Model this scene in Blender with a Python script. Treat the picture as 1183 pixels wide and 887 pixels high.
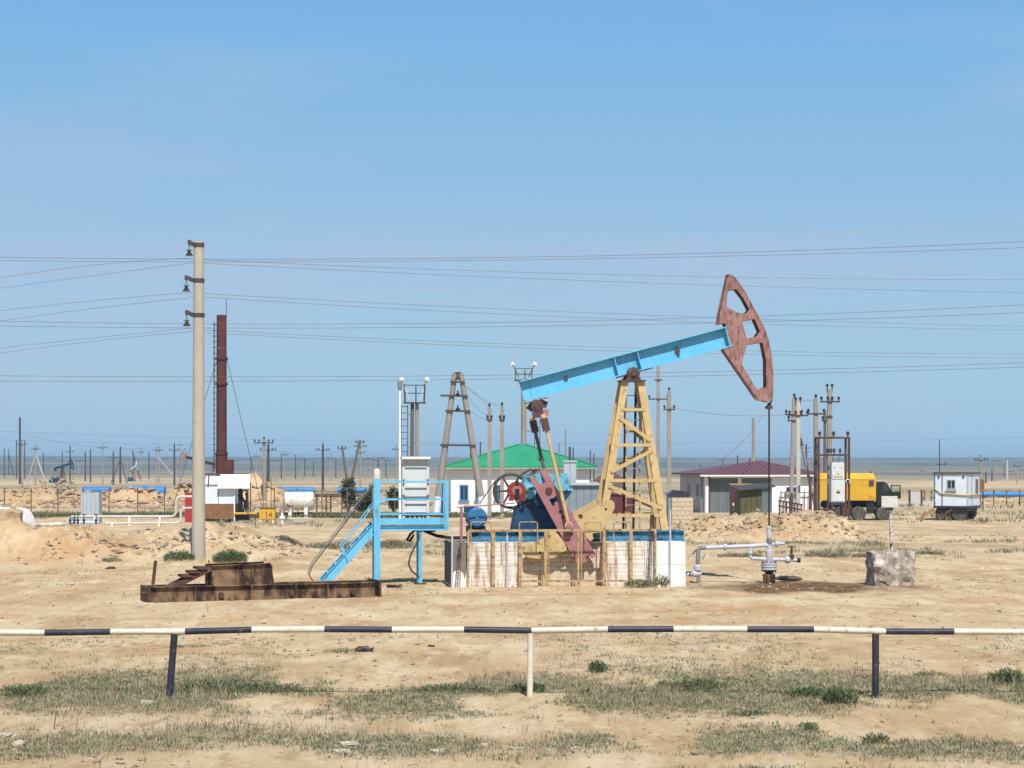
import bpy, math, random
import numpy as np
from mathutils import Vector, Matrix, Euler

for o in list(bpy.data.objects):
    bpy.data.objects.remove(o)
R = math.radians
random.seed(7)
rng = np.random.default_rng(11)
scene = bpy.context.scene
C = scene.collection

# ------------------------------------------------------------------ camera, sky, sun, exposure
FPX, CX, HY, HC = 2200.0, 591.5, 540.0, 2.76          # focal length and horizon in photo pixels, eye height
cam_d = bpy.data.cameras.new('camera')
cam = bpy.data.objects.new('camera', cam_d)
C.objects.link(cam)
cam.location = (0, 0, HC)
cam.rotation_euler = (R(90), 0, 0)
cam_d.sensor_width = 36.0
cam_d.lens = FPX / 1183.0 * 36.0
cam_d.shift_y = (HY - 443.5) / 1183.0
cam_d.clip_start = 0.1
cam_d.clip_end = 30000
scene.camera = cam

SUN_EL, SUN_AZ = 54.0, -11.0       # elevation; degrees left of straight behind the camera
world = bpy.data.worlds.new('World')
scene.world = world
world.use_nodes = True
wn, wl = world.node_tree.nodes, world.node_tree.links
wn.clear()
wout = wn.new('ShaderNodeOutputWorld')
wbg = wn.new('ShaderNodeBackground')
sky = wn.new('ShaderNodeTexSky')
sky.sky_type = 'NISHITA'
sky.sun_disc = False
sky.sun_elevation = R(SUN_EL)
sky.sun_rotation = R(180 + SUN_AZ)
sky.altitude = 0
sky.air_density = 1.0
sky.dust_density = 0.3
sky.ozone_density = 3.0
# the clear spring sky of the photograph pales sooner towards the horizon than the model: one even grade over the whole dome
wsc = wn.new('ShaderNodeVectorMath')
wsc.operation = 'SCALE'
wsc.inputs['Scale'].default_value = 0.1
wcv = wn.new('ShaderNodeRGBCurve')
hsv = wn.new('ShaderNodeVectorMath')
hsv.operation = 'SCALE'
hsv.inputs['Scale'].default_value = 10.0
for ch, pts in enumerate((((0, 0), (0.15, 0.118), (0.205, 0.185), (0.29, 0.27), (0.40, 0.36), (0.72, 0.40), (1, 0.44)),
                          ((0, 0), (0.328, 0.435), (0.383, 0.472), (0.463, 0.502), (0.574, 0.55), (0.73, 0.592), (1, 0.63)),
                          ((0, 0), (0.5, 0.70), (0.57, 0.785), (0.65, 0.755), (0.75, 0.765), (1, 0.83)))):
    cv = wcv.mapping.curves[ch]
    cv.points[0].location, cv.points[1].location = pts[0], pts[-1]
    for p_ in pts[1:-1]:
        cv.points.new(*p_)
    for p_ in cv.points:
        p_.handle_type = 'VECTOR'
wcv.mapping.update()
wl.new(sky.outputs[0], wsc.inputs[0])
wl.new(wsc.outputs[0], wcv.inputs['Color'])
wl.new(wcv.outputs[0], hsv.inputs[0])
# a thin veil of high cloud, all round the sky
wtc = wn.new('ShaderNodeTexCoord')
wmp = wn.new('ShaderNodeMapping')
wmp.inputs['Scale'].default_value = (1.6, 1.6, 9.0)
wnz = wn.new('ShaderNodeTexNoise')
wnz.inputs['Scale'].default_value = 1.7
wnz.inputs['Detail'].default_value = 7
wnz.inputs['Roughness'].default_value = 0.55
wrp = wn.new('ShaderNodeValToRGB')
wrp.color_ramp.elements[0].position = 0.46
wrp.color_ramp.elements[0].color = (0, 0, 0, 1)
wrp.color_ramp.elements[1].position = 0.72
wrp.color_ramp.elements[1].color = (0.5, 0.5, 0.5, 1)
wmx = wn.new('ShaderNodeMix')
wmx.data_type = 'RGBA'
wmx.inputs[7].default_value = (4.7, 5.5, 7.3, 1)
wl.new(wtc.outputs['Generated'], wmp.inputs[0])
wl.new(wmp.outputs[0], wnz.inputs['Vector'])
wl.new(wnz.outputs[0], wrp.inputs[0])
wl.new(wrp.outputs[0], wmx.inputs[0])
wl.new(hsv.outputs[0], wmx.inputs[6])
wl.new(wmx.outputs[2], wbg.inputs['Color'])
wbg.inputs['Strength'].default_value = 0.085
wl.new(wbg.outputs[0], wout.inputs['Surface'])

sun_d = bpy.data.lights.new('sun', 'SUN')
sun_d.energy = 5.0
sun_d.angle = R(0.5)
sun_d.color = (1.0, 0.95, 0.87)
sun = bpy.data.objects.new('sun', sun_d)
C.objects.link(sun)
sdir = Vector((-math.sin(R(SUN_AZ)) * math.cos(R(SUN_EL)), -math.cos(R(SUN_AZ)) * math.cos(R(SUN_EL)), math.sin(R(SUN_EL))))
sun.rotation_euler = sdir.to_track_quat('Z', 'Y').to_euler()
sun.location = (-20, -40, 60)

vs = scene.view_settings
vs.view_transform = 'Standard'
vs.look = 'None'
vs.exposure = 0.25
vs.gamma = 1.0
vs.use_curve_mapping = False
scene.render.engine = 'CYCLES'
scene.cycles.volume_bounces = 0
scene.cycles.max_bounces = 6

# ------------------------------------------------------------------ helpers: pixels to places
def P(px, py, Y):
    return Vector(((px - CX) / FPX * Y, Y, HC - (py - HY) / FPX * Y))

def XW(px, Y):
    return (px - CX) / FPX * Y

class Frame:
    """a thing's own axes: x along it, y away from the viewer, z up"""
    def __init__(s, px, Y, yaw, z0=0.0):
        s.X0, s.Y0, s.a, s.z0 = XW(px, Y), Y, R(yaw), z0
        s.c, s.s = math.cos(s.a), math.sin(s.a)
    def pix(s, px, py, yl=0.0):
        dx, dz = (px - CX) / FPX, -(py - HY) / FPX
        t = (yl - s.s * s.X0 + s.c * s.Y0) / (s.c - s.s * dx)
        X, Y, Z = dx * t, t, HC + dz * t
        return Vector((s.c * (X - s.X0) + s.s * (Y - s.Y0), yl, Z - s.z0))
    def world(s, v):
        return Vector((s.X0 + s.c * v[0] - s.s * v[1], s.Y0 + s.s * v[0] + s.c * v[1], s.z0 + v[2]))
    def root(s, *a, **k):
        return thing(*a, loc=(s.X0, s.Y0, s.z0), yaw=s.a, **k)

# ------------------------------------------------------------------ helpers: objects
def thing(name, label, cat, loc=(0, 0, 0), yaw=0.0, group=None):
    o = bpy.data.objects.new(name, None)
    o.empty_display_size = 0.2
    C.objects.link(o)
    o.location = loc
    o.rotation_euler = (0, 0, yaw)
    tag(o, label, cat, group)
    return o

def tag(o, label=None, cat=None, group=None, kind=None):
    if label: o['label'] = label
    if cat: o['category'] = cat
    if group: o['group'] = group
    if kind: o['kind'] = kind
    return o

def copy_tree(o, parent=None):
    c = o.copy()
    C.objects.link(c)
    c.parent = parent
    for ch in list(o.children):
        copy_tree(ch, c)
    return c

def V(p):
    return Vector(p)

def axes(d, up=(0, 0, 1)):
    d = V(d).normalized()
    up = V(up)
    if abs(d.dot(up)) > 0.98:
        up = Vector((0, 1, 0)) if abs(d.y) < 0.9 else Vector((1, 0, 0))
    s = d.cross(up).normalized()
    return d, s, s.cross(d).normalized()

class B:
    """collects shapes and links them as one mesh object"""
    def __init__(s):
        s.v, s.f = [], []
    def add(s, vs_, fs_):
        n = len(s.v)
        s.v += [tuple(v) for v in vs_]
        s.f += [tuple(i + n for i in f) for f in fs_]
        return s
    def box(s, x0, x1, y0, y1, z0, z1, M=None):
        vs_ = [V((x, y, z)) for z in (z0, z1) for y in (y0, y1) for x in (x0, x1)]
        if M is not None:
            vs_ = [M @ v for v in vs_]
        return s.add(vs_, [(0, 2, 3, 1), (4, 5, 7, 6), (0, 1, 5, 4), (2, 6, 7, 3), (0, 4, 6, 2), (1, 3, 7, 5)])
    def cbox(s, c, sx, sy, sz, rot=(0, 0, 0)):
        M = Matrix.Translation(V(c)) @ Euler(rot).to_matrix().to_4x4()
        return s.box(-sx / 2, sx / 2, -sy / 2, sy / 2, -sz / 2, sz / 2, M)
    def bar(s, p, q, w, h, up=(0, 0, 1)):
        p, q = V(p), V(q)
        d, a, u = axes(q - p, up)
        vs_ = [e + a * (i * w / 2) + u * (j * h / 2) for e in (p, q) for j in (-1, 1) for i in (-1, 1)]
        return s.add(vs_, [(0, 2, 3, 1), (4, 5, 7, 6), (0, 1, 5, 4), (2, 6, 7, 3), (0, 4, 6, 2), (1, 3, 7, 5)])
    def ibeam(s, p, q, w, h, t=0.02, tw=None, up=(0, 0, 1)):
        p, q = V(p), V(q)
        d, a, u = axes(q - p, up)
        tw = (tw or t) / 2
        pr = [(-w/2, -h/2), (w/2, -h/2), (w/2, -h/2+t), (tw, -h/2+t), (tw, h/2-t), (w/2, h/2-t), (w/2, h/2), (-w/2, h/2), (-w/2, h/2-t), (-tw, h/2-t), (-tw, -h/2+t), (-w/2, -h/2+t)]
        n = len(pr)
        vs_ = [e + a * x + u * y for e in (p, q) for x, y in pr]
        return s.add(vs_, [tuple(range(n))[::-1], tuple(range(n, 2*n))] + [(i, (i+1) % n, n+(i+1) % n, n+i) for i in range(n)])
    def angle(s, p, q, w, t=0.012, up=(0, 0, 1), sgn=1):
        p, q = V(p), V(q)
        d, a, u = axes(q - p, up)
        pr = [(0, 0), (w*sgn, 0), (w*sgn, t), (t*sgn, t), (t*sgn, w), (0, w)]
        n = 6
        vs_ = [e + a * x + u * y for e in (p, q) for x, y in pr]
        return s.add(vs_, [tuple(range(n))[::-1], tuple(range(n, 2*n))] + [(i, (i+1) % n, n+(i+1) % n, n+i) for i in range(n)])
    def tube(s, p, q, r, r2=None, n=10, cap=True):
        return s.path([p, q], [r, r if r2 is None else r2], n, cap)
    def path(s, pts, r, n=8, cap=True):
        pts = [V(p) for p in pts]
        rs = r if isinstance(r, (list, tuple)) else [r] * len(pts)
        vs_, fs_ = [], []
        a0 = None
        for i, p in enumerate(pts):
            d = pts[min(i+1, len(pts)-1)] - pts[max(i-1, 0)]
            d, a, u = axes(d)
            if a0 is not None:
                a = (a0 - d * a0.dot(d))
                a = a.normalized() if a.length > 1e-5 else axes(d)[1]
                u = a.cross(d)
            a0 = a
            for k in range(n):
                th = 2 * math.pi * k / n
                vs_.append(p + a * (rs[i] * math.cos(th)) + u * (rs[i] * math.sin(th)))
        for i in range(len(pts) - 1):
            for k in range(n):
                fs_.append((i*n+k, i*n+(k+1) % n, (i+1)*n+(k+1) % n, (i+1)*n+k))
        if cap:
            fs_ += [tuple(range(n))[::-1], tuple(range((len(pts)-1)*n, len(pts)*n))]
        return s.add(vs_, fs_)
    def lathe(s, prof, o=(0, 0, 0), ax=(0, 0, 1), n=16):
        o = V(o)
        d, a, u = axes(ax)
        vs_, fs_ = [], []
        for (t, r) in prof:
            for k in range(n):
                th = 2 * math.pi * k / n
                vs_.append(o + d * t + a * (r * math.cos(th)) + u * (r * math.sin(th)))
        m = len(prof)
        for i in range(m - 1):
            for k in range(n):
                fs_.append((i*n+k, i*n+(k+1) % n, (i+1)*n+(k+1) % n, (i+1)*n+k))
        if prof[0][1] > 1e-4: fs_.append(tuple(range(n))[::-1])
        if prof[-1][1] > 1e-4: fs_.append(tuple(range((m-1)*n, m*n)))
        return s.add(vs_, fs_)
    def ring(s, o, ax, Rr, r, n=28, m=6):
        o = V(o)
        d, a, u = axes(ax)
        vs_, fs_ = [], []
        for i in range(n):
            th = 2 * math.pi * i / n
            e = a * math.cos(th) + u * math.sin(th)
            for k in range(m):
                ph = 2 * math.pi * k / m
                vs_.append(o + e * (Rr + r * math.cos(ph)) + d * (r * math.sin(ph)))
        for i in range(n):
            for k in range(m):
                fs_.append((i*m+k, i*m+(k+1) % m, ((i+1) % n)*m+(k+1) % m, ((i+1) % n)*m+k))
        return s.add(vs_, fs_)
    def prism(s, outline, y0, y1):
        """outline of (x, z) pairs, pushed from y0 to y1"""
        n = len(outline)
        vs_ = [V((x, y, z)) for y in (y0, y1) for x, z in outline]
        return s.add(vs_, [tuple(range(n)), tuple(range(n, 2*n))[::-1]] + [((i+1) % n, i, n+i, n+(i+1) % n) for i in range(n)])
    def quad(s, *p):
        return s.add(p, [tuple(range(len(p)))])
    def build(s, name, m, parent=None, smooth=True, **k):
        me = bpy.data.meshes.new(name)
        me.from_pydata(s.v, [], s.f)
        me.validate()
        me.update()
        fixnormals(me)
        if smooth:
            me.shade_smooth()
            me.set_sharp_from_angle(angle=R(32))
        me.materials.append(m)
        o = bpy.data.objects.new(name, me)
        C.objects.link(o)
        o.parent = parent
        tag(o, **k)
        return o

import bmesh
def fixnormals(me):
    bm = bmesh.new()
    bm.from_mesh(me)
    bmesh.ops.recalc_face_normals(bm, faces=bm.faces)
    bm.to_mesh(me)
    bm.free()

def cutplate(name, outer, holes, y0, y1, m, parent):
    """plate in the x-z plane with holes, made from a filled 2D curve"""
    cu = bpy.data.curves.new(name, 'CURVE')
    cu.dimensions = '2D'
    cu.fill_mode = 'BOTH'
    cu.extrude = abs(y1 - y0) / 2
    for lp in [outer] + holes:
        sp = cu.splines.new('POLY')
        sp.points.add(len(lp) - 1)
        for pt, (x, z) in zip(sp.points, lp):
            pt.co = (x, z, 0, 1)
        sp.use_cyclic_u = True
    tmp = bpy.data.objects.new('tmp', cu)
    C.objects.link(tmp)
    dg = bpy.context.evaluated_depsgraph_get()
    me = bpy.data.meshes.new_from_object(tmp.evaluated_get(dg))
    bpy.data.objects.remove(tmp)
    me.name = name
    for v in me.vertices:
        x, z, d = v.co
        v.co = (x, (y0 + y1) / 2 + d, z)
    fixnormals(me)
    me.materials.clear()
    me.materials.append(m)
    o = bpy.data.objects.new(name, me)
    C.objects.link(o)
    o.parent = parent
    return o

def text_mesh(body, size, m, parent, M, name='lettering'):
    cu = bpy.data.curves.new(name, 'FONT')
    cu.body = body
    cu.size = size
    cu.align_x = 'CENTER'
    cu.align_y = 'CENTER'
    cu.extrude = 0.002
    tmp = bpy.data.objects.new('tmp', cu)
    C.objects.link(tmp)
    dg = bpy.context.evaluated_depsgraph_get()
    me = bpy.data.meshes.new_from_object(tmp.evaluated_get(dg))
    bpy.data.objects.remove(tmp)
    me.transform(M @ Matrix.Rotation(R(90), 4, 'X'))
    me.materials.clear()
    me.materials.append(m)
    o = bpy.data.objects.new(name, me)
    C.objects.link(o)
    o.parent = parent
    return o

# ------------------------------------------------------------------ materials
def mat(name, c1, c2=None, scale=3.0, rough=0.75, metal=0.0, lo=0.35, hi=0.65, stretch=(1, 1, 1), bump=0.0, bscale=40.0,
        c3=None, s3=9.0, lo3=0.58, hi3=0.66, st3=(1, 1, 1), spec=0.3):
    m = bpy.data.materials.new(name)
    m.use_nodes = True
    nt = m.node_tree
    n, l = nt.nodes, nt.links
    b = n['Principled BSDF']
    b.inputs['Roughness'].default_value = rough
    b.inputs['Metallic'].default_value = metal
    b.inputs['Specular IOR Level'].default_value = spec
    b.inputs['Base Color'].default_value = (*c1, 1)
    tc = n.new('ShaderNodeTexCoord')
    def noise(sc, st, det=6):
        mp = n.new('ShaderNodeMapping')
        mp.inputs['Scale'].default_value = st
        l.new(tc.outputs['Object'], mp.inputs[0])
        z = n.new('ShaderNodeTexNoise')
        z.inputs['Scale'].default_value = sc
        z.inputs['Detail'].default_value = det
        z.inputs['Roughness'].default_value = 0.62
        l.new(mp.outputs[0], z.inputs['Vector'])
        return z
    def ramp(z, a, bb):
        r = n.new('ShaderNodeMapRange')
        r.inputs['From Min'].default_value = a
        r.inputs['From Max'].default_value = bb
        l.new(z.outputs[0], r.inputs[0])
        return r
    if c2 is not None:
        r = ramp(noise(scale, stretch), lo, hi)
        mx = n.new('ShaderNodeMix')
        mx.data_type = 'RGBA'
        mx.inputs[6].default_value = (*c1, 1)
        mx.inputs[7].default_value = (*c2, 1)
        l.new(r.outputs[0], mx.inputs[0])
        out = mx.outputs[2]
        if c3 is not None:
            r3 = ramp(noise(s3, st3), lo3, hi3)
            m3 = n.new('ShaderNodeMix')
            m3.data_type = 'RGBA'
            m3.inputs[7].default_value = (*c3, 1)
            l.new(r3.outputs[0], m3.inputs[0])
            l.new(out, m3.inputs[6])
            out = m3.outputs[2]
            rr = n.new('ShaderNodeMix')
            rr.inputs[2].default_value = rough
            rr.inputs[3].default_value = 0.9
            l.new(r3.outputs[0], rr.inputs[0])
            l.new(rr.outputs[0], b.inputs['Roughness'])
        l.new(out, b.inputs['Base Color'])
    if bump:
        z = noise(bscale, (1, 1, 1), 4)
        bp = n.new('ShaderNodeBump')
        bp.inputs['Strength'].default_value = bump
        bp.inputs['Distance'].default_value = 0.02
        l.new(z.outputs[0], bp.inputs['Height'])
        l.new(bp.outputs[0], b.inputs['Normal'])
    return m

RUST = (0.13, 0.055, 0.03)
M = {}
M['blue'] = mat('blue paint', (0.105, 0.40, 0.61), (0.15, 0.45, 0.65), 1.4, 0.5, c3=(0.13, 0.17, 0.18), s3=5, lo3=0.56, hi3=0.74, st3=(2.2, 2.2, 0.5), bump=0.05)
M['blue_mid'] = mat('blue frame paint', (0.028, 0.13, 0.22), (0.06, 0.26, 0.42), 2.0, 0.5, c3=(0.03, 0.03, 0.035), s3=4, lo3=0.50, hi3=0.62, bump=0.08)
M['blue_dark'] = mat('dark blue paint and shade', (0.007, 0.038, 0.09), (0.013, 0.065, 0.15), 4.0, 0.5, c3=(0.02, 0.02, 0.025), s3=6, lo3=0.58, hi3=0.68)  # shade on the gearbox case and pedestal is put into this blue
M['cyan'] = mat('light blue paint', (0.15, 0.42, 0.56), (0.10, 0.34, 0.48), 5.0, 0.5, c3=(0.04, 0.05, 0.06), s3=7, lo3=0.54, hi3=0.64)
M['yellow'] = mat('ochre paint', (0.53, 0.39, 0.185), (0.45, 0.32, 0.15), 3.0, 0.6, c3=(0.20, 0.12, 0.065), s3=8, lo3=0.57, hi3=0.72, bump=0.08)
M['yellow_rail'] = mat('worn ochre rail paint', (0.46, 0.325, 0.165), (0.34, 0.225, 0.11), 4.0, 0.65, c3=(0.15, 0.075, 0.04), s3=9, lo3=0.50, hi3=0.64)
M['pink'] = mat('faded maroon paint', (0.34, 0.155, 0.165), (0.28, 0.12, 0.13), 4.0, 0.6, c3=(0.14, 0.07, 0.06), s3=12, lo3=0.62, hi3=0.72, bump=0.08)
M['head'] = mat('rusted pink paint', (0.34, 0.185, 0.165), (0.25, 0.125, 0.105), 3.0, 0.75, c3=(0.125, 0.068, 0.052), s3=6, lo3=0.46, hi3=0.66, st3=(2.2, 2.2, 0.7), bump=0.15)
M['rust'] = mat('rusty steel', (0.11, 0.052, 0.03), (0.055, 0.027, 0.018), 5.0, 0.85, c3=(0.22, 0.13, 0.07), s3=4, lo3=0.6, hi3=0.72, bump=0.2)
M['rust_light'] = mat('rusty steel with flaking ochre', (0.25, 0.165, 0.09), (0.11, 0.058, 0.032), 3.5, 0.85, c3=(0.035, 0.02, 0.015), s3=3.5, lo3=0.46, hi3=0.58, st3=(1, 1, 0.5), bump=0.2)
M['rust_red'] = mat('red brown rusted stack', (0.10, 0.03, 0.022), (0.06, 0.02, 0.016), 3.0, 0.8, c3=(0.16, 0.06, 0.035), s3=5, lo3=0.6, hi3=0.75, stretch=(1, 1, 0.3), bump=0.1)
M['black'] = mat('black greasy steel', (0.012, 0.011, 0.012), (0.03, 0.026, 0.024), 6.0, 0.6)
M['dark'] = mat('dark steel', (0.045, 0.04, 0.042), (0.08, 0.065, 0.055), 6.0, 0.6)
M['rubber'] = mat('tyre rubber', (0.045, 0.042, 0.04), (0.12, 0.105, 0.085), 5.0, 0.9)
M['grease'] = mat('brown greasy casting', (0.11, 0.065, 0.05), (0.05, 0.03, 0.025), 8.0, 0.6)
M['red'] = mat('red drum paint', (0.24, 0.03, 0.024), (0.17, 0.025, 0.022), 6.0, 0.5, c3=(0.05, 0.02, 0.02), s3=12, lo3=0.6, hi3=0.7)
M['redtank'] = mat('red enamel', (0.42, 0.03, 0.03), (0.30, 0.03, 0.03), 3.0, 0.5)
M['white'] = mat('white paint', (0.78, 0.78, 0.76), (0.66, 0.65, 0.62), 3.0, 0.6, c3=(0.35, 0.27, 0.2), s3=9, lo3=0.66, hi3=0.78, bump=0.05)
M['silver'] = mat('aluminium paint', (0.50, 0.50, 0.55), (0.42, 0.42, 0.46), 6.0, 0.45, c3=(0.14, 0.12, 0.12), s3=16, lo3=0.62, hi3=0.72)
M['greypipe'] = mat('grey pipe lagging', (0.22, 0.22, 0.23), (0.16, 0.155, 0.16), 8.0, 0.7)
M['cabinet'] = mat('light grey enamel', (0.56, 0.585, 0.57), (0.50, 0.52, 0.51), 3.0, 0.5)
M['panelwhite'] = mat('pale blue white sheet', (0.64, 0.70, 0.76), (0.56, 0.61, 0.66), 1.2, 0.5, c3=(0.38, 0.30, 0.22), s3=2.5, lo3=0.62, hi3=0.8, st3=(1.5, 1.5, 0.4))
M['sheetwhite'] = mat('white roof sheet', (0.82, 0.80, 0.76), (0.74, 0.72, 0.68), 2.0, 0.5)
M['concrete'] = mat('pole concrete', (0.43, 0.385, 0.31), (0.37, 0.33, 0.265), 3.0, 0.9, stretch=(1, 1, 0.25), c3=(0.29, 0.26, 0.21), s3=4, lo3=0.6, hi3=0.8, bump=0.1)
M['concrete_grey'] = mat('grey weathered concrete', (0.31, 0.28, 0.235), (0.24, 0.21, 0.175), 3.0, 0.9, stretch=(1, 1, 0.25), bump=0.1)
M['wood'] = mat('grey weathered timber', (0.17, 0.125, 0.09), (0.11, 0.085, 0.07), 6.0, 0.9, stretch=(3, 3, 0.3))
M['plank'] = mat('sun bleached plank', (0.36, 0.23, 0.12), (0.26, 0.15, 0.08), 6.0, 0.9)
M['poledark'] = mat('tarred timber', (0.045, 0.04, 0.04), (0.08, 0.07, 0.065), 5.0, 0.85)
M['polelight'] = mat('pale concrete post', (0.48, 0.45, 0.41), (0.40, 0.375, 0.34), 2.0, 0.9)
M['green'] = mat('green profiled roof sheet', (0.025, 0.24, 0.115), (0.035, 0.29, 0.145), 0.6, 0.45, c3=(0.16, 0.25, 0.12), s3=1.6, lo3=0.7, hi3=0.8)
M['maroon'] = mat('maroon roof sheet', (0.12, 0.048, 0.058), (0.145, 0.06, 0.07), 0.7, 0.5, c3=(0.28, 0.14, 0.14), s3=2, lo3=0.7, hi3=0.8)
M['maroon_dark'] = mat('maroon trim', (0.10, 0.02, 0.03), (0.13, 0.03, 0.04), 2.0, 0.5)
M['plaster'] = mat('white limewash', (0.78, 0.77, 0.75), (0.70, 0.69, 0.67), 0.8, 0.9, c3=(0.5, 0.45, 0.38), s3=1.3, lo3=0.66, hi3=0.85, bump=0.05)
M['plaster_grey'] = mat('grey render', (0.48, 0.46, 0.44), (0.42, 0.40, 0.385), 0.9, 0.9, bump=0.05)
M['doorgrey'] = mat('grey green steel door', (0.135, 0.155, 0.165), (0.11, 0.13, 0.14), 1.2, 0.6)
M['shedgrey'] = mat('blue grey sheet metal', (0.21, 0.25, 0.28), (0.17, 0.205, 0.235), 1.0, 0.55)
M['olive'] = mat('olive drab sheet', (0.10, 0.095, 0.04), (0.075, 0.07, 0.03), 2.0, 0.65, c3=(0.14, 0.075, 0.035), s3=3, lo3=0.62, hi3=0.74)
M['truckgreen'] = mat('dark green cab paint', (0.013, 0.018, 0.014), (0.02, 0.026, 0.02), 2.0, 0.4)
M['truckyellow'] = mat('worn yellow body paint', (0.62, 0.36, 0.03), (0.54, 0.30, 0.025), 1.0, 0.5, c3=(0.33, 0.15, 0.03), s3=1.6, lo3=0.6, hi3=0.72)
M['boxyellow'] = mat('yellow gas box paint', (0.62, 0.36, 0.03), (0.5, 0.28, 0.03), 3.0, 0.5, c3=(0.2, 0.09, 0.02), s3=7, lo3=0.66, hi3=0.76)
M['glass'] = mat('dark window glass', (0.02, 0.025, 0.03), (0.04, 0.05, 0.06), 2.0, 0.12, spec=0.6)
M['navy'] = mat('blue black rail paint', (0.022, 0.022, 0.04), (0.04, 0.038, 0.055), 4.0, 0.5, c3=(0.17, 0.12, 0.09), s3=14, lo3=0.62, hi3=0.70)
M['cream'] = mat('cream rail paint', (0.66, 0.60, 0.49), (0.55, 0.49, 0.39), 3.0, 0.6, c3=(0.33, 0.23, 0.15), s3=11, lo3=0.60, hi3=0.70)
M['bluepipe'] = mat('bright blue pipe wrap', (0.03, 0.17, 0.42), (0.045, 0.21, 0.47), 0.5, 0.5)
M['wire'] = mat('aluminium conductor', (0.14, 0.11, 0.10), (0.11, 0.085, 0.08), 1.0, 0.6)
M['wire_sunlit_tone'] = mat('sunlit tone aluminium conductor', (0.46, 0.43, 0.40), (0.40, 0.37, 0.34), 1.0, 0.5)  # same aluminium as the dark wires, sunlight put into the paler colour
M['porcelain'] = mat('dark glazed insulator', (0.03, 0.022, 0.02), (0.05, 0.035, 0.03), 3.0, 0.25)
M['glassgreen'] = mat('green glass insulator', (0.10, 0.20, 0.17), (0.14, 0.26, 0.22), 5.0, 0.15)
M['limestone'] = mat('sawn shell stone', (0.56, 0.45, 0.32), (0.47, 0.37, 0.26), 6.0, 0.95, c3=(0.34, 0.26, 0.18), s3=10, lo3=0.6, hi3=0.75, bump=0.2)
M['stone'] = mat('pale field stone', (0.50, 0.43, 0.345), (0.38, 0.32, 0.25), 9.0, 0.95, bump=0.3)
M['brown_lag'] = mat('rust brown lagging', (0.24, 0.12, 0.055), (0.16, 0.075, 0.035), 3.0, 0.8, c3=(0.4, 0.3, 0.22), s3=5, lo3=0.62, hi3=0.74)
# the foundation: white limewash with rust streaks and bitumen patches
M['limewash'] = mat('flaking limewash over concrete', (0.76, 0.72, 0.66), (0.62, 0.55, 0.46), 5.0, 0.95, c3=(0.26, 0.13, 0.06), s3=5, lo3=0.47, hi3=0.68, st3=(1.8, 1.8, 0.22), bump=0.35, bscale=22)
M['limewash_clean'] = mat('white limewash on concrete', (0.80, 0.78, 0.76), (0.70, 0.66, 0.61), 6.0, 0.95, c3=(0.45, 0.38, 0.31), s3=6, lo3=0.66, hi3=0.8, bump=0.35, bscale=22)
M['limewash_tan'] = mat('dirty tan block', (0.64, 0.55, 0.43), (0.46, 0.36, 0.25), 6.0, 0.95, c3=(0.12, 0.07, 0.045), s3=8, lo3=0.60, hi3=0.70, bump=0.35, bscale=22)
M['bitumen'] = mat('grey bitumen coat', (0.19, 0.17, 0.17), (0.15, 0.135, 0.135), 6.0, 0.85, bump=0.2)
M['blockconc'] = mat('rough lichen concrete', (0.40, 0.345, 0.28), (0.17, 0.135, 0.105), 7.0, 0.95, c3=(0.56, 0.51, 0.45), s3=4, lo3=0.50, hi3=0.64, bump=1.0, bscale=14)
M['signwhite'] = mat('chipped white sign enamel', (0.62, 0.60, 0.55), (0.50, 0.46, 0.40), 14.0, 0.6, c3=(0.14, 0.09, 0.06), s3=12, lo3=0.60, hi3=0.66)
M['postmottle'] = mat('flaking white post paint', (0.58, 0.54, 0.5), (0.5, 0.46, 0.42), 9.0, 0.8, c3=(0.04, 0.03, 0.03), s3=9, lo3=0.50, hi3=0.54, st3=(1, 1, 1))
M['chainyellow'] = mat('yellow strap', (0.55, 0.42, 0.2), (0.5, 0.38, 0.18), 3.0, 0.7)
M['lampglass'] = mat('milky lamp cover', (0.78, 0.76, 0.70), (0.7, 0.68, 0.62), 3.0, 0.4)
M['pipecream'] = mat('dusty cream pipe paint', (0.60, 0.57, 0.52), (0.50, 0.46, 0.40), 1.5, 0.6)
M['tankwhite'] = mat('rust spotted tank white', (0.66, 0.64, 0.60), (0.54, 0.51, 0.46), 2.0, 0.6, c3=(0.30, 0.16, 0.08), s3=3.5, lo3=0.56, hi3=0.66)
M['fencegreen'] = mat('pale green rail paint', (0.30, 0.40, 0.34), (0.24, 0.32, 0.28), 2.0, 0.6)
M['warn'] = mat('yellow warning print', (0.65, 0.42, 0.05), (0.6, 0.38, 0.05), 3.0, 0.5)
M['ink'] = mat('black stencil paint', (0.06, 0.025, 0.01), (0.08, 0.03, 0.015), 3.0, 0.7)
def clear_glass():
    m = bpy.data.materials.new('clear glass')
    m.use_nodes = True
    b = m.node_tree.nodes['Principled BSDF']
    b.inputs['Base Color'].default_value = (0.8, 0.85, 0.85, 1)
    b.inputs['Transmission Weight'].default_value = 1.0
    b.inputs['Roughness'].default_value = 0.05
    b.inputs['IOR'].default_value = 1.1
    return m
M['clearglass'] = clear_glass()

# ------------------------------------------------------------------ the ground
def _hash(ix, iy, seed):
    h = (ix.astype(np.int64) * 374761393 + iy.astype(np.int64) * 668265263 + seed * 1442695041) & 0xFFFFFFFF
    h = ((h ^ (h >> 13)) * 1274126177) & 0xFFFFFFFF
    h = h ^ (h >> 16)
    return (h & 0xFFFFFF) / float(0xFFFFFF)

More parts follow.
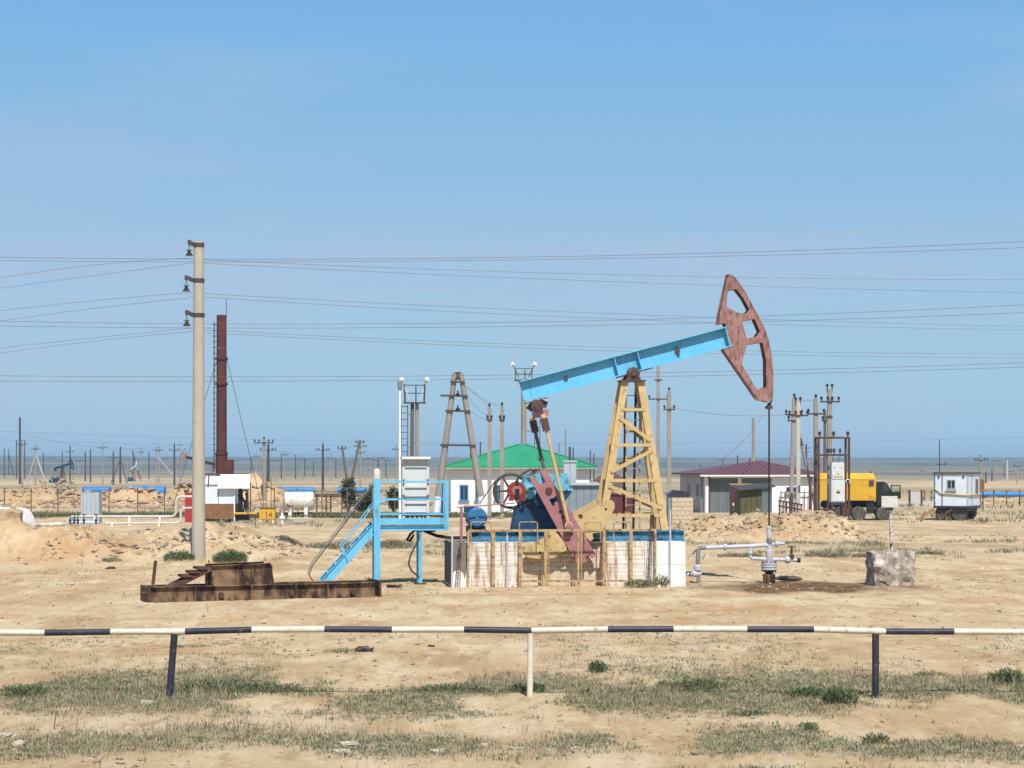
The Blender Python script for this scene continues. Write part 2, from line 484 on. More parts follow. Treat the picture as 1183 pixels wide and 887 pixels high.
def vnoise(x, y, seed=0):
    x, y = np.asarray(x, float), np.asarray(y, float)
    ix, iy = np.floor(x), np.floor(y)
    fx, fy = x - ix, y - iy
    fx, fy = fx * fx * (3 - 2 * fx), fy * fy * (3 - 2 * fy)
    a, b = _hash(ix, iy, seed), _hash(ix + 1, iy, seed)
    c, d = _hash(ix, iy + 1, seed), _hash(ix + 1, iy + 1, seed)
    return (a * (1 - fx) + b * fx) * (1 - fy) + (c * (1 - fx) + d * fx) * fy

def fbm(x, y, seed=0, octv=4):
    t, amp, tot = 0, 1.0, 0.0
    for i in range(octv):
        t = t + amp * vnoise(x * 2 ** i + 13.7 * i, y * 2 ** i - 7.1 * i, seed + i)
        tot += amp
        amp *= 0.5
    return t / tot

def sm(a, b, x):
    t = np.clip((x - a) / (b - a), 0, 1)
    return t * t * (3 - 2 * t)

def gauss(x, y, cx, cy, sx, sy):
    return np.exp(-((x - cx) / sx) ** 2 - ((y - cy) / sy) ** 2)

PILES = [(-15, 150, 6, 2.6, 1.15), (10, 157, 4.5, 2.4, 1.2), (72, 155, 3.2, 2.3, 1.5), (98, 150, 3.5, 2.4, 0.9), (137, 158, 2.2, 2.0, 1.3), (160, 150, 3.0, 2.0, 0.8), (190, 152, 3.2, 2.2, 1.35),
         (215, 155, 2.8, 2.2, 1.5), (285, 160, 3.5, 2.5, 1.1), (318, 160, 4.0, 2.5, 1.25), (360, 165, 3.0, 2.5, 0.7), (-60, 155, 6, 3, 1.4), (1165, 165, 8, 3, 0.5)]

def left_berm(x, y):
    along = 1 - sm(-9.6, -6.6, x)
    prof = sm(53.6, 58.8, y + 0.9 * (fbm(x * 0.35, 3.0 + 0 * y, 31) - 0.5)) * (1 - sm(62.5, 71, y))
    hgt = 0.46 + 0.8 * (fbm(x * 0.28, y * 0.28, 5) - 0.32)
    b = along * prof * hgt
    b = b + sm(53.6, 57.0, y) * (1 - sm(60, 66, y)) * 0.18 * gauss(x, y, -7.8, 58, 2.6, 30) * (1 - along * 0.7)
    b = b + 0.42 * gauss(x, y, -14.9, 57.0, 2.6, 1.9)
    return b

def right_berm(x, y):
    along = sm(5.4, 7.4, x) * (1 - 0.86 * sm(13.1, 14.8, x))
    prof = sm(71.8, 76.8, y) * (1 - sm(79.0, 87, y))
    hgt = 0.62 + 0.7 * (fbm(x * 0.33, y * 0.3, 17) - 0.35)
    return along * prof * hgt + prof * (0.30 * np.exp(-((x - 12.6) / 1.0) ** 2) + 0.18 * np.exp(-((x - 9.2) / 1.2) ** 2))

RUTS = ((28.6, 0.012), (30.4, 0.012), (32.2, 0.014), (35.0, 0.022), (36.9, 0.022), (39.6, 0.015), (49.2, 0.025), (50.8, 0.025))
def rut(x, y, yc):
    return y - yc - 0.12 * x - 1.4 * np.sin(x * 0.17 + yc) - 0.8 * (fbm(x * 0.8, yc + 0 * x, 12, 3) - 0.5)

def H(x, y):
    x, y = np.asarray(x, float), np.asarray(y, float)
    z = -0.3 * sm(62, 92, y)
    near = 1 - sm(48, 60, y)
    z = z + near * (0.10 * (fbm(x * 0.16, y * 0.22, 1) - 0.5) + 0.05 * (fbm(x * 1.1, y * 0.5, 2, 5) - 0.5))
    z = z + sm(48, 60, y) * (1 - sm(250, 500, y)) * (0.10 * (fbm(x * 0.35, y * 0.3, 3) - 0.5) + 0.03 * (fbm(x * 2.1, y * 1.6, 4, 3) - 0.5))
    # faint wheel ruts crossing between the barrier and the pump
    for yc, k in RUTS:
        yy = rut(x, y, yc)
        z = z - k * np.exp(-(yy / 0.26) ** 2) + 0.5 * k * np.exp(-((np.abs(yy) - 0.45) / 0.2) ** 2)
    L, Rb = left_berm(x, y), right_berm(x, y)
    rough = np.clip((L + Rb) * 1.6, 0, 1)
    z = z + L + Rb + rough * (0.55 * (fbm(x * 0.9, y * 0.6, 8, 4) - 0.5) + 0.40 * (fbm(x * 3.4, y * 1.9, 9, 3) - 0.5))
    for (px, Y, sx, sy, h) in PILES:
        z = z + 0.72 * h * gauss(x, y, XW(px, Y), Y, sx, sy) * np.clip(-0.5 + 3.0 * fbm(x * 0.5, y * 0.45, 21, 4), 0.05, 2)
    # rim of soil round the foundation
    z = z + 0.035 * gauss(x, y, 1.2, 43.6, 3.2, 0.45)
    # the plain beyond, and the long escarpment on the skyline
    z = z + sm(250, 700, y) * 0.8 * (fbm(x * 0.01, y * 0.006, 40, 3) - 0.5)
    z = z + sm(700, 3500, y) * (21.5 - 0.0011 * x + 5.0 * (fbm(x * 0.0009, y * 0.0011, 44, 4) - 0.5)) - 45 * sm(3650, 4800, y)
    return z

def hz(x, y):
    return float(H(np.array([x]), np.array([y]))[0])

def ground_at(px, Y):
    X = XW(px, Y)
    return Vector((X, Y, hz(X, Y)))

def graded(core0, core1, step, end0, end1, g):
    a = list(np.arange(core0, core1, step))
    s, v = step, a[-1]
    while v < end1:
        s *= g
        v += s
        a.append(v)
    s, v, pre = step, core0, []
    while v > end0:
        s *= g * 1.15
        v -= s
        pre.append(v)
    return np.array(pre[::-1] + a)

xs = graded(-19, 19, 0.125, -4500, 4500, 1.045)
ys = graded(14, 88, 0.13, -250, 4600, 1.011)
gx, gy = np.meshgrid(xs, ys)
gz = H(gx, gy)
nx, ny = len(xs), len(ys)
co = np.stack([gx, gy, gz], -1).reshape(-1, 3)
idx = np.arange(nx * ny).reshape(ny, nx)
quads = np.stack([idx[:-1, :-1], idx[:-1, 1:], idx[1:, 1:], idx[1:, :-1]], -1).reshape(-1, 4)
gme = bpy.data.meshes.new('ground')
gme.vertices.add(len(co))
gme.vertices.foreach_set('co', co.ravel())
gme.loops.add(quads.size)
gme.loops.foreach_set('vertex_index', quads.ravel().astype(np.int32))
gme.polygons.add(len(quads))
gme.polygons.foreach_set('loop_start', np.arange(0, quads.size, 4, dtype=np.int32))
gme.polygons.foreach_set('loop_total', np.full(len(quads), 4, dtype=np.int32))
gme.update()
gme.shade_smooth()
X_, Y_ = co[:, 0], co[:, 1]

def grassmask(x, y):
    """how thickly weeds grow at a place on the verge: bands along the barrier, broken into patches"""
    n = fbm(x * 0.75, y * 0.45, 60, 5)
    n2 = fbm(x * 0.22 + 5, y * 0.35, 63, 3)
    w = 1.6 * (fbm(x * 0.3, 2.0 + 0 * x, 66, 3) - 0.5)
    y = y + w
    b1 = sm(20.4, 22.0, y) * (1 - sm(24.0, 27.0, y)) * 1.0
    b2 = sm(17.6, 18.4, y) * (1 - sm(19.4, 20.4, y)) * 0.9 * sm(0.22, 0.50, n2 + 0.02 * np.abs(x))
    b3 = (1 - sm(16.6, 17.4, y)) * 0.85 * sm(-6, 3.0, x)
    b4 = sm(26.0, 26.4, y) * (1 - sm(29, 33, y)) * 0.12
    band = np.maximum.reduce([b1, b2, b3, b4])
    return np.clip(band * sm(0.40, 0.60, n + 0.08 * band), 0, 1)

orange = np.clip(0.6 * gauss(X_, Y_, -13.2, 56.0, 1.7, 2.2) + 0.45 * sm(140, 146, Y_) * (1 - sm(163, 170, Y_)) * (1 - sm(-16, -10, X_)), 0, 1)
veg = grassmask(X_, Y_) * 0.8
midscrub = sm(0.48, 0.62, fbm(X_ * 0.16, Y_ * 0.22, 70, 4))
veg = np.maximum(veg, sm(58, 70, Y_) * (1 - sm(140, 170, Y_)) * midscrub * 0.42)
far = sm(165, 230, Y_) * sm(0.36, 0.6, fbm(X_ * 0.03, Y_ * 0.02, 71, 4)) * 0.85
veg = np.maximum(veg, far)
bands = sm(0.30, 0.5, fbm(X_ * 0.0022, Y_ * 0.0045, 75, 5))
steppe = sm(330, 900, Y_ + 700 * (fbm(X_ * 0.012, Y_ * 0.006, 78, 5) - 0.5)) * (0.62 + 0.38 * bands)
wx, wy = XW(905, 45.6), 45.4
oil = np.clip(1.5 * gauss(X_, Y_, wx + 0.3, 44.0, 2.4, 2.1) - 0.16 + 1.1 * (fbm(X_ * 1.5, Y_ * 0.8, 80, 4) - 0.5) * np.clip(4 * gauss(X_, Y_, wx, 44.0, 2.8, 2.2), 0, 1), 0, 1)
track = sum(np.exp(-(rut(X_, Y_, yc) / 0.42) ** 2) for yc, k in RUTS) * sm(0.36, 0.6, fbm(X_ * 0.25, Y_ * 0.4, 85, 4))
track = np.clip(track, 0, 1)
for nm, arr in (('track', track), ('orange', orange), ('veg', veg), ('oil', oil), ('steppe', steppe)):
    at = gme.attributes.new(nm, 'FLOAT', 'POINT')
    at.data.foreach_set('value', arr.astype(np.float32))

def ground_material():
    m = bpy.data.materials.new('steppe soil')
    m.use_nodes = True
    n, l = m.node_tree.nodes, m.node_tree.links
    b = n['Principled BSDF']
    b.inputs['Roughness'].default_value = 0.95
    b.inputs['Specular IOR Level'].default_value = 0.1
    geo = n.new('ShaderNodeNewGeometry')
    def nz(scale, st=(1, 1, 1), det=6, rgh=0.6):
        mp = n.new('ShaderNodeMapping')
        mp.inputs['Scale'].default_value = st
        l.new(geo.outputs['Position'], mp.inputs[0])
        z = n.new('ShaderNodeTexNoise')
        z.inputs['Scale'].default_value = scale
        z.inputs['Detail'].default_value = det
        z.inputs['Roughness'].default_value = rgh
        l.new(mp.outputs[0], z.inputs['Vector'])
        return z.outputs[0]
    def mr(v, a, bb, c=0.0, d=1.0):
        r = n.new('ShaderNodeMapRange')
        for k, x in zip(('From Min', 'From Max', 'To Min', 'To Max'), (a, bb, c, d)):
            r.inputs[k].default_value = x
        l.new(v, r.inputs[0])
        return r.outputs[0]
    def mix(f, a, bb):
        x = n.new('ShaderNodeMix')
        x.data_type = 'RGBA'
        l.new(f, x.inputs[0])
        for s, i in ((a, 6), (bb, 7)):
            if isinstance(s, tuple): x.inputs[i].default_value = (*s, 1)
            else: l.new(s, x.inputs[i])
        return x.outputs[2]
    def mul(a, bb):
        x = n.new('ShaderNodeMath')
        x.operation = 'MULTIPLY'
        l.new(a, x.inputs[0])
        if isinstance(bb, float): x.inputs[1].default_value = bb
        else: l.new(bb, x.inputs[1])
        return x.outputs[0]
    def attr(nm):
        a = n.new('ShaderNodeAttribute')
        a.attribute_name = nm
        return a.outputs['Fac']
    col = mix(mr(nz(0.30, (0.8, 0.5, 1)), 0.40, 0.60), (0.50, 0.385, 0.25), (0.43, 0.31, 0.185))
    col = mix(mr(nz(0.9, (1, 0.35, 1), 8, 0.62), 0.45, 0.62), col, (0.56, 0.455, 0.32))
    col = mix(mr(nz(0.55, (1, 0.45, 1), 9, 0.68), 0.50, 0.64, 0, 0.85), col, (0.36, 0.235, 0.13))
    col = mix(mr(nz(3.2, (1, 0.3, 1), 8, 0.66), 0.54, 0.68, 0, 0.75), col, (0.31, 0.205, 0.12))
    col = mix(mr(nz(4.4, (1, 0.3, 1), 8, 0.66), 0.56, 0.70, 0, 0.7), col, (0.62, 0.53, 0.41))
    col = mix(mul(attr('orange'), mr(nz(2.2), 0.3, 0.6, 0.45, 1.0)), col, (0.47, 0.275, 0.145))
    col = mix(mul(attr('track'), mr(nz(1.6, (1, 0.4, 1), 8, 0.68), 0.38, 0.62, 0.1, 0.85)), col, (0.37, 0.235, 0.125))
    # scattered clods and grit
    col = mix(mr(nz(10.0, (1, 0.4, 1), 6, 0.7), 0.60, 0.67, 0, 0.65), col, (0.25, 0.165, 0.10))
    col = mix(mr(nz(15.0, (1, 0.4, 1), 5, 0.7), 0.62, 0.69, 0, 0.65), col, (0.66, 0.58, 0.47))
    vegc = mix(mr(nz(0.8, (1, 1, 1), 8), 0.4, 0.6), (0.19, 0.175, 0.125), (0.27, 0.235, 0.165))
    vegf = mul(attr('veg'), mr(nz(2.6, (1, 1, 1), 8, 0.7), 0.35, 0.62, 0.35, 1.0))
    col = mix(vegf, col, vegc)
    stc = mix(mr(nz(0.012, (1, 0.35, 1), 9, 0.66), 0.44, 0.62), (0.085, 0.095, 0.09), (0.18, 0.165, 0.135))
    col = mix(attr('steppe'), col, stc)
    oilc = mix(mr(nz(2.4, (1, 1, 1), 7), 0.4, 0.62), (0.085, 0.042, 0.022), (0.19, 0.105, 0.055))
    col = mix(mr(attr('oil'), 0.12, 0.75, 0, 0.95), col, oilc)
    vm = n.new('ShaderNodeVectorMath')
    vm.operation = 'MULTIPLY'
    vm.inputs[1].default_value = (1.0, 0.965, 0.885)
    l.new(col, vm.inputs[0])
    l.new(vm.outputs[0], b.inputs['Base Color'])
    bp = n.new('ShaderNodeBump')
    bp.inputs['Strength'].default_value = 0.75
    bp.inputs['Distance'].default_value = 0.07
    l.new(nz(5.0, (1, 0.6, 1), 10, 0.74), bp.inputs['Height'])
    l.new(bp.outputs[0], b.inputs['Normal'])
    return m
gme.materials.append(ground_material())
ground = bpy.data.objects.new('ground', gme)
C.objects.link(ground)
tag(ground, 'bare sandy steppe ground with weeds, ruts and spoil heaps', kind='structure')

# ------------------------------------------------------------------ plants
def leafmat(name):
    m = bpy.data.materials.new(name)
    m.use_nodes = True
    n, l = m.node_tree.nodes, m.node_tree.links
    b = n['Principled BSDF']
    b.inputs['Roughness'].default_value = 0.8
    b.inputs['Specular IOR Level'].default_value = 0.15
    a = n.new('ShaderNodeAttribute')
    a.attribute_name = 'leafcol'
    l.new(a.outputs['Color'], b.inputs['Base Color'])
    return m
M['leaf'] = leafmat('weed leaves')

def blades_mesh(name, base, hgt, lean, width, col):
    """one triangle-pair blade per row: base (n,3), heights, lean vectors (n,2), widths, colours (n,3)"""
    n = len(base)
    ang = rng.uniform(0, math.tau, n)
    sx, sy = np.cos(ang) * width / 2, np.sin(ang) * width / 2
    v = np.zeros((n, 4, 3))
    v[:, 0] = base
    v[:, 0, 0] -= sx * 0.6; v[:, 0, 1] -= sy * 0.6
    v[:, 2] = base
    v[:, 2, 0] += lean[:, 0]; v[:, 2, 1] += lean[:, 1]; v[:, 2, 2] += hgt
    mid = base + (v[:, 2] - base) * 0.5
    mid[:, 2] += hgt * 0.08
    v[:, 1] = mid; v[:, 1, 0] += sx; v[:, 1, 1] += sy
    v[:, 3] = mid; v[:, 3, 0] -= sx; v[:, 3, 1] -= sy
    me = bpy.data.meshes.new(name)
    me.vertices.add(n * 4)
    me.vertices.foreach_set('co', v.reshape(-1))
    me.loops.add(n * 4)
    me.loops.foreach_set('vertex_index', np.arange(n * 4, dtype=np.int32))
    me.polygons.add(n)
    me.polygons.foreach_set('loop_start', np.arange(0, n * 4, 4, dtype=np.int32))
    me.polygons.foreach_set('loop_total', np.full(n, 4, dtype=np.int32))
    me.update()
    ca = me.color_attributes.new('leafcol', 'FLOAT_COLOR', 'POINT')
    c4 = np.ones((n, 4, 4), np.float32)
    c4[:, :, :3] = col[:, None, :]
    ca.data.foreach_set('color', c4.reshape(-1))
    me.materials.append(M['leaf'])
    return me

PAL = np.array([(0.135, 0.15, 0.075), (0.17, 0.18, 0.10), (0.215, 0.205, 0.13), (0.26, 0.225, 0.155), (0.36, 0.29, 0.19), (0.09, 0.13, 0.055)])

def tufts(name, cx, cy, dens_b, h0, h1, pal_w, spread, width, label, cat, lean=0.5, kind='stuff'):
    n = len(cx)
    k = rng.integers(dens_b[0], dens_b[1] + 1, n)
    ti = np.repeat(np.arange(n), k)
    m = len(ti)
    ang, rad = rng.uniform(0, math.tau, m), spread * np.sqrt(rng.uniform(0, 1, m))
    bx, by = cx[ti] + np.cos(ang) * rad, cy[ti] + np.sin(ang) * rad
    bz = H(bx, by) - 0.006
    th = rng.uniform(h0, h1, n)[ti] * rng.uniform(0.5, 1.1, m)
    tc = rng.choice(len(PAL), n, p=np.array(pal_w) / sum(pal_w))[ti]
    col = PAL[tc] * rng.uniform(0.75, 1.25, (m, 1))
    ln = np.stack([np.cos(ang), np.sin(ang)], 1) * (th * lean * rng.uniform(0.2, 1.2, m))[:, None] + rng.normal(0, 0.2, (m, 2)) * th[:, None]
    me = blades_mesh(name, np.stack([bx, by, bz], 1), th, ln, width * rng.uniform(0.6, 1.4, m), col)
    o = bpy.data.objects.new(name, me)
    C.objects.link(o)
    tag(o, label, cat, kind=kind)
    return o

def scatter(n, x0, x1, y0, y1, mask):
    x, y = rng.uniform(x0, x1, n), rng.uniform(y0, y1, n)
    k = rng.uniform(0, 1, n) < mask(x, y)
    return x[k], y[k]

gxp, gyp = scatter(105000, -9.5, 9.5, 15.0, 33.0, grassmask)
tufts('verge_weeds', gxp, gyp, (4, 8), 0.018, 0.07, (4, 5, 5, 4, 2.6, 1.8), 0.06, 0.010, 'short grey green weeds in patches along the striped barrier', 'weeds')
dx_, dy_ = scatter(9000, -9.5, 9.5, 15.0, 27.0, lambda x, y: 0.75 * sm(0.50, 0.62, fbm(x * 0.5 + 9, y * 0.7, 90, 3)) * (grassmask(x, y) + 0.12))
tufts('dry_stalks', dx_, dy_, (5, 9), 0.09, 0.22, (0, 0, 1, 5, 4, 0), 0.06, 0.006, 'dry straw coloured stalks among the verge weeds', 'dry grass', lean=0.35)
sx_, sy_ = scatter(5200, -20, 22, 54, 73, lambda x, y: 0.9 * sm(0.54, 0.66, fbm(x * 0.4, y * 0.35, 95, 4)) * (0.30 + 0.7 * (np.abs(y - 66) < 5.5)))
tufts('steppe_scrub', sx_, sy_, (10, 18), 0.10, 0.24, (1, 3, 5, 5, 2, 0), 0.16, 0.02, 'low grey scrub on the flat between the spoil banks', 'scrub', lean=0.7)
fx_, fy_ = scatter(5000, -70, 70, 90, 240, lambda x, y: sm(0.50, 0.66, fbm(x * 0.10, y * 0.06, 97, 4)))
tufts('plain_scrub', fx_, fy_, (8, 14), 0.18, 0.45, (3, 4, 4, 3, 1, 1), 0.35, 0.05, 'scrub dotted over the plain behind the yard', 'scrub', lean=0.7)

wx_, wy_ = scatter(2600, -32, 2, 115.5, 119.5, lambda x, y: sm(0.40, 0.55, fbm(x * 0.25, y * 0.4, 99, 3)))
tufts('fence_weeds', wx_, wy_, (10, 16), 0.15, 0.4, (4, 3, 1, 0, 0, 6), 0.28, 0.05, 'dark green weeds growing along the foot of the wire fence', 'weeds', lean=0.6)

def shrub(name, px, Y, rx, h, pal, n, label, group=None, ry=None, width=0.016):
    g = ground_at(px, Y)
    root = thing(name, label, 'plant', g, 0, group)
    ang = rng.uniform(0, math.tau, n)
    rr = np.sqrt(rng.uniform(0, 1, n))
    ry = ry or rx * 0.8
    lump = 0.7 + 0.45 * vnoise(np.cos(ang) * 2.2 + px, np.sin(ang) * 2.2, 5)
    bx, by = np.cos(ang) * rr * rx * lump, np.sin(ang) * rr * ry * lump
    top = h * np.sqrt(np.clip(1 - (rr * 0.92) ** 2, 0.04, 1)) * (0.75 + 0.4 * vnoise(bx * 5 / rx + px, by * 5 / rx, 9))
    bz = H(bx + g.x, by + g.y) - g.z + top * rng.uniform(0, 0.85, n)
    th = h * rng.uniform(0.18, 0.4, n)
    pal = np.array(pal)
    col = pal[rng.integers(0, len(pal), n)] * rng.uniform(0.7, 1.3, (n, 1))
    ln = np.stack([bx / rx, by / ry], 1) * (th * 0.8)[:, None] + rng.normal(0, 0.35, (n, 2)) * th[:, None]
    me = blades_mesh('foliage', np.stack([bx, by, bz], 1), th, ln, width * rng.uniform(0.6, 1.5, n), col)
    o = bpy.data.objects.new('foliage', me)
    C.objects.link(o)
    o.parent = root
    st = B()
    for k in range(7):
        a = k * 0.9
        st.tube((0, 0, -0.02), (math.cos(a) * rx * 0.5, math.sin(a) * ry * 0.5, h * 0.6), 0.008, 0.003, 4)
    st.build('stem', M['wood'], root)
    return root
GREEN = [(0.075, 0.115, 0.045), (0.10, 0.14, 0.06), (0.13, 0.16, 0.08)]
OLIVE = [(0.135, 0.15, 0.075), (0.17, 0.175, 0.10), (0.11, 0.135, 0.06)]
GREY = [(0.19, 0.18, 0.13), (0.15, 0.15, 0.10), (0.24, 0.21, 0.15)]

# ------------------------------------------------------------------ the pumping unit
PYAW = 7.0
PJ = Frame(650, 45.0, PYAW)
FZ = 1.03                                   # top of the foundation
FT = Frame(650, 45.0, PYAW, FZ)             # same axes, standing on the foundation

fnd = PJ.root('concrete_foundation', 'whitewashed block foundation with rust streaks under the blue pumping unit', 'foundation')
def block(x0, x1, y0, y1, z0, z1, m, wob=0.012):
    b = B()
    b.box(x0 + 0.004, x1 - 0.004, y0, y1, z0, z1)
    b.v = [(x, y + (random.uniform(-wob, wob) if y < 0 else 0), z) for x, y, z in b.v]
    return b.build('block', m, fnd)
xl, xr = PJ.pix(523, 660, -1.05).x, PJ.pix(792, 660, -1.05).x
xa, xb = PJ.pix(604, 650, -1.05).x, PJ.pix(698, 650, -1.05).x
xg = PJ.pix(541, 650, -1.05).x
xw = PJ.pix(745, 650, -1.05).x
lay = [(-0.12, 0.50), (0.508, FZ)]
for zi, (z0, z1) in enumerate(lay):
    block(xl, xg, -1.05 - 0.01 * zi, 1.05, z0, z1, M['bitumen'] if zi else M['limewash_clean'])
    xm = (xg + xa) / 2 + (0.13 if zi else -0.11)
    block(xg, xm, -1.035 + 0.008 * zi, 1.05, z0, z1, M['limewash'])
    block(xm, xa, -1.045 + 0.006 * zi, 1.05, z0, z1, M['limewash'])
    n = 4
    for k in range(n):
        a, b_ = xa + (xb - xa) * k / n, xa + (xb - xa) * (k + 1) / n
        block(a, b_, -0.5 - 0.01 * (k % 2), 1.05, z0, z1, M['limewash_tan'])
    block(xb, xw, -1.04 + 0.006 * zi, 1.05, z0, z1, M['limewash'])
    block(xw, xr, -1.06 + 0.01 * zi, 1.05, z0, z1, M['limewash_clean'])
# bitumen running down over the lower left block, and a thin black sheet over the left end
bt = B()
ptsb = [(xl - 0.004, 0.51), (xg - 0.03, 0.51), (xg - 0.05, 0.36), (xg - 0.09, 0.2), (xg - 0.12, 0.35), (xg - 0.2, 0.44), (xl + 0.06, 0.42), (xl - 0.004, 0.36)]
bt.prism(ptsb, -1.069, -1.03)
bt.build('bitumen_coat', M['bitumen'], fnd)
bt = B()
bt.box(xl - 0.012, xl - 0.003, -1.0, 1.0, 0.05, FZ - 0.02)
bt.build('end_sheet', M['black'], fnd)

def make_pump(root, pix):
    def q(px, py, yl=0.0):
        return pix(px, py, yl)
    # base frame
    b0 = 0.0
    b1 = 0.245
    x0, x1 = q(543, 620, -0.42).x, q(790, 620, -0.42).x
    for s in (-1, 1):
        B().ibeam((x0, s * 0.42, (b0 + b1) / 2), (x1, s * 0.42, (b0 + b1) / 2), 0.16, b1, 0.02).build('base_beam', M['blue_mid'], root)
    for k in range(6):
        x = x0 + 0.06 + (x1 - x0 - 0.12) * k / 5
        B().bar((x, -0.338, 0.1), (x, 0.338, 0.1), 0.1, 0.16).build('cross_member', M['blue_mid'], root)
    # samson post
    zt = q(729, 441, 0).z
    xc = q(729.5, 441, 0).x
    tl, tr = xc - 0.19, xc + 0.19
    bl, br = q(695, 614, -0.5).x, q(769, 614, -0.5).x
    def leg(sx, sy, t):
        xb_, xt_ = (bl, tl) if sx < 0 else (br, tr)
        return Vector((xb_ + (xt_ - xb_) * t, sy * (0.46 + (0.2 - 0.46) * t), b1 + (zt - b1) * t))
    for sx in (-1, 1):
        for sy in (-1, 1):
            b = B()
            p, e = leg(sx, sy, 0), leg(sx, sy, 1)
            d = (e - p).normalized()
            b.bar(p, e, 0.17, 0.016, up=(0, 1, 0))
            b.bar(p + Vector((-sx * 0.077, -sy * 0.06, 0)), e + Vector((-sx * 0.077, -sy * 0.06, 0)), 0.016, 0.12, up=(0, 1, 0))
            b.build('tower_leg', M['yellow'], root)
    def tt(py):
        return (q(730, py, -0.35).z - b1) / (zt - b1)
    for py in (473, 514, 555, 595):
        t = tt(py)
        for sy in (-1, 1):
            o = Vector((0, -sy * -0.016, 0))
            B().bar(leg(-1, sy, t) + o, leg(1, sy, t) + o, 0.014, 0.075, up=(0, 0, 1)).build('tower_brace', M['yellow'], root)
        for sx in (-1, 1):
            B().bar(leg(sx, -1, t), leg(sx, 1, t), 0.05, 0.05).build('tower_brace', M['yellow'], root)
    for (ta, tb, s0) in ((482, 509, -1), (545, 520, -1), (561, 587, -1)):
        for sy in (-1, 1):
            p, e = leg(s0, sy, tt(ta)), leg(-s0, sy, tt(tb))
            o = Vector((0, sy * 0.034, 0))
            B().bar(p + o, e + o, 0.012, 0.085).build('diagonal_brace', M['yellow'], root)
    # top plate, saddle bearing
    B().box(tl - 0.1, tr + 0.1, -0.3, 0.3, zt, zt + 0.035).build('top_plate', M['dark'], root)
    sc = q(729.5, 432, 0)
    sb = B()
    for s in (-1, 1):
        sb.lathe([(-0.07, 0.13), (-0.06, 0.155), (0.06, 0.155), (0.07, 0.13)], (sc.x, s * 0.22, sc.z), (0, 1, 0), 18)
        sb.box(sc.x - 0.17, sc.x + 0.17, s * 0.22 - 0.06, s * 0.22 + 0.06, zt + 0.036, zt + 0.1)
    sb.tube((sc.x, -0.34, sc.z), (sc.x, 0.34, sc.z), 0.06)
    sb.build('saddle_bearing', M['grease'], root)
    # ladder inside the tower
    lx0, lx1, ly = q(723, 520, 0.12).x, q(739, 520, 0.12).x, 0.12
    for x in (lx0, lx1):
        B().bar((x, ly, b1), (x, ly, zt - 0.02), 0.03, 0.03).build('ladder_rail', M['yellow_rail'], root)
    for k in range(11):
        z = b1 + 0.3 + k * 0.29
        B().tube((lx0, ly, z), (lx1, ly, z), 0.011, n=6).build('ladder_rung', M['yellow_rail'], root)
    for x in (lx0 - 0.03, lx1 - 0.12):
        B().bar((x, 0.3, b1), (x + 0.05, 0.24, zt - 0.1), 0.05, 0.05).build('rear_ladder_post', M['black'], root)
    # walking beam
    r0, r1 = q(602.5, 452, 0), q(842, 388.5, 0)
    d = (r1 - r0).normalized()
    up = Vector((-d.z, 0, d.x))
    hb, fw = 0.49, 0.34
    wb = B().ibeam(r0, r1, fw, hb, 0.028, 0.022, up=up).build('walking_beam', M['blue'], root)
    for px in (711, 737.5):
        t = (q(px, 420).x - r0.x) / d.x
        c = r0 + d * t
        st = B()
        for s in (-1, 1):
            st.bar(c - up * (hb / 2 - 0.03) + Vector((0, s * 0.085, 0)), c + up * (hb / 2 - 0.03) + Vector((0, s * 0.085, 0)), 0.02, 0.14, up=(0, 1, 0))
        st.build('stiffener', M['blue'], wb)
    st = B()
    c = r1 - d * 0.06
    for s in (-1, 1):
        st.bar(c - up * (hb / 2 - 0.03) + Vector((0, s * 0.085, 0)), c + up * (hb / 2 - 0.03) + Vector((0, s * 0.085, 0)), 0.03, 0.15, up=(0, 1, 0))
    st.build('end_plate', M['cyan'], wb)
    c = r0 + d * ((sc.x - r0.x) / d.x)
    B().bar(c - d * 0.42 - up * (hb / 2 + 0.017), c + d * 0.42 - up * (hb / 2 + 0.017), 0.4, 0.03, up=up).build('saddle_plate', M['dark'], wb)
    for px, s in ((654, 0.05), (782, 0.065)):
        t = (q(px, 430).x - r0.x) / d.x
        c = r0 + d * t + up * (0.03 if px < 700 else -0.02)
        b = B().lathe([(-0.05, s * 0.5), (-0.045, s), (-0.012, s)], c, (0, 1, 0), 10)
        if px > 700:
            b.bar(c + up * 0.1 + Vector((0, -0.03, 0)), c - up * 0.12 + Vector((0, -0.03, 0)), 0.06, 0.03, up=(0, 1, 0))
        b.build('lifting_lug', M['grease'], wb)
    # horse head: two cut side plates, the curved face and the cross plates
    H0 = [(840, 317), (845, 319), (850, 324), (859, 337), (867.5, 353), (875, 366), (882, 381), (886.5, 395), (889.5, 411), (891, 428), (891.3, 445), (890.5, 462), (886, 464.5), (874, 462), (834, 404), (842.5, 401), (836, 374), (828, 374.5), (832, 352)]
    hh = [[(839.5, 336), (849, 334.5), (857, 345), (864, 358), (860, 362.5), (851, 362), (837.5, 355)],
          [(855, 371), (870, 369), (876, 383), (872, 389), (861, 391.5)],
          [(861, 399), (879, 396), (883, 415), (883.5, 447), (873, 451), (855, 421)]]
    def P2(l, yl):
        return [(q(a, b_, yl).x, q(a, b_, yl).z) for a, b_ in l]
    for s in (-1, 1):
        cutplate('head_plate', P2(H0, 0), [P2(h, 0) for h in hh], s * 0.145 - 0.012, s * 0.145 + 0.012, M['head'], root)
    arc = P2(H0[:13], 0)
    f = B()
    cx_ = sum(a for a, _ in arc) / len(arc)
    vs_, fs_ = [], []
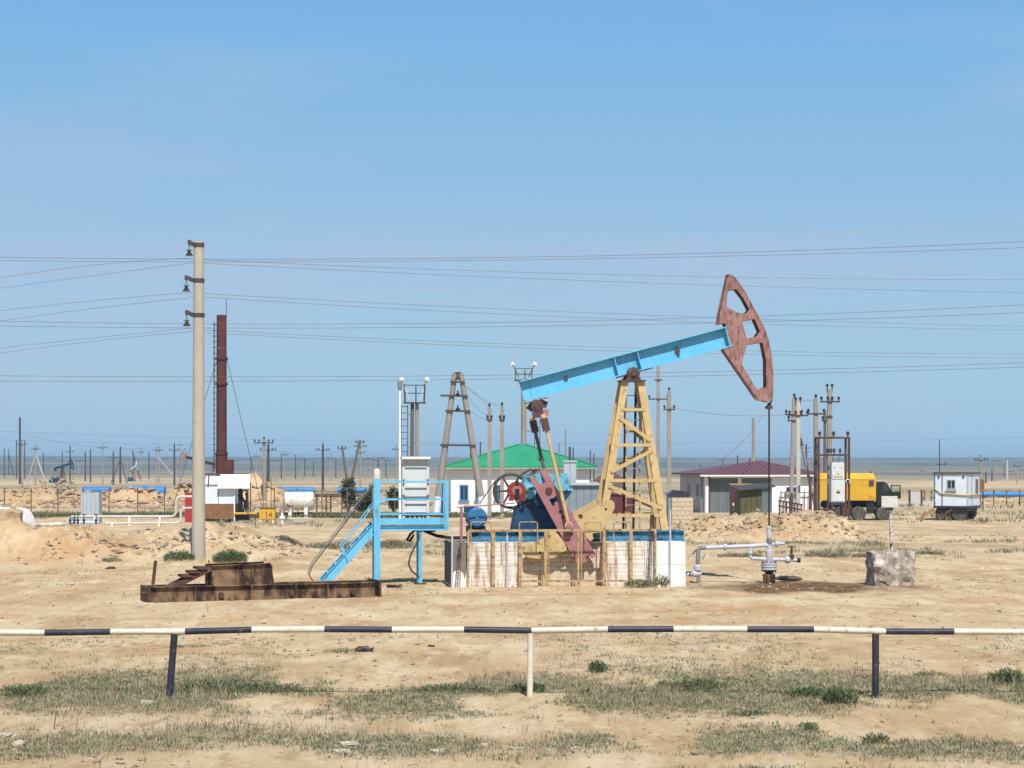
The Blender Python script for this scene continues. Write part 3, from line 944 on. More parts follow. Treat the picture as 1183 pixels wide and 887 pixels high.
    for (x, z) in arc:
        inn = Vector((sc.x - x, 0, sc.z - z)).normalized() * 0.03
        vs_ += [(x, -0.165, z), (x, 0.165, z), (x + inn.x, 0.165, z + inn.z), (x + inn.x, -0.165, z + inn.z)]
    for i in range(len(arc) - 1):
        for k in range(4):
            fs_.append((i*4+k, i*4+(k+1) % 4, (i+1)*4+(k+1) % 4, (i+1)*4+k))
    fs_ += [(0, 1, 2, 3), tuple(range(len(arc)*4-4, len(arc)*4))]
    f.add(vs_, fs_)
    f.build('head_face', M['head'], root)
    for (a, b_) in (((829, 375), (839.5, 319)), ((834.5, 403), (873, 459)), ((838, 376), (844, 399)), ((852, 366), (869, 364)), ((857, 395), (876, 391)), ((838, 355), (851, 364)), ((853, 419), (859, 399))):
        p, e = q(*a), q(*b_)
        B().bar(p, e, 0.264, 0.014, up=(0.3, 0, 0.9)).build('head_web', M['head'], root)
    # wireline, carrier bar and polished rod
    rod = q(888.5, 470)
    br_ = B()
    pts = [Vector((x + 0.022, 0, z)) for x, z in arc[3:12]]
    for s in (-0.05, 0.05):
        br_.path([p + Vector((0, s, 0)) for p in pts] + [Vector((rod.x, s, rod.z + 0.02))], 0.012, 6)
    br_.build('wireline', M['dark'], root)
    cb = B().box(rod.x - 0.06, rod.x + 0.06, -0.12, 0.12, rod.z - 0.05, rod.z + 0.03)
    cb.lathe([(0.03, 0.05), (0.08, 0.045), (0.1, 0.02)], (rod.x, 0, rod.z), (0, 0, 1), 10)
    cb.bar((rod.x - 0.12, -0.06, rod.z - 0.02), (rod.x - 0.03, -0.06, rod.z + 0.02), 0.03, 0.03)
    cb.build('carrier_bar', M['grease'], root)
    zr = q(888.5, 618).z
    B().tube((rod.x, 0, rod.z - 0.05), (rod.x, 0, zr), 0.021, n=8).build('polished_rod', M['black'], root)
    # equalizer and pitmans
    e0 = q(620, 466)
    b = B()
    b.lathe([(-0.16, 0.11), (-0.15, 0.15), (0.15, 0.15), (0.16, 0.11)], (e0.x, 0, e0.z - 0.06), (0, 1, 0), 18)
    for s in (-1, 1):
        b.bar(e0 + d * s * 0.19 + up * 0.02, e0 + d * s * 0.1 - up * 0.1, 0.2, 0.09, up=(0, 1, 0))
    b.bar(e0 - d * 0.27 + up * 0.068, e0 + d * 0.27 + up * 0.068, 0.3, 0.024, up=up)
    b.build('tail_bearing', M['grease'], root)
    eq = q(624, 478, 0)
    B().bar((eq.x, -0.98, eq.z), (eq.x, 0.98, eq.z), 0.12, 0.14).build('equalizer', M['pink'], root)
    pt, pb = q(628, 482, -0.97), q(657, 607, -0.97)
    for s in (-1, 1):
        yy = s * 0.97
        p, e = Vector((pt.x, yy, pt.z)), Vector((pb.x, yy, pb.z))
        dd = (e - p).normalized()
        o = B().tube(p - dd * 0.03, e - dd * 0.1, 0.042, n=10).build('pitman_arm', M['yellow'] if s < 0 else M['wood'], root)
        b = B().lathe([(-0.06, 0.06), (-0.05, 0.095), (0.05, 0.095), (0.06, 0.06)], e, (0, 1, 0), 14)
        b.build('pin_bearing', M['yellow'] if s < 0 else M['wood'], o)
        B().lathe([(-0.075, 0.045), (-0.066, 0.075), (0.25, 0.07)] if s < 0 else [(-0.25, 0.07), (0.066, 0.075), (0.075, 0.045)], e, (0, 1, 0), 14).build('crank_pin', M['pink'], o)
        b = B().bar(p + dd * 0.02, p + dd * 0.32, 0.16, 0.14, up=(0, 1, 0))
        b.build('pitman_bracket', M['grease'], o)
        B().lathe([(-0.08, 0.05), (-0.07, 0.06), (0.07, 0.06), (0.08, 0.05)], p - dd * 0.02, (0, 1, 0), 12).build('wrist_pin', M['yellow'], o)
    # cranks and counterweights
    crank = [(612, 551.6), (616.5, 549), (625, 560.5), (630.5, 556.5), (624, 544), (629.5, 541), (689, 641.5), (684.5, 645), (681.5, 640), (676, 642.5), (678, 649), (667, 653)]
    hole = [(634.5, 577), (642.5, 572.5), (646, 579), (640.5, 580.5), (642, 583.5), (638.5, 585)]
    cl = [(-1, crank, hole)]
    wr = [(662, 600), (667, 597.6), (674, 593.2), (688, 586), (703, 577.5), (707, 577.8), (710, 581), (710.2, 586), (705, 598.6), (696, 613), (693.5, 615.4), (684.5, 616), (685.5, 622.5), (682, 625.2), (677, 621), (672, 616)]
    wl_ = [(641, 612.5), (636, 613.5), (631, 620), (620, 626), (607, 633), (604.3, 636), (605, 640), (610, 644), (624.5, 645.8), (640, 644.6), (647.5, 638.5), (655, 635.5), (652, 626)]
    for s in (-1, 1):
        ya, yb_ = s * 0.74 - 0.07, s * 0.74 + 0.07
        co_ = cutplate('crank', P2(crank, -0.81), [P2(hole, -0.81)], ya, yb_, M['pink'], root)
        sh = q(634, 567, -0.81)
        B().lathe([(-0.1, 0.05), (-0.095, 0.085), (0.1, 0.085), (0.105, 0.05)], (sh.x, s * 0.74, sh.z), (0, 1, 0), 16).build('shaft_end', M['rust'], co_)
        for (a, b_) in ((647, 591), (650.5, 597.5), (660.5, 616.5)):
            c = q(a, b_, -0.81)
            B().lathe([(-0.085, 0.02), (-0.08, 0.034), (0.08, 0.034), (0.085, 0.02)], (c.x, s * 0.74, c.z), (0, 1, 0), 8).build('pin_hole', M['black'], co_)
        cl_ = B()
        a, b_, c = q(624, 544, -0.81), q(614, 549, -0.81), q(620, 545, -0.81)
        cl_.bar((a.x, s * 0.74, a.z + 0.05), (b_.x - 0.06, s * 0.74, b_.z - 0.01), 0.05, 0.04)
        cl_.build('tie_bolt', M['dark'], co_)
        for w in (wr, wl_):
            wo = B().prism(P2(w, -0.79), s * 0.735 - 0.055, s * 0.735 + 0.055).build('counterweight', M['yellow'], root, smooth=False)
            c0 = (700, 588) if w is wr else (624, 638)
            c = q(*c0, -0.79)
            B().lathe([(-0.061, 0.018), (-0.06, 0.03), (0.06, 0.03), (0.061, 0.018)], (c.x, s * 0.735, c.z), (0, 1, 0), 8).build('bolt_hole', M['black'], wo)
            c1, c2 = ((671, 596), (705, 580)) if w is wr else ((634, 619), (642, 641))
            c = q(*c1, -0.79)
            B().lathe([(-0.08, 0.03), (-0.075, 0.045), (0.05, 0.045)], (c.x, s * 0.735, c.z), (0, 1, 0), 8).build('bolt', M['rust'], wo)
    # gearbox on its pedestal
    x0, x1 = q(593, 590, -0.35).x, q(655, 590, -0.35).x
    zt_, zm = q(620, 547, -0.3).z, q(620, 570, -0.3).z
    zp = q(620, 586, -0.3).z
    pd = B()
    pd.prism([(x0, b1), (x1 + 0.1, b1), (x1, zp), (x0 + 0.1, zp)], -0.36, 0.36)
    pd.build('gearbox_pedestal', M['blue_dark'], root)  # its dark tone takes in the shade below the crank
    gb = B()
    gx0, gx1 = q(604, 575, -0.3).x, q(660, 575, -0.3).x
    gb.prism([(gx0, zp + 0.01), (gx1 - 0.25, zp + 0.01), (gx1, zm + 0.02), (gx1, zm + 0.06), (gx0 - 0.06, zm + 0.06), (gx0 - 0.06, zm - 0.1)], -0.32, 0.32)
    gb.build('gearbox_case', M['blue_dark'], root)
    lid = B()
    lid.prism([(gx0 - 0.06, zm + 0.062), (gx1 + 0.03, zm + 0.062), (gx1 + 0.03, zm + 0.1), (gx1 - 0.12, zt_), (gx0 + 0.14, zt_), (gx0, zm + 0.2)], -0.34, 0.34)
    for k in range(7):
        x = gx0 + (gx1 - gx0) * (k + 0.3) / 7
        lid.lathe([(0, 0.02), (0.03, 0.02)], (x, -0.35, zm + 0.085), (0, 0, 1), 6)
    lid.build('gearbox_lid', M['cyan'], root)
    for (a, b_, r) in ((611, 568, 0.17), (634, 567, 0.2)):
        c = q(a, b_, -0.4)
        B().lathe([(-0.12, r * 0.75), (-0.1, r), (0.06, r)], (c.x, -0.33, c.z), (0, 1, 0), 22).build('bearing_cap', M['cyan'], root)
    # brake drum with its shoes, flywheel, belt, motor
    c = q(597, 567, -0.45)
    drum = B().lathe([(-0.09, 0.17), (-0.085, 0.215), (0.09, 0.215), (0.1, 0.12)], (c.x, -0.42, c.z), (0, 1, 0), 26).build('brake_drum', M['red'], root)
    B().lathe([(-0.11, 0.03), (-0.105, 0.11), (-0.09, 0.12), (-0.085, 0.05)], (c.x, -0.42, c.z), (0, 1, 0), 18).build('hub', M['pink'], drum)
    b = B()
    b.cbox((c.x, -0.53, c.z - 0.05), 0.1, 0.05, 0.2)
    b.cbox((c.x, -0.52, c.z + 0.2), 0.07, 0.05, 0.09)
    b.build('brake_lever', M['black'], drum)
    for s in (-1, 1):
        B().cbox((c.x + s * 0.14, -0.52, c.z - 0.19), 0.11, 0.09, 0.08).build('brake_shoe', M['red'], drum)
    fc = q(590, 567, 0.45)
    fl = B().ring(fc, (0, 1, 0), 0.40, 0.035, 36, 8).build('flywheel', M['dark'], root)
    for k in range(6):
        a = k * math.pi / 3
        e = fc + Vector((math.cos(a), 0, math.sin(a))) * 0.39
        B().tube(fc, e, 0.035, 0.022, 6).build('spoke', M['dark'], fl)
    B().lathe([(-0.1, 0.09), (0.1, 0.09)], fc, (0, 1, 0), 12).build('wheel_hub', M['dark'], fl)
    B().tube((fc.x, 0.45, fc.z), (fc.x, -0.4, fc.z), 0.05, n=8).build('input_shaft', M['dark'], fl)
    mc = q(551, 598, -0.3)
    mo = B().lathe([(-0.32, 0.16), (-0.3, 0.21), (-0.24, 0.225), (0.22, 0.225), (0.26, 0.2)], (mc.x, 0, mc.z), (0, 1, 0), 26)
    for k in range(22):
        a = math.tau * k / 22
        e = Vector((math.cos(a), 0, math.sin(a)))
        mo.bar(V((mc.x, -0.2, mc.z)) + e * 0.235, V((mc.x, 0.2, mc.z)) + e * 0.235, 0.012, 0.03, up=e)
    mo = mo.build('motor', M['blue_dark'], root)
    B().lathe([(-0.35, 0.05), (-0.34, 0.19), (-0.30, 0.235), (-0.25, 0.245), (-0.24, 0.2)], (mc.x, 0, mc.z), (0, 1, 0), 26).build('fan_cowl', M['bluemot'], mo)
    B().lathe([(-0.37, 0.02), (-0.351, 0.03)], (mc.x, 0, mc.z), (0, 1, 0), 10).build('fan_hub', M['cyan'], mo)
    b = B().cbox((mc.x, 0, (mc.z - 0.2 + b1) / 2), 0.42, 0.5, max(mc.z - 0.2 - b1, 0.05))
    b.build('motor_foot', M['black'], mo)
    B().cbox((mc.x - 0.17, 0.0, mc.z + 0.2), 0.2, 0.22, 0.16).build('terminal_box', M['blue_dark'], mo)
    mp = Vector((mc.x + 0.04, 0.45, mc.z))
    pu = B().lathe([(-0.06, 0.09), (0.06, 0.09)], mp, (0, 1, 0), 16)
    pu.tube((mp.x, 0.2, mp.z), (mp.x, 0.5, mp.z), 0.035, n=8)
    pu.build('motor_pulley', M['dark'], mo)
    bb = B()
    v = fc - mp
    L_ = v.length
    u_ = v.normalized()
    for s in (-1, 1):
        sn = (0.435 - 0.09) / L_
        nrm = Vector((-u_.z, 0, u_.x)) * s
        nn = (nrm * math.sqrt(1 - sn * sn) - u_ * sn)
        bb.bar(mp + nn * 0.095, fc + nn * 0.44, 0.09, 0.016, up=nn)
    bb.build('drive_belt', M['black'], root)
    g = B().prism([(q(554, 581, 0.3).x, q(554, 581, 0.3).z), (q(563, 600, 0.3).x, q(563, 600, 0.3).z), (q(549, 588, 0.3).x, q(549, 588, 0.3).z)], 0.33, 0.36)
    g.build('belt_guard', M['white'], root)
    # brake handle pipe with its post
    ba, bb_ = q(503, 585, -0.45), q(594, 581, -0.45)
    B().tube((ba.x + 0.5, -0.55, ba.z - 0.02), (bb_.x, -0.55, bb_.z), 0.018, n=6).build('brake_rod', M['pink'], root)
    pxp = q(533, 600, -0.55)
    B().box(pxp.x - 0.03, pxp.x + 0.03, -0.6, -0.51, 0.0, pxp.z + 0.3).build('brake_post', M['pink'], root)

M['bluemot'] = mat('motor blue', (0.03, 0.12, 0.25), (0.04, 0.15, 0.30), 5.0, 0.45)
pump = FT.root('pumping_unit', 'blue beam pumping unit with pink horse head standing on the white foundation', 'pumpjack')
make_pump(pump, FT.pix)

# ------------------------------------------------------------------ yellow guard rail in front of the cranks
gr = PJ.root('guard_railing', 'low ochre pipe and wire guard railing in front of the cranks', 'railing')
YG = -1.19
def g(px, py, yl=YG):
    return PJ.pix(px, py, yl)
def gz0(v):
    w = PJ.world(v)
    return hz(w.x, w.y)
tpL, tpR = g(541, 613), g(758, 612)
B().bar(tpL, tpR, 0.018, 0.05).build('top_rail', M['yellow_rail'], gr)
zb = g(650, 671).z
B().bar((g(600, 671).x, YG, zb), (g(755, 671).x, YG, zb - 0.01), 0.045, 0.05).build('bottom_rail', M['yellow_rail'], gr)
posts = (541, 570, 601, 630.5, 668, 698, 729, 757)
for px in posts:
    v = g(px, 640)
    wd = 0.05 if px in (541, 668, 757) else 0.075
    B().bar((v.x, YG, gz0(v) - 0.05), (v.x, YG, tpL.z - 0.02), wd, 0.04, up=(0, 1, 0)).build('post', M['yellow_rail'], gr)
B().bar((g(634, 640).x, YG, zb), (g(634, 640).x, YG, tpL.z - 0.02), 0.025, 0.03, up=(0, 1, 0)).build('gate_stile', M['yellow_rail'], gr)
B().bar((g(671.5, 640).x, YG, zb), (g(671.5, 640).x, YG, tpL.z - 0.02), 0.025, 0.03, up=(0, 1, 0)).build('gate_stile', M['yellow_rail'], gr)
wires = B()
for k in range(10):
    z = zb + 0.08 + k * 0.1
    a, e = g(541, 650).x, g(757, 650).x
    pts = []
    for i in range(13):
        t = i / 12
        pts.append((a + (e - a) * t, YG + 0.02, z + random.uniform(-0.008, 0.008)))
    wires.path(pts, 0.0024, 4)
wires.build('wire_infill', M['yellow_rail'], gr, kind='stuff')
for (a, e) in ((544, 567.5), (600, 621), (676, 694), (709, 729)):
    pa, pe = g(a, 603, -0.95), g(e, 603, -0.95)
    z = pa.z
    B().path([(pa.x, -0.95, FZ - 0.02), (pa.x, -0.95, z - 0.03), (pa.x + 0.03, -0.95, z), (pe.x - 0.03, -0.95, z), (pe.x, -0.95, z - 0.03), (pe.x, -0.95, FZ - 0.02)], 0.014, 6).build('hoop', M['yellow_rail'], gr)
# returns at both ends: rusty mesh leaves
for (px, nm, ry) in ((536, 'left', 0.24), (757, 'right', 0.20)):
    v = g(px, 640)
    w = B()
    zz0, zz1 = gz0(v) + 0.02, (tpL.z - 0.28 if nm == 'left' else tpL.z + 0.35)
    dxx = 0.05 if nm == 'left' else 0.0
    for k in range(6):
        t = k / 5
        w.tube((v.x - 0.2 + 0.3 * t - dxx * 0, YG - 0.05 + 0.42 * t, zz0), (v.x - 0.12 + 0.16 * t, YG - 0.05 + 0.42 * t, zz1), 0.009, n=4)
    for k in range(9):
        z = zz0 + (zz1 - zz0) * k / 8
        w.tube((v.x - 0.2 + 0.08 * k / 8, YG - 0.05, z), (v.x + 0.1 - 0.06 * k / 8, YG + 0.37, z), 0.006, n=4)
    w.build('mesh_leaf', M['rust_light'] if nm == 'left' else M['rust'], gr)
# loose uprights: conduit pipes standing at the wall
for (px, y0, y1, m_) in ((522, 612, 676, 'silver'), (585.5, 614, 668, 'silver'), (774, 588, 668, 'silver')):
    v = PJ.pix(px, 640, -1.12)
    w = PJ.world((v.x, -1.12, 0))
    tp = PJ.pix(px, y0, -1.12).z
    o = B().tube((0, 0, -0.04), (0.01, 0, tp), 0.022, n=6).build('conduit_pipe', M[m_], None)
    o.location = (w.x, w.y, 0)
    tag(o, {522: 'thin pale conduit pipe upright at the grey tarred block', 585.5: 'thin pale conduit pipe upright between rust streaks on the foundation', 774: 'thin pale conduit pipe beside the rusty mesh at the foundation end'}[px], 'pipe')

# ------------------------------------------------------------------ wellhead
rodx = FT.pix(888.5, 470).x
ww = PJ.world((rodx, 0, 0))
wroot = thing('wellhead', 'silver painted wellhead with flanges, side pipes and valves on oily ground', 'wellhead', (ww.x, ww.y, hz(ww.x, ww.y)), R(PYAW))
wz = hz(ww.x, ww.y)
def wq(px, py, yl=0.0):
    v = PJ.pix(px, py, yl)
    return Vector((v.x - rodx, yl, v.z - wz))
def wzz(py):
    return wq(888.5, py).z
B().lathe([(-0.05, 0.15), (wzz(663), 0.15)], n=16).build('casing_collar', M['rust_light'], wroot)
for (a, e) in ((658, 655.5), (654.8, 652.5), (651.8, 650)):
    fl = B().lathe([(wzz(a), 0.19), (wzz(e), 0.19)], n=20).build('flange', M['silver'], wroot)
bo = B()
for k in range(10):
    a = math.tau * (k + 0.5) / 10
    bo.tube((0.16 * math.cos(a), 0.16 * math.sin(a), wzz(660)), (0.16 * math.cos(a), 0.16 * math.sin(a), wzz(648.5)), 0.017, n=6)
bo.build('bolt_circle', M['dark'], wroot)
B().lathe([(wzz(663.2), 0.08), (wzz(659), 0.13), (wzz(658.2), 0.13)], n=16).build('spool', M['black'], wroot)
B().lathe([(wzz(650.1), 0.06), (wzz(647), 0.085), (wzz(636), 0.085), (wzz(635), 0.065), (wzz(629), 0.06)], n=16).build('body', M['silver'], wroot)
B().lathe([(wzz(629.1), 0.05), (wzz(628), 0.06), (wzz(622), 0.06), (wzz(621), 0.04)], n=14).build('gland', M['greypipe'], wroot)
B().lathe([(wzz(621.2), 0.05), (wzz(616), 0.065), (wzz(612), 0.04), (wzz(609), 0.055), (wzz(607.5), 0.026)], n=14).build('stuffing_box', M['silver'], wroot)
ex = wq(806, 632)
ln = B().path([wq(888, 629.5), wq(866, 630.8), wq(815, 632.6)], 0.05, 10).build('flow_line', M['silver'], wroot)
B().path([wq(815.2, 632.6), wq(809, 633), wq(806.5, 636), wq(806, 654)], 0.052, 10).build('elbow_pipe', M['greypipe'], wroot)
B().lathe([(-0.03, 0.07), (0.0, 0.085), (0.05, 0.07)], wq(837, 631.7), (1, 0, 0), 10).build('union', M['silver'], ln)
h_ = B().path([wq(820, 634), wq(824, 629), wq(826, 626.5)], 0.016, 6)
h_.build('gauge_cock', M['silver'], ln)
B().path([wq(800.5, 640), wq(803, 636), wq(808, 633)], 0.018, 6).build('lever', M['dark'], ln)
vl = B().lathe([(-0.06, 0.06), (-0.05, 0.1), (0.05, 0.1), (0.08, 0.06)], wq(806, 656), (0, 0, 1), 14).build('valve_bonnet', M['silver'], wroot)
b = B().lathe([(-0.12, 0.06), (-0.1, 0.085), (0.03, 0.075), (0.1, 0.06)], wq(805, 662.5), (1, 0, 0), 12)
b.tube(wq(800, 662.5), wq(793.5, 663.5), 0.03, n=8)
b.build('valve_body', M['silver'], wroot)
B().ring(wq(797, 663), (1, 0, 0.1), 0.06, 0.012, 16, 6).build('valve_wheel', M['dark'], wroot)
B().tube(wq(807, 662), (wq(807, 662).x, 0, -0.1), 0.05, n=10).build('riser', M['greypipe'], wroot)
B().path([wq(868.5, 631.5), wq(866.7, 634), wq(866.7, 642.5), wq(868.5, 645), wq(886, 646)], 0.042, 10).build('bypass_pipe', M['silver'], wroot)
B().lathe([(-0.03, 0.05), (-0.02, 0.065), (0.02, 0.065), (0.03, 0.05)], wq(866.7, 638.5), (0, 0, 1), 10).build('union', M['silver'], wroot)
B().path([wq(892, 646), wq(908, 646.6), wq(922, 647)], 0.045, 10).build('side_outlet', M['silver'], wroot)
B().lathe([(-0.03, 0.06), (0.05, 0.06)], wq(922, 647), (1, 0, 0), 10).build('end_cap', M['black'], wroot)
B().lathe([(-0.06, 0.05), (-0.04, 0.085), (0.04, 0.085), (0.07, 0.05)], wq(909.5, 646.6), (1, 0, 0), 12).build('gate_valve', M['silver'], wroot)
b = B().lathe([(0.0, 0.055), (0.1, 0.065), (0.13, 0.03), (0.33, 0.022)], wq(914.5, 646), (0, 0, 1), 12)
b.build('valve_stem', M['grease'], wroot)
b = B().ring(wq(914.5, 631.5), (0, 0, 1), 0.085, 0.014, 18, 6)
b.tube(wq(914.5, 631.5) - Vector((0.085, 0, 0)), wq(914.5, 631.5) + Vector((0.085, 0, 0)), 0.01, n=5)
b.build('hand_wheel', M['grease'], wroot)
B().path([wq(892, 628.8), wq(900, 628), wq(906, 628)], 0.036, 8).build('bleed_pipe', M['silver'], wroot)
B().lathe([(-0.05, 0.03), (-0.03, 0.07), (0.03, 0.07), (0.05, 0.03)], wq(897, 628.3), (1, 0, 0), 12).build('bleed_valve', M['silver'], wroot)
g0 = ground_at(912, 46.3)
o = B().path([(-0.34, 0, 0.06), (-0.2, 0, 0.07), (0.15, -0.05, 0.06), (0.3, -0.06, 0.05)], [0.03, 0.06, 0.06, 0.025], 8).build('pipe_stub', M['dark'], None)
o.location = g0
tag(o, 'dark oily pipe stub lying beside the wellhead', 'pipe')

# ------------------------------------------------------------------ blue platform with stairs
PL = Frame(476, 45.3, 8.0)
pl = PL.root('stair_platform', 'bright blue steel platform with stairs and rails beside the pump', 'platform')
def k_(px, py, yl=-0.45):
    return PL.pix(px, py, yl)
def pz(v):
    w = PL.world(v)
    return hz(w.x, w.y)
def vpost(px, ytop, ybot, yl, w=0.09, name='post', m='blue'):
    v = k_(px, 600, yl)
    zt = k_(px, ytop, yl).z
    zb = pz((v.x, yl, 0)) - 0.05 if ybot is None else k_(px, ybot, yl).z
    return B().bar((v.x, yl, zb), (v.x, yl, zt), w, w, up=(0, 1, 0)).build(name, M[m], pl)
vpost(435.5, 553, None, -0.45, 0.15)
vpost(516, 555, 613, -0.45, 0.085)
vpost(485.5, 612, None, -0.40, 0.085, 'leg')
lp = k_(435.5, 600).x
rp = k_(516, 600).x
for x in (lp, rp):
    B().bar((x, 0.45, k_(476, 612).z), (x, 0.45, k_(476, 555).z), 0.07, 0.07, up=(0, 1, 0)).build('post', M['blue'], pl)
xf = (lp + rp) / 2 + 0.1
B().bar((lp, 0.42, pz((lp, 0.45, 0)) - 0.05), (lp, 0.42, k_(476, 612).z), 0.1, 0.1, up=(0, 1, 0)).build('leg', M['blue'], pl)
B().bar((rp - 0.6, 0.42, pz((rp - 0.6, 0.45, 0)) - 0.05), (rp - 0.6, 0.42, k_(476, 612).z), 0.07, 0.07, up=(0, 1, 0)).build('leg', M['blue'], pl)
for yl in (-0.45, 0.45):
    for (py, w) in ((556.5, 0.045), (577, 0.032), (594, 0.03)):
        z = k_(476, py).z
        B().bar((lp + 0.02, yl, z), (rp - 0.02, yl, z), w, w).build('rail', M['blue'], pl)
for py in (557, 577, 594):
    z = k_(476, py).z + 0.004
    B().bar((rp, -0.43, z), (rp, 0.43, z), 0.03, 0.03).build('rail', M['blue'], pl)
zd = k_(476, 605).z
B().box(lp, rp, -0.44, 0.44, zd - 0.03, zd).build('deck_plate', M['blue_mid'], pl)
B().box(lp + 0.05, rp, -0.475, -0.441, zd - 0.02, k_(476, 598.5).z).build('kick_plate', M['blue'], pl)
for yl in (-0.45, 0.45):
    B().ibeam((lp - 0.1, yl, k_(476, 610.5).z), (rp + 0.03, yl, k_(476, 610.5).z), 0.07, 0.09, 0.012).build('deck_beam', M['blue'], pl)
# flight of stairs
st0, st1 = k_(435, 603), k_(371, 674)
for yl in (-0.42, 0.42):
    B().ibeam((st0.x, yl, st0.z - 0.08), (st1.x, yl, -0.03), 0.08, 0.20, 0.014).build('stringer', M['blue'], pl)
for k in range(7):
    t = (k + 0.6) / 7
    x, z = st0.x + (st1.x - st0.x) * t, st0.z - 0.05 + (0.0 - st0.z + 0.05) * t
    B().box(x - 0.12, x + 0.12, -0.375, 0.375, z - 0.015, z + 0.015).build('tread', M['blue'], pl)
for yl in (-0.45, 0.45):
    a, b_, c_, e_ = k_(437, 556), k_(361, 653), k_(357, 664), k_(362, 672)
    B().path([(lp, yl, a.z), (b_.x, yl, b_.z), (c_.x, yl, c_.z), (e_.x, yl, max(e_.z, 0.02))], 0.016, 6).build('handrail', M['dark'] if yl < 0 else M['greypipe'], pl)
    B().path([(k_(437, 577).x, yl, k_(437, 577).z), (k_(395, 632).x, yl, k_(395, 632).z)], 0.016, 6).build('mid_rail', M['blue'], pl)
    B().tube((k_(395, 632).x, yl, k_(395, 632).z), (k_(403, 645).x, yl, k_(403, 645).z - 0.12), 0.014, n=6).build('baluster', M['blue'], pl)
cp = B().lathe([(0, 0.085), (0.12, 0.09), (0.2, 0.08), (0.24, 0.03)], (lp, -0.45, k_(435, 553).z), n=12)
cp.build('post_cap', M['signwhite'], pl)
B().box(k_(485, 675, -0.4).x - 0.13, k_(485, 675, -0.4).x + 0.13, -0.52, -0.28, pz((k_(485, 675, -0.4).x, -0.4, 0)) - 0.02, pz((k_(485, 675, -0.4).x, -0.4, 0)) + 0.03).build('foot_plate', M['rust'], pl)
# hoses under the deck
hs = [k_(503, 613, -0.1), k_(480, 612, -0.1), k_(474, 617, -0.15), k_(470, 624, -0.2), k_(473, 625, -0.2), k_(478, 618, -0.15)]
o = B().path([PL.world(v) for v in hs], 0.03, 8).build('cable_hose', M['black'], None)
tag(o, 'short black hose looped under the blue platform deck', 'hose')
hs = [k_(485, 617, -0.5), k_(480, 630, -0.52), k_(474, 642, -0.52), k_(472, 652, -0.5), k_(476, 660, -0.5), k_(484, 666, -0.47)]
o = B().path([PL.world(v) for v in hs], 0.022, 8).build('cable_hose', M['dark'], None)
tag(o, 'long brown cable bowed out from the platform middle leg', 'hose')
hs = [k_(490, 613, 0.2), k_(505, 619, 0.25), k_(520, 621, 0.3), k_(545, 621, 0.4)]
o = B().path([PL.world(v) for v in hs], 0.04, 8).build('cable_conduit', M['black'], None)
tag(o, 'black conduit running from the platform deck to the pump base', 'conduit')

# control cabinet on the platform
cx0, cx1 = k_(465.5, 560, 0.0).x, k_(493.5, 560, 0.0).x
cz0, cz1 = k_(480, 597, 0.0).z, k_(480, 530, 0.0).z
cw = PL.world(((cx0 + cx1) / 2, 0.0, zd))
cab = thing('control_cabinet', 'light grey control cabinet with hooded top standing on the blue platform', 'cabinet', cw, PL.a)
hw, hh_ = (cx1 - cx0) / 2, cz1 - zd
lb = cz0 - zd
B().box(-hw + 0.02, hw - 0.02, -0.16, 0.2, lb + 0.03, hh_ - 0.02).build('case', M['cabinet'], cab)
for s in (-1, 1):
    B().box(s * hw - 0.03, s * hw + 0.03, -0.19, -0.14, lb - 0.08, hh_ - 0.02).build('frame_post', M['cabinet'], cab)
for s in (-1, 1):
    for yy in (-0.14, 0.16):
        B().box(s * (hw - 0.04) - 0.025, s * (hw - 0.04) + 0.025, yy, yy + 0.05, 0.001, lb + 0.04).build('foot', M['cabinet'], cab)
B().box(-hw - 0.05, hw + 0.05, -0.33, 0.22, hh_, hh_ + 0.05).build('hood', M['white'], cab)
B().box(-hw - 0.05, hw + 0.05, -0.30, -0.17, hh_ - 0.025, hh_ - 0.001).build('hood_lip', M['white'], cab)
for py in (538.5, 562, 580.5, 592):
    z = k_(480, py, 0.0).z - zd
    B().box(-hw + 0.03, hw - 0.03, -0.20, -0.161, z - 0.025, z + 0.025).build('panel_rib', M['cabinet'], cab)
for s in (-1, 1):
    B().box(s * hw - 0.02, s * hw + 0.02, -0.235, -0.195, k_(480, 556, 0).z - zd - 0.05, k_(480, 556, 0).z - zd + 0.05).build('latch', M['black'], cab)
cc = B()
for k in range(5):
    x = -hw + 0.1 + k * 0.11
    cc.path([(x, 0.0, lb + 0.05), (x + 0.03, -0.05, lb * 0.5), (x + random.uniform(-.1, .1), 0.05, 0.01)], 0.022, 6)
cc.build('cable_tail', M['dark'], cab)

# ------------------------------------------------------------------ rusty skid lying in front
SK = Frame(300, 40.2, 20.0)
sk = SK.root('steel_skid', 'long rusted steel skid with a welded trough box lying on the sand', 'skid')
def s_(px, py, yl=-0.42):
    return SK.pix(px, py, yl)
def sgz(x, y):
    w = SK.world((x, y, 0))
    return hz(w.x, w.y)
sx0, sx1 = s_(172, 690).x, s_(446, 680).x
for yl in (-0.42, 0.42):
    B().ibeam((sx0, yl, sgz(sx0, yl) + 0.155), (sx1 - (0.25 if yl < 0 else 0), yl, sgz(sx1, yl) + 0.155), 0.16, 0.33, 0.018).build('runner', M['rust_light'], sk)
for k, t in enumerate((0.0, 0.22, 0.45, 0.62, 0.8, 1.0)):
    x = sx0 + 0.05 + (sx1 - sx0 - 0.35) * t
    B().bar((x, -0.33, sgz(x, 0) + 0.2), (x, 0.33, sgz(x, 0) + 0.2), 0.12, 0.18).build('cross_beam', M['rust'], sk)
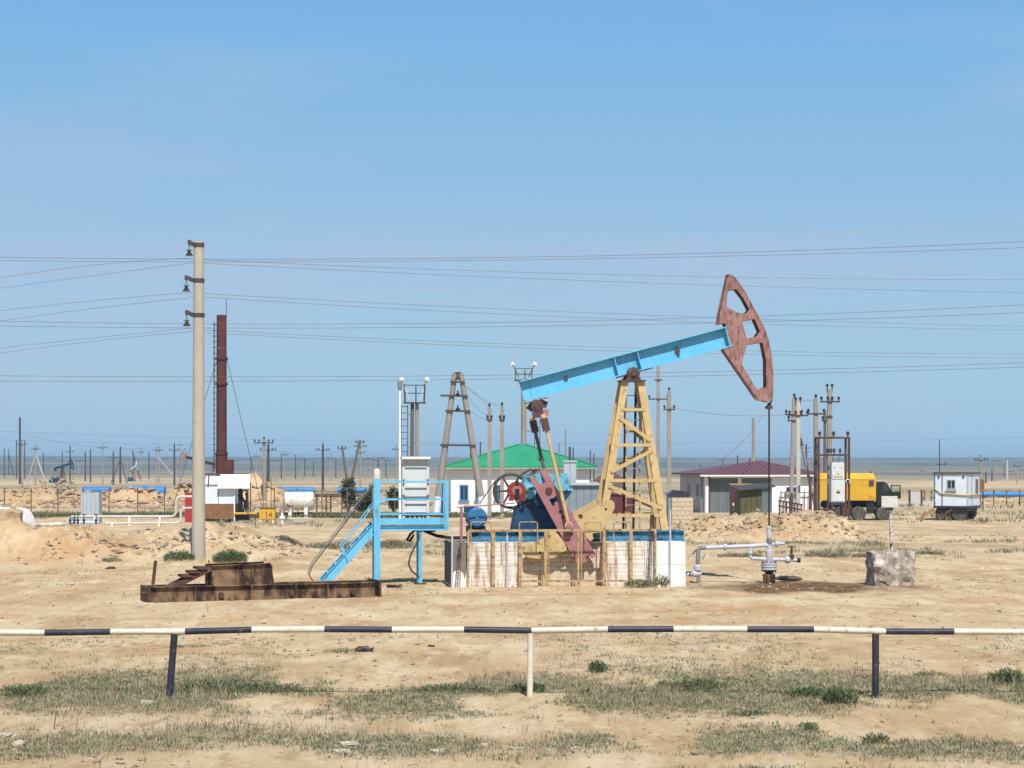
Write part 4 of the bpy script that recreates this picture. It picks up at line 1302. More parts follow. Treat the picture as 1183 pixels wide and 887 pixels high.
for px in (255, 336, 407):
    x = s_(px, 688).x
    z = sgz(x, -0.45) + 0.12
    B().lathe([(-0.1, 0.03), (-0.1, 0.055), (0.12, 0.055)], (x, -0.44, z), (0, 1, 0), 12).build('pipe_stub', M['rust'], sk)
for px in (225, 290, 341, 378):
    x = s_(px, 688).x
    B().box(x - 0.012, x + 0.012, -0.5, -0.43, sgz(x, -0.42) + 0.01, sgz(x, -0.42) + 0.3).build('web_stiffener', M['rust_light'], sk)
xe = sx1 - 0.12
B().box(xe - 0.02, xe + 0.02, -0.42, 0.5, sgz(xe, 0) + 0.0, sgz(xe, 0) + 0.34).build('end_plate', M['rust'], sk)
B().box(sx0 - 0.03, sx0 + 0.02, -0.5, 0.5, sgz(sx0, 0) - 0.03, sgz(sx0, 0) + 0.33).build('end_plate', M['rust'], sk)
B().tube((sx0 - 0.14, -0.35, sgz(sx0, 0) + 0.2), (sx0 + 0.1, -0.35, sgz(sx0, 0) + 0.2), 0.035, n=8).build('lug', M['rust'], sk)
# trough box: thin sheet walls, open on top
bx0, bx1 = s_(244, 665, -0.3).x, s_(314, 665, -0.3).x
bzz0, bzz1 = s_(275, 677, -0.3).z, s_(275, 653, -0.3).z
for (n_, a, e, m_) in (('trough_front', (bx0, -0.34), (bx1, -0.34), 'rust_light'), ('trough_back', (bx0, 0.36), (bx1, 0.36), 'rust')):
    b = B()
    b.prism([(a[0], bzz0 - 0.04), (e[0] + 0.06, bzz0 - 0.04), (e[0] - 0.03, bzz1 + 0.03), (a[0], bzz1)], a[1] - 0.008, a[1] + 0.008)
    b.bar((a[0], a[1] - 0.03, bzz1 + 0.004), (e[0] - 0.03, a[1] - 0.03, bzz1 + 0.034), 0.09, 0.012)
    b.build(n_, M[m_], sk)
for x in (bx0 + 0.005, bx1 - 0.0):
    B().box(x - 0.008, x + 0.008, -0.331, 0.351, bzz0 - 0.04, bzz1 - 0.01).build('trough_end', M['rust'], sk)
for px in (290, 303):
    x = s_(px, 665, -0.36).x
    B().box(x - 0.01, x + 0.01, -0.385, -0.349, bzz0 - 0.03, bzz1 - 0.01).build('web_stiffener', M['rust'], sk)
# leaning steps
b0, b1_ = s_(199, 679, -0.2), s_(243, 656, -0.2)
for yl in (-0.3, 0.1):
    B().bar((b0.x, yl, b0.z + 0.02), (b1_.x, yl, b1_.z), 0.05, 0.11).build('leaning_channel', M['rust'], sk)
for t in (0.35, 0.55, 0.75):
    B().box(b0.x + (b1_.x - b0.x) * t - 0.1, b0.x + (b1_.x - b0.x) * t + 0.1, -0.36, 0.16, b0.z + (b1_.z - b0.z) * t + 0.08, b0.z + (b1_.z - b0.z) * t + 0.13).build('step', M['rust'], sk)
B().path([(b1_.x - 0.04, -0.2, b1_.z + 0.16), (b1_.x, -0.2, b1_.z + 0.02), (b1_.x - 0.08, -0.2, bzz0)], 0.016, 5).build('bent_rod', M['rust'], sk)
gp = ground_at(175, 41.3)
o = B().bar((0, 0, -0.05), (0.09, 0, 0.75), 0.07, 0.03, up=(0, 1, 0)).build('iron_bar', M['rust'], None)
o.location = gp
tag(o, 'rusty flat iron bar stuck upright behind the skid', 'bar')

# ------------------------------------------------------------------ big concrete pole and the barrier
PY = 55.0
pg = ground_at(229.5, PY)
pole0 = thing('concrete_pole', 'tall round concrete power pole with three steel brackets and hanging insulators', 'utility pole', pg)
hp = P(228, 279, PY).z - pg.z
B().lathe([(-0.3, 0.205), (0, 0.2), (hp * 0.5, 0.17), (hp - 0.06, 0.142), (hp - 0.05, 0.15), (hp, 0.15)], n=24).build('shaft', M['concrete'], pole0)
for i, (py, dx) in enumerate(((283, 0.13), (324, 0.21), (364, 0.19))):
    z = P(228, py, PY).z - pg.z
    rr = 0.145 + 0.05 * (hp - z) / hp
    cl = B().lathe([(-0.055, rr + 0.004), (-0.05, rr + 0.02), (0.05, rr + 0.02), (0.055, rr + 0.004)], (0, 0, z), n=24).build('clamp', M['dark'], pole0)
    br = B()
    br.bar((-rr, -0.05, z), (-rr - dx, -0.1, z + 0.09), 0.05, 0.12)
    br.bar((-rr - dx, -0.1, z + 0.14), (-rr - dx, -0.1, z + 0.0), 0.05, 0.05, up=(0, 1, 0))
    br = br.build('bracket', M['dark'], pole0)
    ix = -rr - dx + 0.02
    ins = B()
    ins.tube((ix, -0.1, z + 0.05), (ix, -0.1, z - 0.12), 0.014, n=6)
    ins.build('hook', M['dark'], br)
    B().lathe([(0.0, 0.03), (-0.03, 0.06), (-0.06, 0.11), (-0.07, 0.06), (-0.1, 0.05)], (ix, -0.1, z - 0.1), (0, 0, 1), 14).build('insulator', M['glassgreen'], br)
    B().lathe([(0.0, 0.03), (-0.05, 0.06), (-0.13, 0.12), (-0.14, 0.04)], (ix, -0.1, z - 0.19), (0, 0, 1), 14).build('insulator', M['porcelain'], br)

YR = 22.9
bar = thing('barrier_rail', 'black and white striped pipe barrier on short posts along the verge', 'barrier', ground_at(612, YR))
bo_ = bar.location
def rl(px, py):
    return P(px, py, YR) - bo_
edges = [-520, -400, -320, -190, -110, 0 - 40, 52, 128, 214, 291, 375, 453, 536, 614, 702, 778, 863, 940, 1023, 1102, 1190, 1270, 1350, 1430, 1510, 1590, 1700]
def ry(px):
    return 727.0 + 3.2 * ((px - 640) / 600.0) ** 2 + 0.9 * math.sin(px * 0.013) + 0.5 * math.sin(px * 0.031 + 1)
for i in range(len(edges) - 1):
    a, e = edges[i], edges[i + 1]
    dark = (i % 2 == 0)
    if a == -40 or a == -110: dark = (a == -110)
    seg = B().tube(rl(a, ry(a)), rl(e, ry(e)), 0.0375 if not dark else 0.038, n=14)
    seg.build('rail_section', M['navy'] if dark else M['cream'], bar)
for (px, w, m_, lean) in ((-212, 0.09, 'navy', 0), (199.5, 0.085, 'navy', -4.5), (613, 0.075, 'cream', -1), (1011.5, 0.085, 'navy', 0), (1420, 0.09, 'cream', 0)):
    t = rl(px + (2 if lean < -2 else 0), ry(px) + 3)
    bx = XW(px + lean, YR)
    bz = hz(bx, YR) - 0.08
    B().tube((bx - bo_.x, 0, bz - bo_.z), t, w / 2, n=12).build('post', M[m_], bar)
b = B().lathe([(-0.05, 0.044), (0.05, 0.044)], rl(204, ry(204)), (1, 0, 0), 12)
b.build('joint_sleeve', M['cream'], bar)
B().lathe([(-0.05, 0.044), (0.05, 0.044)], rl(1014, ry(1014)), (1, 0, 0), 12).build('joint_sleeve', M['cream'], bar)

# ------------------------------------------------------------------ concrete block and sign
def rough_block(name, c, sx, sy, sz, m, label, cat, seed, amp=0.05, yaw=0.0, group=None):
    bm = bmesh.new()
    bmesh.ops.create_cube(bm, size=1.0)
    bmesh.ops.subdivide_edges(bm, edges=bm.edges[:], cuts=9, use_grid_fill=True)
    for v in bm.verts:
        x, y, z = v.co
        # round the edges a little and roughen the faces
        r = Vector((x, y, z))
        k = 1 - 0.10 * max(0, (abs(x) + abs(y) + abs(z)) - 0.95)
        r *= k
        n1 = float(vnoise(np.array([x * 3 + seed]), np.array([y * 3 + z * 3.7]), seed)[0]) - 0.5
        n2 = float(vnoise(np.array([x * 8 + z * 5 + seed]), np.array([y * 8 - z * 7]), seed + 3)[0]) - 0.5
        v.co = Vector((r.x * sx, r.y * sy, r.z * sz)) + r.normalized() * (n1 * amp + n2 * amp * 0.6)
    me = bpy.data.meshes.new(name)
    bm.to_mesh(me)
    bm.free()
    me.shade_smooth()
    me.set_sharp_from_angle(angle=R(40))
    me.materials.append(m)
    o = bpy.data.objects.new(name, me)
    C.objects.link(o)
    o.location = c
    o.rotation_euler = (0, 0, yaw)
    tag(o, label, cat, group)
    return o
cbk = ground_at(1031, 44.2)
rough_block('concrete_block', cbk + Vector((0, 0.35, 0.36)), 0.97, 0.75, 0.84, M['blockconc'], 'rough lichen stained concrete block near the wellhead', 'concrete block', 4, 0.15, R(6))
sg = ground_at(1031, 45.9)
sign = thing('sign_post', 'blank chipped white sign plate on a flaking thin post behind the concrete block', 'sign', sg)
zt = P(1028, 586, 45.9).z - sg.z
B().tube((0, 0, -0.2), (-0.05, 0, zt), 0.036, n=8).build('post', M['postmottle'], sign)
z0, z1 = P(1028, 586, 45.9).z - sg.z, P(1028, 573, 45.9).z - sg.z
x0, x1 = XW(1018, 45.9) - sg.x, XW(1036.5, 45.9) - sg.x
B().box(x0, x1, -0.05, -0.035, z0, z1).build('plate', M['signwhite'], sign)
B().box(x0 + 0.1, x1 - 0.1, -0.034, 0.03, z0 - 0.06, z0 + 0.02).build('bracket', M['navy'], sign)

# ------------------------------------------------------------------ poles of the background
def insul(b, p, r=0.06, h=0.16):
    b.lathe([(0, r * 0.4), (h * 0.35, r * 0.5), (h * 0.4, r), (h * 0.75, r), (h, r * 0.5)], p, (0, 0, 1), 8)

def pole(name, label, px, top, Y, r=0.12, m='polelight', arms=(), lean=0.0, stays=(), group=None, square=False, cap=None):
    """arms: (pixel row, half width in m, insulators per side); stays: (row at the pole, pixel column of the foot, radius, material)"""
    g_ = ground_at(px, Y)
    o = thing(name, label, 'utility pole', g_, 0, group)
    tp = P(px + lean, top, Y) - g_
    b = B()
    if square: b.bar((0, 0, -0.3), tp, r * 1.8, r * 1.8, up=(0, 1, 0))
    else: b.tube((0, 0, -0.3), tp, r, r * 0.75, 10)
    b.build('shaft', M[m], o)
    for (py, hw, ni) in arms:
        z = P(px, py, Y).z - g_.z
        t = z / tp.z
        c = Vector((tp.x * t, -r, z))
        a = B().bar(c - Vector((hw, 0, 0)), c + Vector((hw, 0, 0)), 0.09, 0.09).build('crossarm', M['dark'], o)
        for s in (-1, 1):
            for k in range(ni):
                b = B()
                insul(b, c + Vector((s * (hw - 0.06 - 0.34 * k), 0, 0.04)), 0.075, 0.24)
                b.build('insulator', M['porcelain'], a)
    if cap:
        for dx in ((-0.13, 0.13) if cap == 2 else (0,)):
            b = B()
            b.tube(tp + Vector((dx, 0, -0.2)), tp + Vector((dx, 0, 0.05)), 0.03, n=6)
            insul(b, tp + Vector((dx, 0, 0.03)), 0.08, 0.24)
            b.build('insulator', M['porcelain'], o)
    for (py, fx, sr, sm_) in stays:
        z = P(px, py, Y).z - g_.z
        t = z / tp.z
        f = Vector((XW(fx, Y) - g_.x, 0.15, 0))
        f.z = hz(f.x + g_.x, f.y + g_.y) - g_.z - 0.1
        B().tube(f, (tp.x * t, 0.1, z), sr, n=8).build('stay', M[sm_], o)
    return o

def aframe(Y=118):
    g_ = ground_at(527, Y)
    o = thing('a_frame_pole', 'concrete A-frame power pole with whitewashed feet in front of the green roofed house', 'utility pole', g_)
    for (bx, tx, m_) in ((503, 525.5, 0), (560, 532.5, 1)):
        f = Vector((XW(bx, Y) - g_.x, 0, -0.25))
        t = P(tx, 431, Y) - g_
        B().tube(f, t, 0.24, 0.16, 14).build('leg', M['concrete_grey'], o)
        w = f + (t - f) * 0.165
        B().tube(f + Vector((0, 0, 0.0)), w, 0.246, 0.238, 14).build('painted_foot', M['white'], o)
    for (py, x0, x1) in ((441, 520, 537), (457, 509, 540.5), (474.5, 514.5, 543.5), (514, 508.5, 549.5)):
        p, e = P(x0, py, Y) - g_, P(x1, py, Y) - g_
        B().bar(p + Vector((0, -0.2, 0)), e + Vector((0, -0.2, -0.03)), 0.12, 0.12).build('crossarm', M['dark'], o)
    for (x, y) in ((529, 455), (529, 472), (529, 437)):
        b = B()
        c = P(x, y, Y) - g_
        b.lathe([(-0.1, 0.12), (0.0, 0.15), (0.05, 0.05), (0.2, 0.05)], c + Vector((0, -0.2, 0)), (0, 0, 1), 10)
        b.build('insulator', M['porcelain'], o)
    B().bar(P(525, 431, Y) - g_, P(533, 431, Y) - g_, 0.3, 0.14).build('top_tie', M['dark'], o)
aframe()

pole('concrete_pole', 'left of two slim concrete poles with wire drops before the green roof', 565.5, 471, 112, 0.13, 'concrete_grey', ((485, 0.18, 1),), cap=1, square=True)
pole('concrete_pole', 'right of two slim concrete poles with wire drops before the green roof', 580, 470, 113, 0.13, 'concrete_grey', ((485, 0.18, 1),), cap=1, square=True)
pole('concrete_pole', 'thin tall concrete pole behind the tower without insulators on top', 760.5, 422, 135, 0.12, 'concrete_grey', ((461, 0.7, 1), (439, 0.3, 0)), square=True)
pole('concrete_pole', 'concrete pole with short arm right behind the pump tower', 773, 452, 125, 0.14, 'concrete_grey', ((473, 0.38, 1),), cap=1, square=True)
pole('concrete_pole', 'bare grey pole rising behind the maroon roof', 870.5, 483, 150, 0.16, 'concrete_grey')
pole('concrete_pole', 'leaning grey concrete pole with side arm in the pole cluster by the white shed', 913, 460, 108, 0.115, 'concrete_grey', ((479, 0.5, 1), (486, 0.35, 1)), lean=4.5, cap=1, square=True)
pole('concrete_pole', 'brightest concrete pole of the cluster, braced by a diagonal strut', 922, 464, 105, 0.123, 'polelight', ((480, 0.55, 2),), stays=((493, 947, 0.09, 'concrete_grey'),), cap=2, square=True)
pole('concrete_pole', 'concrete pole with a wide single crossarm beside the rusty transformer frame', 942.5, 461, 104, 0.123, 'concrete_grey', ((478, 0.48, 1),), cap=1, square=True)
pole('concrete_pole', 'slim brown pole rising behind the rusty transformer frame', 953, 474, 112, 0.11, 'wood', ((486, 0.2, 1),))
pole('concrete_pole', 'tall concrete pole with double crossarm inside the rusty transformer frame', 958.5, 449, 101.6, 0.131, 'concrete_grey', ((464, 0.52, 2), (481, 0.14, 0)), cap=2, square=True)

# lamp mast with ladder and cage, and the slim lamp pole
def mast(px, top, plat, Y, r, label, lampmat, lamp_dx, ladder_dx, name='lamp_mast', double=False):
    g_ = ground_at(px, Y)
    o = thing(name, label, 'lamp mast', g_)
    zp, zt = P(px, plat, Y).z - g_.z, P(px, top, Y).z - g_.z
    if double:
        for s in (-1, 1):
            B().tube((s * 0.19, 0, -0.3), (s * 0.15, 0, zp), r, r * 0.9, 10).build('column', M['concrete_grey'] if s > 0 else M['wood'], o)
    else:
        B().tube((0, 0, -0.3), (0, 0, zp), r, r * 0.85, 14).build('column', M['concrete_grey'], o)
    w = 0.72
    pf = B().box(-w, w, -0.4, 0.4, zp, zp + 0.08).build('platform', M['dark'], o)
    for sx in (-1, 1):
        for sy in (-0.36, 0.36):
            B().tube((sx * (w - 0.1), sy, zp + 0.08), (sx * (w - 0.05), sy, zt - 0.25), 0.035, n=6).build('cage_post', M['dark'], pf)
    for k in (0.5, 0.95):
        z = zp + 0.08 + (zt - 0.35 - zp) * k
        for sy in (-0.36, 0.36):
            B().bar((-w + 0.08, sy, z), (w - 0.08, sy, z), 0.03, 0.03).build('cage_rail', M['dark'], pf)
    B().bar((0.1, -0.3, zp), (0.1, -0.3, zt - 0.4), 0.08, 0.05, up=(0, 1, 0)).build('cage_post', M['dark'], pf)
    for s in (-1, 1):
        a = Vector((s * lamp_dx * 0.5, -0.2, zp + 0.3))
        e = Vector((s * lamp_dx, -0.25, zt - 0.12))
        arm = B().tube(a, e, 0.035, n=6).build('lamp_arm', M[lampmat], o)
        b = B().lathe([(-0.2, 0.06), (-0.1, 0.16), (0.12, 0.17), (0.2, 0.05)], e + Vector((s * 0.05, 0, 0.1)), (s * 0.5, -0.6, 0.6), 10)
        b.build('floodlight', M['lampglass'], arm)
    if ladder_dx:
        for s in (0, 0.42):
            x = ladder_dx - s * (1 if ladder_dx < 0 else -1)
            B().tube((x, 0, 0), (x, 0, zp - 0.1), 0.03, n=5).build('ladder_rail', M['dark'], o)
        lr = B()
        n = int(zp / 0.42)
        for k in range(n):
            z = 0.3 + k * 0.42
            x0 = ladder_dx
            x1 = ladder_dx - 0.42 * (1 if ladder_dx < 0 else -1)
            B().tube((x0, 0, z), (x1, 0, z), 0.022, n=5).build('ladder_rung', M['dark'], o)
        for k in range(3):
            z = zp * (0.3 + 0.3 * k)
            B().bar((0, 0, z), (ladder_dx, 0, z), 0.04, 0.04).build('ladder_bracket', M['dark'], o)
    return o
mast(479, 439, 466, 124, 0.13, 'double column lamp mast with ladder and two angled lamps behind the cabinet', 'lampglass', 0.75, -0.45, double=True)
mast(605, 421, 440, 148, 0.24, 'round lamp mast with caged platform rising behind the green roof', 'dark', 0.78, 0.85)
g_ = ground_at(462, 98)
lpo = thing('lamp_pole', 'thin white pole with a dark lamp head behind the platform', 'lamp pole', g_)
zt = P(462, 450, 98).z - g_.z
B().tube((0, 0, -0.2), (0, 0, zt), 0.075, 0.05, 8).build('pole', M['white'], lpo)
B().lathe([(-0.05, 0.06), (0.1, 0.12), (0.42, 0.13), (0.5, 0.05)], (0, 0, zt), (0, 0, 1), 10).build('lamp_head', M['shedgrey'], lpo)

# far poles: (column, top row, distance, kind)
FARP = 'slim utility poles scattered over the far plain'
def fary(base):
    return 3.06 * FPX / (base - HY)
far_simple = [(5, 518, 552), (19, 508, 553), (28.5, 508, 553), (50, 523, 552), (72, 521, 551), (98.5, 521, 556), (104.5, 519, 557), (172, 521, 553), (262, 526, 553), (290, 528, 552), (325, 524, 553), (341.5, 525, 553),
              (352, 530, 551), (362, 533, 551), (388, 530, 552), (446, 532, 552), (437, 531, 553), (544, 498, 560), (555, 510, 558), (682, 520, 556), (686, 524, 556), (1160, 538, 551), (1139, 545, 558), (1146, 542, 556), (809, 536, 551), (835, 530, 551), (620, 520, 553)]
for (px, top, base) in far_simple:
    pole('far_pole', 'bare slim dark utility pole far out on the plain', px, top, fary(base), 0.17, 'poledark', group=FARP)
far_cross = [(296, 524, 557), (318, 529, 556), (350, 527, 554), (382, 526, 556), (407, 531, 554), (441, 526, 557), (60, 526, 552), (91, 529, 552), (147, 527, 553), (163, 519, 556), (192, 526, 552), (1168, 541, 555), (1180, 540, 553), (1066, 541, 552), (25.5, 510, 563), (118.5, 514, 559), (208, 511, 552), (184, 517, 557), (329, 522, 556), (422, 527, 555), (428, 526, 554), (434, 528, 556), (458, 516, 560), (448, 529, 555), (1150, 529, 556), (1175, 535, 558), (1133, 528, 570), (305, 508, 583)]
for (px, top, base) in far_cross:
    pole('far_pole', 'slim grey utility pole with short crossarm far out on the plain', px, top, fary(base), 0.15, 'concrete_grey', ((top + 3.5, 0.8, 2),), group='grey crossarm poles on the far plain', cap=1)
for (px, top, base) in ((201.5, 513, 561), (373, 513, 567), (131, 522, 560), (81, 515, 557), (310, 513, 572)):
    pole('far_pole', 'dark tarred utility pole with crossarm out on the plain behind the pipe fence', px, top, fary(base), 0.17, 'poledark', ((top + 7, 0.9, 2),), group='dark crossarm poles on the far plain', cap=1)
pole('tall_mast', 'very tall thin dark pole standing well above the others on the plain', 23, 482, fary(559), 0.24, 'poledark')
pole('braced_pole', 'braced pole with thick white stay near the far blue pump', 41, 515, fary(562), 0.15, 'concrete_grey', ((519, 0.6, 2),), stays=((524, 54, 0.14, 'polelight'), (524, 30, 0.09, 'polelight')), cap=1)
pole('braced_pole', 'dark pole with one leaning prop at the edge of the plain', 10, 518, fary(550), 0.17, 'poledark', stays=((524, 15.5, 0.17, 'poledark'),))
pole('braced_pole', 'rusty pole with two props spread like a tripod', 139, 516, fary(558), 0.2, 'poledark', ((529, 0.5, 1),), stays=((530, 128, 0.12, 'wood'), (530, 147, 0.12, 'wood')))
pole('braced_pole', 'twin pole with a pale diagonal stay behind the spoil heaps', 181, 517, fary(558), 0.14, 'concrete_grey', ((520, 0.7, 1),), stays=((527, 209, 0.09, 'polelight'),), cap=1)
pole('braced_pole', 'dark pole leaning against a prop behind the far grey pump', 155.5, 520, fary(553), 0.2, 'poledark', lean=-2, stays=((524, 162, 0.18, 'poledark'),))
g_ = ground_at(403, fary(566))
vp = thing('v_pole', 'two dark leaning poles meeting at the foot in a V shape', 'utility pole', g_)
for (tx, ty) in ((395, 515), (416, 508)):
    t = P(tx, ty, g_.y) - g_
    o = B().tube((0, 0, -0.2), t, 0.2, 0.15, 8).build('leg', M['wood'], vp)
    B().bar(t + Vector((-0.6, 0, -0.4)), t + Vector((0.6, 0, -0.4)), 0.12, 0.12).build('crossarm', M['dark'], o)
    b = B()
    for dx in (-0.5, 0, 0.5):
        insul(b, t + Vector((dx, 0, -0.35)), 0.1, 0.3)
    b.build('insulator_row', M['porcelain'], o)
pole('far_pole', 'grey pole standing right behind the V shaped pole pair', 416.5, 508, fary(564), 0.15, 'concrete_grey', ((516, 0.9, 2), (523, 0.7, 1)))
# slim pylon far right of the maroon roof
for (px, top, label) in ((931.5, 513, 'small dark insulator pole seen between the pole cluster and the maroon roof'), (1163.5, 529, 'pale tapered pole beyond the site trailer')):
    pole('far_pole', label, px, top, fary(556), 0.24, 'polelight' if px > 1000 else 'poledark', ((top + 5, 0.9, 2), (top + 9, 0.7, 1)) if px < 1000 else ((top + 1, 0.5, 1),))

# ------------------------------------------------------------------ overhead wires
def wire(pts, Yl, Yr, m='wire', r=0.006, x0=None, x1=None, label=None, group='overhead wires crossing the sky'):
    pts = sorted(pts)
    pxs = np.array([p[0] for p in pts])
    pys = np.array([p[1] for p in pts])
    deg = min(2, len(pts) - 1)
    cf = np.polyfit(pxs, pys, deg)
    a = pxs[0] if x0 is None else x0
    b_ = pxs[-1] if x1 is None else x1
    out = []
    for i in range(29):
        px = a + (b_ - a) * i / 28
        Y = Yl + (Yr - Yl) * i / 28
        out.append(P(px, float(np.polyval(cf, px)), Y))
    o = B().path(out, r, 5).build('overhead_wire', M[m], None)
    tag(o, label or 'thin dark overhead wire stretched across the sky behind the concrete pole', 'wire', group)
W = wire
L0, R0 = -420, 1600
WA = 'dark overhead wire of the pair crossing the pole just below its top bracket'
WB = 'dark overhead wire of the pair crossing the pole at its lowest insulator'
WC = 'dark overhead wire of the lowest pair, well below the pole brackets'
W([(0, 297), (600, 297), (1183, 279)], 62, 62, x0=L0, x1=R0, r=0.0075, label=WA)
W([(0, 301), (600, 300), (1183, 286)], 62.5, 62.5, x0=L0, x1=R0, r=0.0065, label=WA)
W([(0, 371), (600, 372), (1183, 352)], 63, 63, x0=L0, x1=R0, r=0.0065, label=WB)
W([(0, 376.5), (600, 377), (1183, 361)], 63.5, 63.5, x0=L0, x1=R0, r=0.0065, label=WB)
W([(0, 434), (600, 433), (1183, 419)], 63, 63, x0=L0, x1=R0, r=0.0065, label=WC)
W([(0, 440), (600, 437.5), (1183, 424)], 63.5, 63.5, x0=L0, x1=R0, r=0.0065, label=WC)
lab = 'overhead wire in a pale sunlit tone rising towards the right of the sky'
gp_ = 'pale overhead wires in the upper sky'
for (pp, r) in (([(300, 303), (880, 271), (1183, 252)], .005), ([(300, 306), (880, 276), (1183, 256)], .005), ([(0, 345), (600, 333), (1183, 304)], .004), ([(0, 360), (600, 346), (1183, 315)], .004), ([(0, 404), (600, 394), (1183, 366)], .0035)):
    W(pp, 66, 60, 'wire_sunlit_tone', r, x0=L0, x1=R0, label=lab, group=gp_)
# wires from the three brackets of the big pole
gp2 = 'wires carried by the tall concrete pole'
for wi, (pr, lf) in enumerate((((299, 317, 323), (298, 306, 321)), ((303, 325, 338), (304, 318, 333)), ((338, 362, 377), (338, 347, 359)), ((342, 368, 381), (344, 356, 371)), ((380, 401, 409), (379, 390, 402)), ((383, 405, 413), (383, 394, 408)))):
    lev = ('top', 'top', 'middle', 'middle', 'lowest', 'lowest')[wi]
    lab2 = 'thin wire leaving the %s bracket of the concrete pole towards the horse head side' % lev
    lab2b = 'thin wire leaving the %s bracket of the concrete pole away from the pump' % lev
    W([(219, pr[0]), (700, pr[1]), (1183, pr[2])], 54.9, 85, 'wire', 0.005, x0=219, x1=1700, label=lab2, group=gp2)
    W([(219, lf[0]), (110, lf[1]), (0, lf[2])], 75, 54.9, 'wire', 0.005, x0=-420, x1=219, label=lab2b, group=gp2)
# thin distant lines
lab3 = 'hair thin distant wire low over the plain'
for (pp, Y, r) in (([(0, 498), (600, 512), (1183, 505)], 300, .016), ([(0, 508), (300, 514), (560, 512)], 280, .014), ([(310, 517), (395, 520), (416, 512)], 200, .012), ([(24, 500), (120, 517), (208, 514)], 300, .016)):
    W(pp, Y, Y, 'wire', r, label=lab3, group='distant wires')
for (pp, lb) in (([(533, 443), (550, 455), (565, 470)], 'upper slack wire from the A-frame pole to the left concrete pole'), ([(541, 458), (552, 472), (565, 480)], 'middle slack wire from the A-frame pole to the left concrete pole'), ([(533, 443), (560, 462), (580, 470)], 'slack wire from the A-frame pole to the right concrete pole'), ([(543, 475), (555, 482), (565, 486)], 'lowest slack wire from the A-frame pole')):
    W(pp, 117, 112, 'wire', 0.01, label=lb, group=None)
W([(943, 461), (930, 463), (918, 463)], 106, 104, 'wire', 0.01, label='short wire linking the tops of the pole cluster', group=None)
W([(773, 470), (850, 480), (916, 478)], 125, 108, 'wire', 0.01, label='slack wire from the pole by the tower to the pole cluster', group=None)
W([(884, 476), (858, 510), (822, 535)], 118, 128, 'wire', 0.012, label='slanting cable running down to the maroon roof', group=None)

# ------------------------------------------------------------------ boiler house with the rusty stack (left)
BY = 106.0
bg = ground_at(258, BY)
def bl_(px, py):
    v = P(px, py, BY) - bg
    return v.x, v.z
boil = thing('boiler_hut', 'small sheet metal boiler hut with white upper panels and rusty skirt', 'hut', bg)
x0, z0 = bl_(230, 600); x1, z1 = bl_(271, 582)
zt = bl_(250, 561)[1]
B().box(x0, x1, 0, 1.8, z0 + 0.02, z1).build('rusty_skirt', M['brown_lag'], boil)
xm = bl_(252.5, 570)[0]
for (a, e) in ((x0, xm - 0.015), (xm + 0.015, x1)):
    B().box(a, e, -0.02, 1.78, z1 + 0.004, zt).build('wall_panel', M['panelwhite'], boil)
B().box(x1 - 0.03, x1 + 0.03, -0.06, -0.025, -0.05, zt).build('corner_post', M['sheetwhite'], boil)
cx0, cz0 = bl_(252, 563.5); cx1, cz1 = bl_(288.5, 563.5)
zt1 = bl_(270, 548)[1]
B().add([(cx0, -0.35, cz0), (cx1 + 0.05, -0.35, cz1), (cx1 - 0.1, 0.75, zt1), (cx0, 0.75, zt1), (cx0, -0.35, cz0 - 0.03), (cx1 + 0.05, -0.35, cz1 - 0.03), (cx1 - 0.1, 0.75, zt1 - 0.03), (cx0, 0.75, zt1 - 0.03)],
        [(0, 1, 2, 3), (7, 6, 5, 4), (0, 4, 5, 1), (1, 5, 6, 2), (2, 6, 7, 3), (3, 7, 4, 0)]).build('canopy_sheet', M['sheetwhite'], boil)
xa_, za_ = bl_(236, 560)
B().add([(xa_, -0.1, za_ + 0.02), (cx0 - 0.02, -0.1, za_ + 0.02), (cx0 - 0.02, 0.75, zt1 - 0.1), (xa_, 0.75, zt1 - 0.1)], [(0, 1, 2, 3)]).build('roof_sheet', M['sheetwhite'], boil)
B().bar((xa_ - 0.1, 0.8, zt1 + 0.02), (cx1 - 0.15, 0.8, zt1 + 0.02), 0.08, 0.08).build('ridge_bar', M['dark'], boil)
B().bar((bl_(241, 562)[0], -0.13, za_), (bl_(239.5, 548)[0], 0.6, zt1 + 0.05), 0.08, 0.08).build('strut', M['maroon_dark'], boil)
for yy in (-0.3, 0.7):
    B().bar((cx1 - 0.05, yy, -0.05 + bl_(288, 592)[1]), (cx1 - 0.05, yy, cz1 + (0.3 if yy > 0 else 0)), 0.06, 0.06, up=(0, 1, 0)).build('canopy_post', M['dark'], boil)
B().box(x0 + 0.1, x1, 0.1, 1.7, -0.15, z0 + 0.019).build('skid_base', M['black'], boil)
for (a, e) in ((236, 250), (268, 284)):
    xx0, xx1 = bl_(a, 604)[0], bl_(e, 604)[0]
    B().box(xx0, xx1, -0.4, 0.0, -0.1, 0.08).build('footing', M['concrete_grey'], boil)
